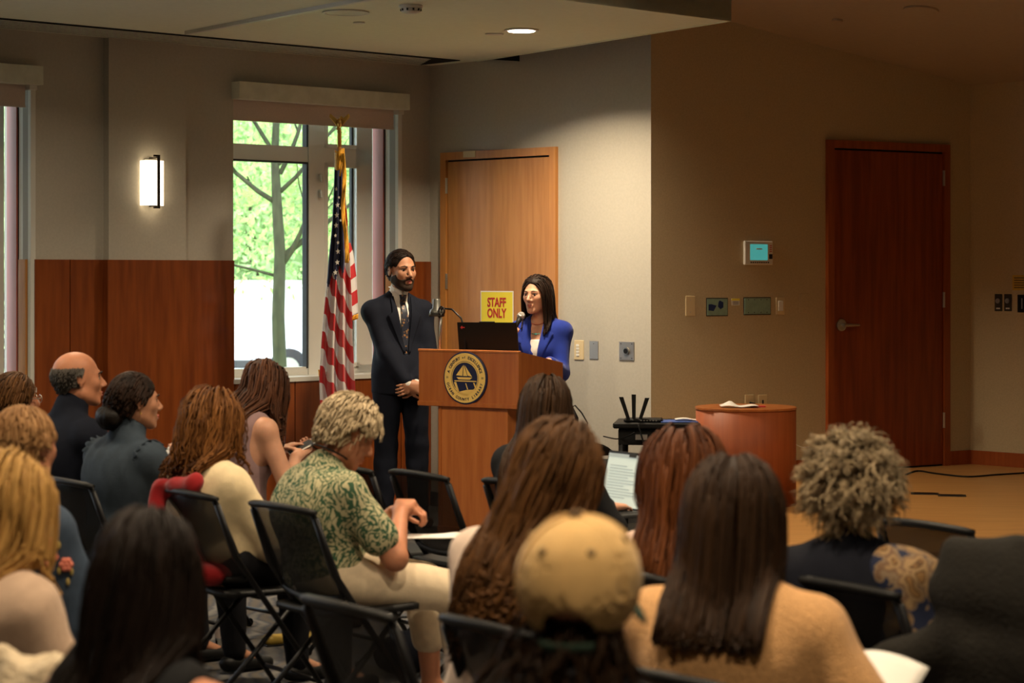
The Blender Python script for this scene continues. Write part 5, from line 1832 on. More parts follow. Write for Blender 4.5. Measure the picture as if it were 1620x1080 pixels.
    Tt.ell(J['pelvis'] + V(0, 0, -.01), V(.17, .13, .105) * s, np.stack([J['Rs'], J['Fs'], V(0, 0, 1)], 1), k=.05)
    legs(Tt, J, s, spec.get('leg_bulk', 1.05), shorts=spec.get('leg_len', 1.0), k=.012)
    build_sdf(Tt, 'trousers', spec.get('leg_mat', CL['dark']), root, .017, .010, .004, spec.get('seed', 1) + 5)
    for q in ('L', 'R'):
        F_ = SDF(); a = J['an' + q]
        F_.cone(a + V(0, 0, -.045) - Fs * .03, a + Fs * .15 + V(0, 0, -.058), .036, .030, k=.02, flat=.8, ax=(0, 0, 1))
        F_.half(a + V(0, 0, -.083), (0, 0, -1))
        build_sdf(F_, 'shoe', spec.get('shoe_mat', M['black']), root, .010, .006, 0)
    if spec.get('eyes', False): eyes_face(root, J['headc'], J['Rh'], s, not fem, browm=spec.get('browm'))
    if spec.get('hair'):
        for hk in (spec['hair'] if isinstance(spec['hair'], list) else [spec['hair']]):
            make_hair(root, J, s, coll=coll, seed=spec.get('seed', 1), **hk)
    if spec.get('chair_px'):
        cpx, cpy = spec['chair_px']; cD = .815 * FPX / (cpy - HOR); cy = spec.get('chair_yaw', 54); Fc = rotm(cy)[:, 1]
        chair_at((cpx - 810) / FPX * cD + Fc[0] * .24, cD + Fc[1] * .24, cy, spec['chair_label'])
    elif spec.get('chair', True):
        cy = spec.get('chair_yaw', spec.get('seat_yaw', 50))
        Fc = rotm(cy)[:, 1]
        cb = base - Fc * spec.get('chair_back', .02)
        chair_at(cb[0], cb[1], cy, spec['chair_label'])
    return root, J, base, coll, C


def P2(J, x, y, z):
    return J['headc'] + J['Rh'] @ V(x, y, z)


CL = {}
def cloth(key, c, **kw):
    a = dict(rough=.85, var=.06, scale=30, bump=.22, bscale=260, sheen=(.0 if max(c) < .12 else .15), spec=.15); a.update(kw)
    CL[key] = mat(key + '_cloth', c, **a); return CL[key]
cloth('dark', (.012, .012, .015)); cloth('navy_suit', (.007, .009, .017), bscale=500); cloth('navy', (.006, .007, .013)); cloth('black', (.010, .010, .011))
cloth('slate', (.036, .050, .068)); cloth('mauve', (.27, .17, .17)); cloth('cream', (.72, .58, .36)); cloth('cream_pink', (.72, .56, .46)); cloth('blouse', (.50, .35, .25))
cloth('tan_knit', (.66, .36, .15), bump=.8, bscale=170, var=.10, scale=120); cloth('denim', (.045, .065, .10)); cloth('beige_trouser', (.72, .58, .40)); cloth('pinkish', (.66, .47, .38)); cloth('cap', (.74, .47, .19), bump=.15)
cloth('cream_knit', (.62, .50, .34), bump=.9, bscale=60); cloth('red', (.26, .010, .012)); cloth('coat', (.018, .016, .013), bump=.4, bscale=90); cloth('shirt_white', (.74, .70, .64)); cloth('royal', (.012, .030, .24), bump=.1)
cloth('green_dark', (.03, .05, .035))


def leafprint():
    m = mat('leaf_print_cloth', (.60, .56, .36), .85, bump=.2, bscale=250)
    nt = m.node_tree; b = nt.nodes['Principled BSDF']
    tc = N(nt, 'ShaderNodeTexCoord'); ns = N(nt, 'ShaderNodeTexNoise'); ns.inputs['Scale'].default_value = 9
    nt.links.new(tc.outputs['Object'], ns.inputs['Vector'])
    # leaf-like blades: stretched voronoi in a warped space, green ground with cream blades
    mpp = N(nt, 'ShaderNodeMixRGB'); mpp.blend_type = 'ADD'; mpp.inputs[0].default_value = .18
    nt.links.new(tc.outputs['Object'], mpp.inputs[1]); nt.links.new(ns.outputs['Color'], mpp.inputs[2])
    out = []
    for sc_, st, rot in ((34, (1, 1, .34), (0, .5, .3)), (34, (1, 1, .34), (.4, -.8, .9))):
        mp = N(nt, 'ShaderNodeMapping'); mp.inputs['Scale'].default_value = st; mp.inputs['Rotation'].default_value = rot
        nt.links.new(mpp.outputs[0], mp.inputs[0])
        v = N(nt, 'ShaderNodeTexVoronoi'); v.feature = 'DISTANCE_TO_EDGE'; v.inputs['Scale'].default_value = sc_ * 1.9
        nt.links.new(mp.outputs[0], v.inputs['Vector'])
        g = N(nt, 'ShaderNodeMath'); g.operation = 'GREATER_THAN'; g.inputs[1].default_value = .17
        nt.links.new(v.outputs['Distance'], g.inputs[0]); out.append(g.outputs[0])
    mx = N(nt, 'ShaderNodeMath'); mx.operation = 'MAXIMUM'; nt.links.new(out[0], mx.inputs[0]); nt.links.new(out[1], mx.inputs[1])
    col = N(nt, 'ShaderNodeMixRGB'); col.inputs[1].default_value = (.03, .085, .04, 1); col.inputs[2].default_value = (.46, .41, .24, 1)
    nt.links.new(mx.outputs[0], col.inputs[0]); nt.links.new(col.outputs[0], b.inputs['Base Color'])
    return m


def paisley():
    m = mat('paisley_cloth', (.3, .2, .1), .85, bump=.2, bscale=200)
    nt = m.node_tree; b = nt.nodes['Principled BSDF']
    tc = N(nt, 'ShaderNodeTexCoord'); v = N(nt, 'ShaderNodeTexVoronoi'); v.inputs['Scale'].default_value = 16; v.inputs['Randomness'].default_value = 1
    nz = N(nt, 'ShaderNodeTexNoise'); nz.inputs['Scale'].default_value = 12
    mpp = N(nt, 'ShaderNodeMixRGB'); mpp.blend_type = 'ADD'; mpp.inputs[0].default_value = .12
    nt.links.new(tc.outputs['Object'], nz.inputs['Vector']); nt.links.new(tc.outputs['Object'], mpp.inputs[1]); nt.links.new(nz.outputs['Color'], mpp.inputs[2]); nt.links.new(mpp.outputs[0], v.inputs['Vector'])
    r = N(nt, 'ShaderNodeValToRGB'); e = r.color_ramp.elements
    e[0].color = (.26, .14, .05, 1); e[0].position = .0; e[1].color = (.012, .018, .05, 1); e[1].position = .62
    for p_, c_ in ((.22, (.10, .05, .02, 1)), (.30, (.30, .19, .09, 1)), (.45, (.16, .09, .05, 1)), (.53, (.22, .15, .09, 1))):
        x = e.new(p_); x.color = c_
    r.color_ramp.interpolation = 'CONSTANT'
    nt.links.new(v.outputs['Distance'], r.inputs[0]); nt.links.new(r.outputs[0], b.inputs['Base Color'])
    return m


CL['leaf'] = leafprint(); CL['paisley'] = paisley()
H = {
    'auburn': hairmat('auburn_hair', (.055, .018, .005), (.30, .12, .030)),
    'darkbrown': hairmat('dark_brown_hair', (.012, .006, .003), (.085, .038, .014)),
    'blackish': hairmat('near_black_hair', (.006, .004, .003), (.035, .016, .009)),
    'brown': hairmat('brown_hair', (.028, .012, .004), (.19, .082, .026)),
    'redbrown': hairmat('red_brown_hair', (.040, .010, .003), (.17, .052, .014)),
    'blonde': hairmat('blonde_hair', (.25, .12, .03), (.62, .36, .11)),
    'ashblonde': hairmat('ash_blonde_hair', (.34, .25, .14), (.80, .64, .42)),
    'greycurl': hairmat('grey_blonde_hair', (.12, .085, .045), (.56, .42, .25)),
    'ginger_grey': hairmat('thin_ginger_hair', (.22, .10, .035), (.50, .28, .12)),
    'grey': hairmat('short_grey_hair', (.05, .045, .04), (.16, .14, .12)),
    'highlights': hairmat('highlighted_hair', (.014, .006, .004), (.22, .085, .040)),
}

# ------------------------------------------------------------------ the audience
YAW = 50
# bald man, front left
bald, J, B, _, _ = seated(dict(px=124, top=556, D=9.45, s=1.04, seat_yaw=YAW, torso_yaw=52, head_yaw=66, head_pitch=2, hair_h=0, label='balding man in a dark navy suit, seen from behind in right profile',
    chair_label='black folding chair under the balding man in the navy suit', skin=SK_RED, top_mat=CL['navy_suit'], top_name='suit_jacket', ease=.020, bulk=1.0, armr=1.08, leg_mat=CL['navy_suit'], collar=True, res=.0085, seed=2, eyes=True,
    hair=dict(m=H['grey'], kind='long', zend=-.2, n=1300, length=.030, ds=.006, vol=.0025, r=.0028, nape=-.088, fluff=.05, shell=False, hfwd=.012, flow=(0, -.6, -.7), zmax=.052, clumps=300, hairline=.0)))
mb = MB(); c_ = J['neck'] + (J['headc'] - J['neck']) * .24
mb.grid(lambda u, v: c_ + J['Rh'][:, 0] * .056 * math.cos(u * 6.28) + J['Rh'][:, 1] * (.058 * math.sin(u * 6.28)) + V(0, 0, (v - .5) * .035 - .006 * math.sin(u * 6.28)), 28, 4, .004)
mb.build('shirt_collar', CL['shirt_white'], bald, True)
# woman with a low bun
bun, J, B, _, _ = seated(dict(px=214, top=583, D=8.8, s=.98, female=True, seat_yaw=YAW, torso_yaw=42, head_yaw=62, head_pitch=0, label='woman with dark hair in a low bun and a slate blue ruffled blouse',
    chair_label='black folding chair under the woman with the low bun', skin=SK_TAN, top_mat=CL['slate'], top_name='blouse', ease=.018, sleeve=.8, armr=1.15, handR=(.0, .27, .86), handL=(-.08, .26, .84), seed=3, eyes=True, res=.0085, collar=True,
    hair=dict(m=H['blackish'], kind='long', zend=-.2, n=1100, length=.06, ds=.008, vol=.005, r=.0042, hairline=.045, nape=-.08, fluff=.05, hfwd=.058, flow=(0, -.8, -.6), clumps=200)))
S = SDF(); S.ell(P2(J, -.010, -.108, -.055), (.064, .052, .044), J['Rh']); S.ell(P2(J, .014, -.108, -.072), (.050, .048, .040), J['Rh'])
o = build_sdf(S, 'hair_bun', H['blackish'], bun, .006, 0, .004, 3, csc=90)
mb = MB(); mb.tube([P2(J, -.03, -.106, -.012), P2(J, .0, -.117, -.010), P2(J, .03, -.104, -.014)], .005, 6); mb.build('hair_clip', M['red_ink'], bun, True)
mb = MB(); mb.ball(P2(J, .082, -.004, -.045), .005); mb.build('earring', M['brass'], bun, True)
for q in ('L', 'R'):
    sg = -1 if q == 'L' else 1
    sh = J['sh' + q]; mb = MB()
    mb.grid(lambda u, v: sh + J['Rt'] * sg * (-.012 + .012 * math.sin(u * 50) * v + .026 * v) + J['Ft'] * (.085 * math.cos(u * 3.14 + .0)) + V(0, 0, .072 * math.sin(u * 3.14) + .012 * v + .004 * math.sin(u * 60)), 60, 4, .003)
    mb.build('shoulder_ruffle', CL['slate'], bun, True)
mb = MB(); nb = J['neck'] + V(0, 0, .012)
mb.grid(lambda u, v: nb + J['Rt'] * (.058 + .006 * v * math.sin(u * 90)) * math.cos(u * 6.28) + J['Ft'] * (.058 + .006 * v * math.sin(u * 90)) * math.sin(u * 6.28) + V(0, 0, v * .022), 90, 4, .002)
mb.build('neck_ruffle', CL['slate'], bun, True)
# woman with phone
ph, J, B, _, _ = seated(dict(px=418, top=574, D=9.9, s=.98, female=True, seat_yaw=48, torso_yaw=48, head_yaw=45, head_pitch=-38, lean=.17, back=-.0, label='woman in a mauve sleeveless top bent over a phone, brown hair hiding her face',
    chair_label='black folding chair under the woman looking at her phone', skin=SK_FAIR, top_mat=CL['mauve'], sleeve=0, seed=4, res=.0085, handL=(-.04, .27, .83), handR=(.08, .29, .81), hdirL=(.5, .8, .3), hdirR=(-.3, .85, .25), hnL=(.4, 0, -1), hnR=(-.3, 0, .8), curlL=.30, curlR=.5,
    hair=dict(m=H['highlights'], kind='long', zend=-.20, n=520, vol=.022, wave=.008, wfreq=28, r=.0070, part=.0, tone_hi=.6, back_bias=-.3, cut_jit=.04, hairline=.06)))
Rs, Fs = J['Rs'], J['Fs']
hR = J['wrR'] + (-.3 * Rs + .85 * Fs) * .07 + V(0, 0, .045)
o = empty('smartphone', B + hR, -math.radians(48), 'smartphone with a light back held by the woman in mauve', 'phone')
o.rotation_euler = (.5, .2, -math.radians(70))
MB().box((-.037, -.075, -.004), (.037, .075, .004), .003).build('phone_case', M['white'], o)
MB().box((-.033, -.071, .004), (.033, .071, .0055)).build('screen', M['ink'], o)
MB().box((.002, .035, -.007), (.030, .068, -.004), .001).build('camera_island', M['ink'], o)
o = MB().grid(lambda u, v: ((u - .5) * .22, (v - .5) * .30, .01 * math.sin(u * 3)), 8, 4, .004).build('paper_booklet', M['paper'], None, True)
q_ = B + J['pelvis'] + Fs * .46 + Rs * .03 + V(0, 0, .21); o.location = q_; o.rotation_euler = (.35, -.25, -math.radians(35)); tag(o, 'open white programme on the lap of the woman in mauve', 'paper')
# curly auburn hair, cream top
cu, J, B, _, _ = seated(dict(px=338, top=613, D=8.35, lean=.03, shift=(.06, 0), chair_px=(300, 776), s=1.0, female=True, seat_yaw=YAW, torso_yaw=44, head_yaw=36, label='woman with frizzy auburn shoulder-length hair and a loose cream top',
    chair_label='black folding chair holding a red jacket, under the auburn-haired woman', skin=SK_FAIR, top_mat=CL['cream'], ease=.020, sleeve=.74, armr=1.08, bulk=1.0, seed=5,
    hair=dict(m=H['auburn'], kind='long', zend=-.145, n=1000, vol=.036, wave=.011, wfreq=75, r=.0040, cut_jit=.03, fluff=1.3, spread=.2, hairline=.06, clumps=160)))
Rs, Fs = J['Rs'], J['Fs']
# red jacket over the back of that chair
S = SDF()
cb = V(*at(300, HOR, 8.13)) * V(1, 1, 0)
S.cone(cb - Rs * .19 + V(0, 0, .83), cb + Rs * .02 + V(0, 0, .86), .032, .04, k=.03)
S.cone(cb - Rs * .18 - Fs * .03 + V(0, 0, .83), cb - Rs * .15 - Fs * .05 + V(0, 0, .60), .03, .035, k=.03)
S.cone(cb - Rs * .08 + Fs * .07 + V(0, 0, .80), cb - Rs * .05 + Fs * .10 + V(0, 0, .55), .04, .05, k=.04)
o = build_sdf(S, 'red_jacket', CL['red'], None, .009, 0, .010, 6, csc=36); tag(o, 'bright red jacket slung over the back of the auburn-haired woman\'s chair', 'jacket')
S = SDF(); cs = B + Rs * .10 - Fs * .14
S.ell(cs + V(0, 0, .515), (.10, .08, .045)); o = build_sdf(S, 'red_bundle', CL['red'], None, .009, 0, .008, 9, csc=50); tag(o, 'fold of red cloth showing under the back of the auburn-haired woman\'s chair', 'cloth')
# woman in leaf-print shirt
gr, J, B, _, Cg = seated(dict(px=552, top=632, D=7.92, chair_px=(447, 797), s=1.02, female=True, seat_yaw=62, torso_yaw=56, head_yaw=62, head_pitch=-30, lean=.10, back=.05, bulk=1.05, thigh=.46, knee_out=.05, label='older woman with short grey-blonde hair, green leaf-print shirt and beige trousers',
    chair_label='black folding chair under the woman in the leaf-print shirt', skin=SK_RED, top_mat=CL['leaf'], ease=.016, sleeve=.34, armr=1.15, leg_mat=CL['beige_trouser'], leg_bulk=1.12, leg_len=.35, seed=6, eyes=True, res=.0075,
    handL=(-.05, .30, .76), handR=(.05, .28, .77), poleR=V(.30, .55, -.8), poleL=V(.2, .55, -.8), hdirR=(-.6, .5, .3), hdirL=(.5, .6, .1), curlL=.7, curlR=.75, shoe_mat=M['grey_dark'], chair_yaw=52, chair_back=.03, armr_=1,
    hair=dict(m=H['ashblonde'], kind='long', zend=-.3, n=1700, length=.045, ds=.008, vol=.030, wave=.005, wfreq=90, r=.0034, hairline=.045, nape=-.070, fluff=2.2, hfwd=.078, flow=(0, -.35, -.2), clumps=160, lay=.4)))
mb = MB(); nb = J['neck'] + (J['headc'] - J['neck']) * .15
mb.tube([nb + J['Rt'] * .068 * math.cos(a) + J['Ft'] * .068 * math.sin(a) + V(0, 0, .018 - .035 * math.sin(a)) for a in np.linspace(0, 6.28, 30)], .0035, 6); mb.build('cord_necklace', M['black'], gr, True)
Rs, Fs = J['Rs'], J['Fs']
def lap_paper(name, pos, rot, w, l, label, bend=.01):
    o = MB().grid(lambda u, v: ((u - .5) * w, (v - .5) * l, bend * math.sin(u * 3.1) + bend * .5 * math.cos(v * 4)), 10, 8, .003).build(name, M['paper'], None, True)
    o.location = pos; o.rotation_euler = rot; return tag(o, label, 'paper')
lap_paper('paper_sheet', B + J['pelvis'] + Fs * .42 + V(0, 0, .10) + Rs * (-.02), (.0, -.06, -math.radians(58)), .20, .28, 'white paper programme on the beige-trousered lap')
# woman with dark brown hair right in front of the lectern
seated(dict(px=864, top=588, D=8.65, chair_px=(815, 760), handR=(.02, .33, .70), handL=(-.13, .31, .70), hdirR=(0, 1, 0), hdirL=(0, 1, 0), s=1.0, female=True, seat_yaw=52, torso_yaw=28, head_yaw=10, head_roll=3, label='woman with long straight dark brown hair and black top, just below the lectern',
    chair_label='black folding chair under the long-haired woman in black', top_mat=CL['black'], seed=7,
    hair=dict(m=H['darkbrown'], kind='long', zend=-.40, n=800, vol=.016, wave=.004, wfreq=20, r=.0075, back_bias=.15, cut_jit=.03, tone_hi=.6)))
# brown long hair, cream top, with laptop
p7, J, B, _, _ = seated(dict(px=884, top=658, D=5.35, shift=(-.10, 0), chair_px=(782, 985), s=1.0, female=True, seat_yaw=40, torso_yaw=24, head_yaw=34, head_pitch=-6, head_roll=14, label='woman with long wavy brown hair and pale pink-cream top behind the cap wearer',
    chair_label='black folding chair under the woman with wavy brown hair', top_mat=CL['cream_pink'], ease=.02, armr=1.15, seed=8,
    hair=dict(m=H['brown'], kind='long', zend=-.30, n=1250, vol=.024, wave=.012, wfreq=22, r=.0050, back_bias=.1, cut_jit=.045, part=.02, drift=-.27, tone_hi=.8)))
# laptop on a lap
lc = at(986, 808, 8.95)
lt = empty('laptop', (lc[0], lc[1], lc[2]), -math.radians(56), 'open laptop with a pale document, on the lap of the long-haired woman in black', 'laptop')
lt.scale = (1.15, 1.15, 1.15)
ang = 14
mb = MB().box((-.155, -.21, -.008), (.155, .0, .008), .004); mb.build('keyboard_base', M['grey_dark'], lt)
mb = MB().box((-.14, -.11, .008), (.14, -.02, .010)); mb.build('keys', M['ink'], lt)
mb = MB().box((-.155, .0, 0), (.155, .008, .215), .003); mb.xf(Matrix.Rotation(-math.radians(ang), 4, 'X')); mb.build('lid', M['black'], lt)
scr = MB().box((-.146, -.002, .014), (.146, -.0006, .205)); scr.xf(Matrix.Rotation(-math.radians(ang), 4, 'X')); so = scr.build('screen', M['lid_screen'], lt)
mb = MB()
for k in range(12): mb.box((-.125, -.0035, .16 - k * .0105), (-.125 + .10 + .13 * ((k * 37) % 7) / 7, -.0022, .163 - k * .0105))
mb.box((-.146, -.0035, .192), (.146, -.0022, .205)); mb.xf(Matrix.Rotation(-math.radians(ang), 4, 'X')); mb.build('text_line', mat('screen_text', (.2, .22, .2), .5, emit=(.36, .40, .36), est=.35), so)
mb = MB()
for k in range(9): mb.box((-.135 + k * .014, -.0035, .018), (-.126 + k * .014, -.0022, .026))
mb.xf(Matrix.Rotation(-math.radians(ang), 4, 'X')); mb.build('taskbar', mat('taskbar_tint', (.3, .2, .05), .5), so)
MB().box((-.02, -.006, .196), (.02, .0, .214)).xf(Matrix.Rotation(-math.radians(ang), 4, 'X')).build('camera_cover', M['ink'], lt)
# red-brown hair
seated(dict(px=1082, top=670, D=6.2, hair_h=.03, s=1.0, female=True, seat_yaw=48, torso_yaw=20, head_yaw=-8, head_roll=-4, label='woman with long reddish brown hair and pale pink top, right of the laptop',
    chair_label='black folding chair under the woman with reddish brown hair', top_mat=CL['pinkish'], seed=9,
    hair=dict(m=H['redbrown'], kind='long', zend=-.30, n=1250, vol=.040, wave=.006, wfreq=18, r=.0055, cut_jit=.04)))
# tan sweater
tn, J, B, _, _ = seated(dict(px=1160, top=713, D=4.68, s=1.04, female=True, seat_yaw=44, torso_yaw=22, head_yaw=0, head_pitch=-2, sw=.170, lean=.05, label='woman in a tan knitted sweater with straight dark brown hair cut level',
    chair_label='black folding chair under the woman in the tan sweater', top_mat=CL['tan_knit'], top_name='sweater', ease=.022, armr=1.15, seed=10, handR=(.16, .30, .66), bulk=1.05,
    hair=dict(m=H['darkbrown'], kind='long', zend=-.24, n=1500, vol=.022, wave=.003, wfreq=15, r=.0046, cut_jit=.010, hairline=.06, tone_hi=.5, lw=.125)))
o = lap_paper('paper_sheet', at(1375, 1078, 4.75), (.35, .1, -.5), .20, .22, 'curled white paper on the lap of the woman in the tan sweater', .02)
# grey curls
gc, J, B, _, _ = seated(dict(px=1346, top=676, D=5.9, chair_px=(1330, 920), s=1.0, female=True, seat_yaw=44, torso_yaw=26, head_yaw=14, hair_h=.05, label='woman with big grey-blonde curls, navy top and paisley scarf',
    chair_label='black folding chair behind the woman with grey-blonde curls', top_mat=CL['navy'], seed=11, chair_back=-.0,
    hair=dict(m=H['greycurl'], kind='curly', n=2200, length=.064, vol=.034, r=.0027, hairline=.04, nape=-.10, fluff=.75, curl_r=.010, curl_n=1.8, grav=.35, clumps=240, hfwd=.09)))
S = SDF(); Rt, Ft = J['Rt'], J['Ft']
shR = J['shR']
S.cone(shR - Rt * .05 + V(0, 0, .015), shR + Rt * .02 - V(0, 0, .02), .085, .095, k=.05)
S.cone(shR + Rt * .02 - V(0, 0, .02), shR + Rt * .10 - V(0, 0, .16), .092, .085, k=.05)
S.cone(shR + Rt * .00 - Ft * .04, shR + Rt * .04 - Ft * .07 - V(0, 0, .26), .09, .07, k=.04)
S.cone(shR + Rt * .05 - Ft * .05 - V(0, 0, .22), shR + Rt * .035 - Ft * .05 - V(0, 0, .50), .045, .025, k=.03)
build_sdf(S, 'paisley_scarf', CL['paisley'], gc, .009, 0, .010, 4, csc=28)['label'] = 'brown and navy paisley scarf over the right shoulder'
# ---- left foreground
sh_, J, B, _, _ = seated(dict(px=40, top=640, D=6.6, s=1.04, bulk=1.1, sw=.19, seat_yaw=YAW, torso_yaw=48, head_yaw=30, hair_h=.008, label='person with thin ginger-grey hair and denim shirt with embroidered flowers',
    chair_label='black folding chair under the person in the embroidered denim shirt', skin=SK_RED, top_mat=CL['denim'], ease=.022, armr=1.35, seed=12,
    hair=dict(m=H['ginger_grey'], kind='long', zend=-.3, n=1200, length=.05, ds=.008, vol=.006, r=.0036, hairline=.05, nape=-.085, fluff=.1, hfwd=.065, flow=(.1, -.3, -.8), clumps=200)))
flw = mat('embroidery_pink', (.62, .18, .12), .8); flg = mat('embroidery_gold', (.34, .25, .07), .8)
coll = SDF()
a_, b_ = J['shR'], J['elR']; 
vdir = unit(-(V(a_[0] + B[0], a_[1] + B[1], 0)))       # outward, towards the room's rear
side_ = unit(np.cross(unit(b_ - a_), vdir))
def on_arm(t, w):
    p = a_ + (b_ - a_) * t; rr = (.052 + (.042 - .052) * t) * 1.2 + .026
    ang_ = w; return p + (vdir * math.cos(ang_) - side_ * math.sin(ang_)) * rr
for t, w, r_, m_ in ((.05, -.1, .020, flw), (.33, .25, .021, flw), (.26, -.35, .011, flw), (.22, -.0, .010, flw)):
    mb = MB(); c0 = on_arm(t, w); nn = unit(c0 - (a_ + (b_ - a_) * t)); e1_ = unit(np.cross(nn, V(0, 0, 1))); e2_ = np.cross(nn, e1_)
    for k in range(6):
        a = k * 1.047; p = c0 + (e1_ * math.cos(a) + e2_ * math.sin(a)) * r_ * .6; mb.ball(p, r_ * .5, 8, 5)
    mb.ball(c0 + nn * .003, r_ * .4, 8, 5); mb.build('embroidered_flower', m_, sh_, True)
for t, w in ((.12, .25), (.16, -.3), (.42, .35), (.50, .1), (.36, -.05), (.0, .3)):
    mb = MB(); c0 = on_arm(t, w); mb.ball(c0, (.006, .006, .013), 8, 5); mb.build('embroidered_leaf', flg, sh_, True)
pk, J, B, _, _ = seated(dict(px=26, top=586, D=9.95, s=.98, seat_yaw=YAW, torso_yaw=48, head_yaw=58, hair_h=.02, label='person with short brown hair and glasses at the far left, beside the balding man',
    chair_label='black folding chair under the person with glasses at the far left', skin=SK_RED, top_mat=CL['dark'], seed=13,
    hair=dict(m=H['brown'], kind='long', zend=-.3, n=1000, length=.08, ds=.009, vol=.014, wave=.003, r=.0044, hairline=.05, nape=-.075, fluff=.5, hfwd=.07, flow=(0, -.5, -.5), clumps=120)))
mb = MB()
mb.tube([P2(J, .078, -.01, .006), P2(J, .074, .09, .006)], .0025, 6)
for q in (-1, 1): mb.tube([P2(J, q * .032 + .024 * math.cos(a), .102, .002 + .018 * math.sin(a)) for a in np.linspace(0, 6.28, 14)], .002, 5)
mb.tube([P2(J, -.078, -.01, .006), P2(J, -.074, .09, .006)], .0025, 6); mb.build('glasses', M['steel'], pk, True)
seated(dict(px=18, top=708, D=5.05, s=1.0, female=True, seat_yaw=YAW, torso_yaw=46, head_yaw=52, head_pitch=-4, label='woman with a golden blonde bob and cream blouse at the left edge',
    chair_label='black folding chair under the blonde woman', top_mat=CL['blouse'], ease=.022, armr=1.2, seed=14, skin=SK_RED,
    hair=dict(m=H['blonde'], kind='long', zend=-.16, n=1200, vol=.022, wave=.008, wfreq=24, r=.0050, cut_jit=.03, hairline=.06)))
dk, J, B, _, _ = seated(dict(px=236, top=790, D=3.95, s=1.0, female=True, seat_yaw=48, torso_yaw=30, head_yaw=14, label='woman with very dark long hair and a black sleeveless top, lower left',
    chair_label='black folding chair under the very dark-haired woman', top_mat=CL['black'], sleeve=.0, ease=.014, seed=15, skin=SK_RED, lean=.05,
    hair=dict(m=H['blackish'], kind='long', zend=-.34, n=1300, vol=.012, wave=.008, wfreq=20, r=.0044, cut_jit=.05, tone_hi=.45)))
# cream coat over a chair back, lower left corner
cx_ = at(62, HOR, 4.15)
S = SDF(); Rr, Fr = rotm(50)[:, 0], rotm(50)[:, 1]; b0 = V(cx_[0], cx_[1], 0)
S.cone(b0 - Rr * .15 + V(0, 0, .855), b0 + Rr * .06 + V(0, 0, .865), .042, .055, k=.05)
S.cone(b0 + Rr * .06 + V(0, 0, .86), b0 + Rr * .13 + V(0, 0, .80), .05, .04, k=.04)
S.cone(b0 - Rr * .06 - Fr * .06 + V(0, 0, .83), b0 - Rr * .04 - Fr * .07 + V(0, 0, .55), .10, .07, k=.04, flat=.5, ax=Fr)
o = build_sdf(S, 'draped_cardigan', CL['cream_knit'], None, .008, 0, .012, 3, csc=40); tag(o, 'cream knitted cardigan draped over a chair back in the lower left corner', 'cardigan')
chair_at(b0[0] + Fr[0] * .22, b0[1] + Fr[1] * .22, 50, 'black folding chair under the draped cream cardigan')

# ---- cap wearer
cp, J, B, _, _ = seated(dict(px=918, top=812, D=3.5, s=1.05, seat_yaw=46, torso_yaw=20, head_yaw=12, head_pitch=10, ears=False, hair_h=.004, label='person in a beige baseball cap over bushy dark curls, nearest the camera',
    chair_label='black folding chair under the cap wearer', top_mat=CL['dark'], seed=16, lean=.04, skin=SK_TAN, ease=.02,
    hair=dict(m=H['darkbrown'], kind='curly', n=900, length=.17, vol=.004, r=.0042, hairline=-.02, zmax=-.020, nape=-.13, fluff=.5, curl_r=.017, curl_n=2.6, grav=.75, hfwd=.05, shell=False, tone_hi=.45, clumps=220)))
Rh, c = J['Rh'], J['headc']; s_ = 1.05
cen_ = c + Rh @ (V(0, -.012, .020) * s_); Rh = rotm(14, 12)
T = lambda x, y, z: cen_ + Rh @ (V(x, y + .012, z - .020) * s_)
capR = V(.099, .106, .104) * s_
S = SDF(); S.ell(T(0, -.012, .020), capR, Rh, k=.01)
S.ell(T(0, -.012, .016), capR - .008, Rh, k=.004, sub=True)
S.half(T(0, 0, -.048), -Rh[:, 2] , k=.004)
S.ell(T(0, -.115, -.042), V(.042, .06, .046) * s_, Rh, k=.006, sub=True)
cap = empty('baseball_cap', B, 0, 'beige baseball cap with eyelets and adjustable strap, worn by the nearest person', 'cap')
build_sdf(S, 'crown', CL['cap'], cap, .0065, 0, .002, 1, 1)
def capp(az, el, e=0.0):
    d = V(math.sin(az) * math.cos(el), -math.cos(az) * math.cos(el), math.sin(el)); return T(0, -.012, .020) + Rh @ (d * (capR + e))
for az in (0, 1.047, -1.047, 2.09, -2.09, 3.14):
    mb = MB(); mb.tube([capp(az, el, .0005) for el in np.linspace(-.3 if abs(az) > .2 else .1, 1.5, 14)], .0022, 5); mb.build('seam', CL['cap'], cap, True)
for az in (.52, -.52, 1.57, -1.57):
    mb = MB(); p0 = capp(az, .72, .001); nn = unit(p0 - T(0, -.012, .02)); mb.tube([p0 - nn * .002, p0 + nn * .002], .0075, 10); mb.build('eyelet', mat('eyelet_thread', (.30, .19, .08), .8), cap, True)
mb = MB(); p0 = T(0, -.012, .020 + .106); mb.ball(p0, (.012, .012, .007), 12, 6); mb.build('button', mat('button_cloth', (.12, .07, .03), .8), cap, True)
mb = MB(); mb.grid(lambda u, v: T(.040 * (2 * u - 1) * 1.05, -.122 + .010 * (2 * u - 1) ** 2, -.058 + v * .016), 12, 3, .003); mb.build('strap', CL['green_dark'], cap, True)
mb = MB(); mb.grid(lambda u, v: T(math.sin((u - .5) * 2.5) * (.085 + .015 * v), -.012 + math.cos((u - .5) * 2.5) * (.098 + .075 * v * math.cos((u - .5) * 2.2)), -.030 - .018 * v - .02 * math.sin(abs(u - .5) * 2)), 20, 6, .004); mb.build('brim', CL['green_dark'], cap, True)

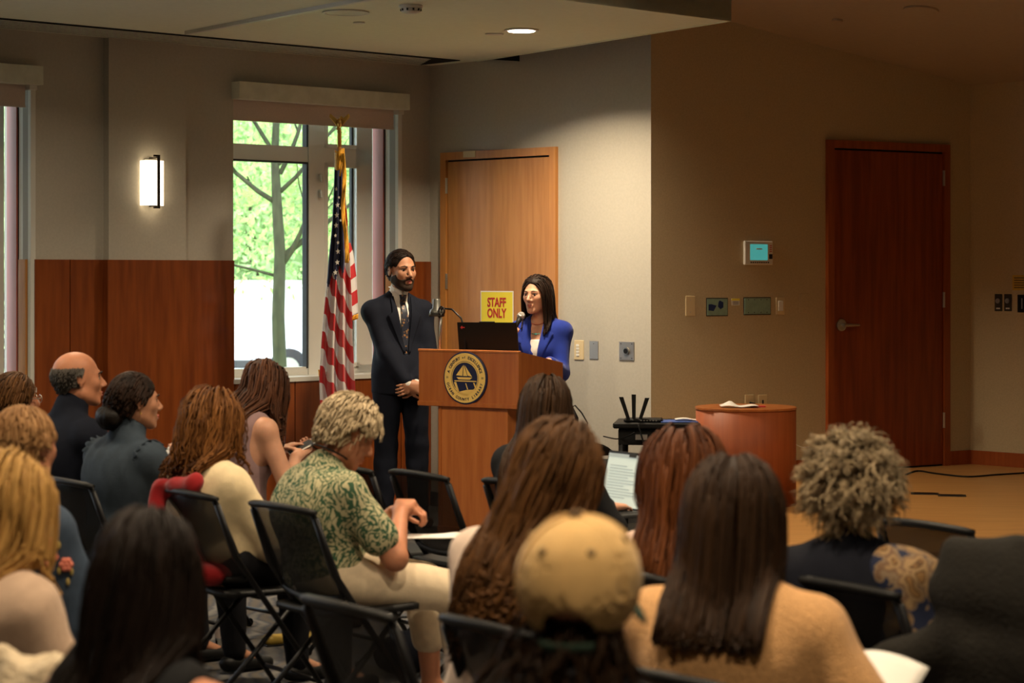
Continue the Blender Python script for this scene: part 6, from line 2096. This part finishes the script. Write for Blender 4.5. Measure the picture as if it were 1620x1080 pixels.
# ------------------------------------------------------------------ empty chairs
def chair_back(px, top, D, yaw, label):
    """place a chair by where the middle of its top rail shows"""
    p = at(px, HOR, D); F = rotm(yaw)[:, 1]
    return chair_at(p[0] + F[0] * .24, p[1] + F[1] * .24, yaw, label)
chair_back(663, 745, 8.9, 54, 'empty black folding chair in the front row before the lectern, seen whole')
chair_back(545, 735, 9.2, 52, 'empty black folding chair hidden behind the head of the woman in the leaf-print shirt')
chair_back(550, 935, 5.35, 54, 'large empty black folding chair in the foreground left of centre')
chair_back(1462, 830, 7.1, 54, 'black folding chair at the stage edge right of the grey curls')
nc = chair_back(1610, 850, 5.3, 40, 'black folding chair under the big dark coat, lower right')
p = at(1610, HOR, 5.3); F_, R_2 = rotm(40)[:, 1], rotm(40)[:, 0]; b0 = V(p[0], p[1], 0)
S = SDF()
S.cone(b0 - R_2 * .17 + V(0, 0, .955), b0 + R_2 * .28 + V(0, 0, .945), .050, .06, k=.02, flat=.8, ax=F_)
for zz_ in (.86, .70, .54): S.cone(b0 - R_2 * .15 - F_ * .02 + V(0, 0, zz_), b0 + R_2 * .28 - F_ * .03 + V(0, 0, zz_), .095, .10, k=.04, flat=.55, ax=F_)
S.cone(b0 - R_2 * .15 - F_ * .02 + V(0, 0, .76), b0 - R_2 * .33 - F_ * .05 + V(0, 0, .62), .06, .07, k=.02, flat=.7, ax=F_)
S.cone(b0 - R_2 * .33 - F_ * .05 + V(0, 0, .62), b0 - R_2 * .34 - F_ * .05 + V(0, 0, .40), .08, .06, k=.05, flat=.7, ax=F_)
o = build_sdf(S, 'draped_coat', CL['coat'], None, .010, 0, .012, 8, csc=18); tag(o, 'large dark coat hung over the chair in the lower right corner', 'coat')
p = V(*at(286, 708, 9.0)); lap_paper('paper_sheet', p, (1.0, .2, -.9), .16, .2, 'white paper held up in front of the woman with the low bun')

# ------------------------------------------------------------------ things on the floor
def floor_at(px, py): return at(px, py, FPX * EYE / (py - HOR))
pb = floor_at(352, 1035)
bt = empty('water_bottle', (pb[0], pb[1], 0), 0, 'clear plastic water bottle with white cap on the carpet under the chairs', 'bottle')
M['pet'] = M['glass']
MB().lathe([(.030, 0), (.032, .01), (.032, .05), (.030, .055), (.032, .06), (.032, .13), (.02, .165), (.012, .175), (.012, .185)], n=18).build('bottle_body', M['pet'], bt, True)
MB().lathe([(.014, .183), (.014, .2)], n=14).build('bottle_cap', M['white'], bt)
MB().lathe([(.0325, .075), (.0325, .115)], n=18).build('bottle_label', M['blind'], bt)
pb = floor_at(640, 1068); 
bag = empty('handbag', (pb[0], pb[1], 0), .3, 'small dark bag with metal rings lying on the carpet by the foreground chair', 'bag')
S = SDF(); S.ell((0, 0, .09), (.13, .07, .09)); S.half((0, 0, .0), (0, 0, -1)); build_sdf(S, 'pouch', CL['navy'], bag, .008, 0, .006, 4)
MB().tube([(.09 + .03 * math.cos(a), -.05, .10 + .03 * math.sin(a)) for a in np.linspace(0, 6.28, 16)], .003, 6).build('metal_ring', M['steel'], bag, True)
MB().tube([(-.1, 0, .14), (-.05, 0, .24), (.05, 0, .24), (.1, 0, .14)], .006, 6).build('strap', M['black'], bag, True)
pb = floor_at(455, 1018)
ys = empty('flat_shoe', (pb[0], pb[1], 0), -math.radians(58), 'mustard yellow flat shoe on the carpet between the chairs', 'shoe')
S = SDF(); S.cone((0, -.08, .028), (0, .10, .022), .036, .034, k=.02, flat=.8, ax=(0, 0, 1)); S.half((0, 0, 0), (0, 0, -1)); S.ell((0, -.03, .06), (.028, .07, .03), sub=True, k=.01)
build_sdf(S, 'upper', mat('mustard_leather', (.40, .27, .05), .5), ys, .006, .002)
MB().box((-.038, -.12, 0), (.038, .13, .008), .003).build('sole', M['black'], ys)

# ------------------------------------------------------------------ standing figures
def standing(name_label, px, D, Ht, yaw, head_yaw, head_pitch, female, skin, hands, poles, hdirs, hns, curls, clear=0, toe=.12, top_px=None, sides=(None, None), head_roll=0, hs=1.0, sw=.178, shdz=0.0):
    s = Ht / 1.78
    b = at(px, HOR, D); base = V(b[0], b[1], 0)
    spec = dict(s=s, hs=hs, sw=sw, sh_dz=(shdz, shdz), seat_yaw=yaw, torso_yaw=yaw, head_yaw=head_yaw, head_pitch=head_pitch, head_roll=head_roll, pel_z=.97 * s, female=female)
    F = rotm(yaw)[:, 1]; R = rotm(yaw)[:, 0]
    spec['headc'] = V(0, 0, Ht - .116 * hs - .022) + F * .015
    spec['handL'] = R * hands[0][0] + F * hands[0][1] + V(0, 0, hands[0][2]); spec['handR'] = R * hands[1][0] + F * hands[1][1] + V(0, 0, hands[1][2])
    if poles: spec['poleL'] = R * poles[0][0] + F * poles[0][1] + V(0, 0, poles[0][2]); spec['poleR'] = R * poles[1][0] + F * poles[1][1] + V(0, 0, poles[1][2])
    J = joints(spec)
    for q, sg in (('L', -1), ('R', 1)):
        J['kn' + q] = J['hip' + q] + V(0, 0, -.43 * s) + R * sg * .015 + F * .02
        J['an' + q] = V(*J['kn' + q][:2], .09) + R * sg * .02 - F * .02
    root = empty('person', base, 0, name_label, 'person')
    S = SDF()
    upper_body(S, J, s, female, .92)
    legs(S, J, s * .92)
    head_sdf(S, J['headc'], J['Rh'], hs, female)
    for q, sg, i in (('L', -1, 0), ('R', 1, 1)):
        hd = R * hdirs[i][0] + F * hdirs[i][1] + V(0, 0, hdirs[i][2]); hn = R * hns[i][0] + F * hns[i][1] + V(0, 0, hns[i][2])
        sd_ = sides[i]
        hand_sdf(S, J['wr' + q], hd, hn, sd_ if sd_ else 1, curls[i], s)
        S.cone(J['an' + q], J['an' + q] + F * .1 - V(0, 0, .05), .034, .026, k=.02)
    build_sdf(S, 'body', skin, root, .0065)
    J['hs'] = hs; return root, J, base, s, R, F, S


def ray_front(Sd, e, x, z, R, F, y0=.5):
    """march from the front towards the body until the cloth surface is met"""
    y = y0
    for _ in range(60):
        d = float(Sd.eval((R * x + F * y + V(0, 0, z))[None], e)[0])
        if d < .0008: break
        y -= max(.0008, d * .8)
        if y < -.3: break
    return y


def drape(Sd, e, fn, nu, nv, R, F, off, thick=.003):
    """fn(u, v) -> (x, z) in the figure's front view; laid on the cloth surface"""
    def f(u, v):
        x, z = fn(u, v); y = ray_front(Sd, e, x, z, R, F); return R * x + F * (y + off) + V(0, 0, z)
    mb = MB(); mb.grid(f, nu, nv, thick); return mb


# --- man in the navy suit
root, J, base, s, R, F, S = standing('bearded man in a navy suit and floral tie standing left of the lectern', 634, 14.15, 1.835, 158, 148, -2, False, SK_TAN,
    ((-.045, .185, .945), (.02, .20, .935)), ((-.9, -.5, -.2), (.9, -.5, -.2)), ((.85, .25, -.30), (-.85, .25, -.25)), ((0, -1, 0), (0, -1, 0)), (.45, .45), sides=(1, -1), hs=1.13, sw=.172, shdz=-.022)
Sh = SDF(); upper_body(Sh, J, s, False, .97, neck=False, sleeve=.98); Sh.cone(J['neck'] - V(0, 0, .02), J['neck'] + (J['headc'] - J['neck']) * .16, .052 * s, .050 * s, k=.015)
build_sdf(Sh, 'dress_shirt', CL['shirt_white'], root, .007, .007, .0)
Jk = SDF(); upper_body(Jk, J, s, False, .98, neck=False, sleeve=.93, armr=1.02)
Jk.cone(J['pelvis'] + V(0, 0, .02), J['pelvis'] - V(0, 0, .10), .165 * s, .175 * s, k=.05, flat=.74, ax=F)
Jk.half(J['pelvis'] - V(0, 0, .13), (0, 0, -1))
# deep V opening at the front
sc, ch = J['sc'], J['chest']
vbot = ch - V(0, 0, .16)
jk = Jk.copy()
for k in range(9):
    t = k / 8; p = vbot + (J['neck'] + V(0, 0, .03) - vbot) * t
    jk.cone(p + F * .04, p + F * .30, .010 + .048 * t, .010 + .06 * t, k=.01, sub=True)
jk.cone(J['neck'] - V(0, 0, .02), J['headc'], .052 * s, .058 * s, k=.01, sub=True)
build_sdf(jk, 'suit_jacket', CL['navy_suit'], root, .0095, .016, .004, 5)
e_ = .018
def zrel(t): return vbot[2] + (J['neck'][2] - .01 - vbot[2]) * t
for q in (-1, 1):
    def lap(u, v, q=q):
        w0 = .010 + .050 * v
        w1 = w0 + (.012 + .062 * min(1, v / .66) if v < .68 else .040 - .02 * (v - .68) / .32)
        return (q * (w0 + (w1 - w0) * u), zrel(v * .97))
    drape(Jk, e_, lap, 6, 22, R, F, .006, .005).build('lapel', CL['navy_suit'], root, True)
tie_m = mat('floral_tie_silk', (.012, .016, .03), .45, bump=.1)
nt = tie_m.node_tree; b_ = nt.nodes['Principled BSDF']; vo = N(nt, 'ShaderNodeTexVoronoi'); vo.inputs['Scale'].default_value = 46
tc = N(nt, 'ShaderNodeTexCoord'); nt.links.new(tc.outputs['Object'], vo.inputs['Vector'])
rr_ = N(nt, 'ShaderNodeValToRGB'); rr_.color_ramp.interpolation = 'CONSTANT'; el = rr_.color_ramp.elements
el[0].color = (.34, .13, .035, 1); el[1].position = .34; el[1].color = (.012, .016, .03, 1); x = el.new(.16); x.color = (.20, .11, .05, 1)
nt.links.new(vo.outputs['Distance'], rr_.inputs[0]); nt.links.new(rr_.outputs[0], b_.inputs['Base Color'])
zt0 = J['neck'][2] - .012
mb = drape(Sh, .007, lambda u, v: ((u - .5) * (.034 + .040 * v), zt0 - .028 - v * .40), 6, 30, R, F, .008, .004); tie = mb.build('tie', tie_m, root, True)
mb = drape(Sh, .007, lambda u, v: ((u - .5) * (.052 - .020 * v), zt0 - v * .036), 5, 5, R, F, .012, .010); mb.build('tie_knot', tie_m, root, True)
for q in (-1, 1):
    def colr(u, v, q=q):
        a = u; x_ = q * (.004 + .056 * a); z_ = zt0 + .022 + .030 * a - v * (.040 - .012 * a) - (.012 if a < .3 else 0) * v
        return (x_, z_)
    drape(Sh, .007, colr, 8, 4, R, F, .010, .004).build('shirt_collar', CL['shirt_white'], root, True)
Tr = SDF(); Tr.ell(J['pelvis'], V(.168, .125, .12) * s, np.stack([R, F, V(0, 0, 1)], 1), k=.05)
legs(Tr, J, s, 1.08, k=.02)
for q in ('L', 'R'): Tr.cone(J['kn' + q], J['an' + q] - V(0, 0, .02), .062 * s, .054 * s, k=.02)
build_sdf(Tr, 'suit_trousers', CL['navy_suit'], root, .014, .010, .004, 9)
for q in ('L', 'R'):
    F_ = SDF(); a = J['an' + q]
    F_.cone(a - V(0, 0, .045) - F * .04, a + F * .17 - V(0, 0, .055), .038, .034, k=.02, flat=.85, ax=(0, 0, 1)); F_.half((a[0], a[1], .002), (0, 0, -1))
    build_sdf(F_, 'shoe', mat('brown_shoe_leather', (.10, .045, .02), .4), root, .009, .006)
    S_ = SDF(); a = J['wr' + q]; 
eyes_face(root, J['headc'], J['Rh'], 1.13, True)
# beard: cheeks, chin, moustache just proud of the skin
Bd = SDF(); c, Rh = J['headc'], J['Rh']; s = 1.13; T = lambda x, y, z: c + Rh @ (V(x, y, z) * s)
Bd.ell(T(0, .024, -.030), V(.0635, .0705, .0865) * s, Rh, k=.03)
for q in (-1, 1): Bd.cone(T(q * .050, .004, -.058), T(q * .016, .068, -.097), .0215 * s, .019 * s, k=.02)
Bd.ell(T(0, .076, -.100), V(.020, .017, .018) * s, Rh, k=.02)
Bd.half(T(0, 0, -.034), Rh @ V(0, -.25, 1), k=.006)
Bd.ell(T(0, .115, -.052), V(.030, .040, .0245) * s, Rh, k=.006, sub=True)
for q in (-1, 1): Bd.ell(T(q * .042, .085, -.028), V(.026, .05, .026) * s, Rh, k=.006, sub=True)
beard = hairmat('dark_beard', (.030, .018, .012), (.05, .03, .02), .7)
build_sdf(Bd, 'beard', beard, root, .0045, .0012)
mb = MB(); mb.tube([T(-.026, .086, -.062), T(-.014, .0985, -.050), T(0, .1015, -.047), T(.014, .0985, -.050), T(.026, .086, -.062)], [.003, .0055, .005, .0055, .003], 8); mb.build('moustache', beard, root, True)
collM = S.copy()
make_hair(root, J, s, H['blackish'], collM, kind='long', zend=-.3, n=1800, length=.032, ds=.005, vol=.006, r=.0030, hairline=.078, nape=-.050, fluff=.5, seed=31, hfwd=.080, tone_hi=.6, flow=(.15, -.9, -.5), clumps=240)

# --- woman in the royal blue jacket
wx, wy = .165, 13.93
root, J, base, s, R, F, S = standing('woman in a royal blue jacket speaking into a microphone behind the lectern', 810 + FPX * wx / wy, wy, 1.665, 196, 211, -2, True, SK_FAIR,
    ((-.15, .27, 1.10), (.14, .20, 1.235)), ((-.1, -.5, -.9), (.25, -.4, -.9)), ((.15, .9, -.1), (-.35, .35, .8)), ((0, 0, -1), (-.75, .1, .0)), (.30, .85), sides=(1, -1), head_roll=0, hs=1.03, sw=.15, shdz=-.012)
Jk = SDF(); upper_body(Jk, J, s, True, .98, neck=False, sleeve=.95, armr=1.05)
Jk.cone(J['pelvis'] + V(0, 0, .02), J['pelvis'] - V(0, 0, .10), .155 * s, .165 * s, k=.05, flat=.78, ax=F); Jk.half(J['pelvis'] - V(0, 0, .12), (0, 0, -1))
for q in ('L', 'R'): Jk.ell(J['sh' + q] + V(0, 0, .012), (.054, .050, .045), k=.03)
ch = J['chest']; vbot = ch - V(0, 0, .15)
jk = Jk.copy()
for k in range(9):
    t = k / 8; p = vbot + (J['neck'] + V(0, 0, .02) - vbot) * t
    jk.cone(p + F * .03, p + F * .30, .008 + .050 * t, .008 + .06 * t, k=.01, sub=True)
jk.cone(J['neck'] - V(0, 0, .02), J['headc'], .056 * s, .062 * s, k=.01, sub=True)
build_sdf(jk, 'blue_jacket', CL['royal'], root, .0075, .016, .0045, 12)
Tp = SDF(); upper_body(Tp, J, s, True, .96, neck=False, arms=False); Tp.half(J['sc'] - V(0, 0, .085), (0, 0, 1))
build_sdf(Tp, 'white_top', CL['shirt_white'], root, .0075, .006, .001)
zrel = lambda t: vbot[2] + (J['neck'][2] + .0 - vbot[2]) * t
for q in (-1, 1):
    def lap(u, v, q=q):
        w0 = .008 + .050 * v; w1 = w0 + (.010 + .070 * min(1, v / .7) if v < .72 else .038 - .02 * (v - .72) / .28)
        return (q * (w0 + (w1 - w0) * u), zrel(v * .97))
    drape(Jk, .016, lap, 6, 22, R, F, .006, .005).build('lapel', CL['royal'], root, True)
Tr = SDF(); Tr.ell(J['pelvis'], V(.16, .12, .12) * s, np.stack([R, F, V(0, 0, 1)], 1), k=.05); legs(Tr, J, s, 1.05, k=.02)
build_sdf(Tr, 'trousers', CL['dark'], root, .012, .010, .003, 9)
for q in ('L', 'R'):
    F_ = SDF(); a = J['an' + q]
    F_.cone(a - V(0, 0, .045) - F * .04, a + F * .15 - V(0, 0, .058), .034, .028, k=.02, flat=.85, ax=(0, 0, 1)); F_.half((a[0], a[1], .002), (0, 0, -1))
    build_sdf(F_, 'shoe', M['black'], root, .010, .005)
eyes_face(root, J['headc'], J['Rh'], 1.03, False)
Bdy = S.copy()
nb = J['neck']
def neckl(r0, drop, m_, name, rad, n=40, beads=None):
    pts = []
    for a in np.linspace(-.2, math.pi + .2, n):
        x_ = r0 * math.cos(a); z_ = nb[2] - .012 - drop * max(0, math.sin(a)) ** .8
        y_ = ray_front(Bdy, 0, x_, z_, R, F); pts.append(R * x_ + F * (y_ + .003) + V(0, 0, z_))
    mb = MB()
    if beads:
        for p in pts[::2]: mb.ball(p, rad, 6, 4)
    else: mb.tube(pts, rad, 5)
    return mb.build(name, m_, root, True), pts
turq = mat('turquoise_stone', (.10, .45, .42), .35); coral = mat('coral_bead', (.55, .10, .05), .4)
neckl(.058, .045, coral, 'bead_necklace', .0035, 50, True)
o, pts = neckl(.066, .105, M['brass'], 'pendant_necklace', .0018)
pm = pts[len(pts) // 2]; mb = MB(); mb.ball(pm + F * .003, (.012, .006, .007), 10, 6); mb.ball(pm + R * .02 + V(0, 0, .002), (.006, .004, .004)); mb.ball(pm - R * .02 + V(0, 0, .002), (.006, .004, .004)); mb.build('pendant', turq, root, True)
collW = S.copy()
for p in Jk.p:
    if p[0] == 'c': collW.p.append(p[:3] + (p[3] + .016, p[4] + .016) + p[5:])
    elif p[0] == 'e': collW.p.append((p[0], p[1], p[2] + .016) + p[3:])
make_hair(root, J, 1.03, H['blackish'], collW, kind='long', zend=-.235, n=900, vol=.014, wave=.003, wfreq=20, r=.0060, seed=33, cut_jit=.02, part=-.015, hairline=.068, back_bias=.3, fluff=.5, tone_hi=.9, hfwd=.078)
# hand-held microphone in her right hand, resting near the mouth
w_ = J['wrR']; hd = unit(R * -.35 + F * .35 + V(0, 0, .8))
mouth = J['headc'] + J['Rh'] @ V(0, .16, -.085)
hc = w_ + hd * .085 + R * -.022
mdir = unit(mouth - hc)
mic = empty('handheld_microphone', base + hc, 0, 'black handheld microphone with silver mesh head in the speaking woman\'s hand', 'microphone')
MB().tube([-mdir * .12, mdir * .045, mdir * .075], [.011, .014, .019], 14).build('handle', M['black'], mic, True)
mb = MB(); mb.ball((0, 0, 0), .0255, 16, 12); mb.v = [tuple(V(*q) + mdir * .098) for q in mb.v]; mb.build('mesh_head', mat('microphone_mesh', (.45, .43, .40), .45, metal=.8, bump=.6, bscale=900), mic, True)
mb = MB(); mb.tube([mdir * .086, mdir * .092], .0262, 16); mb.build('head_band', M['steel'], mic, True)
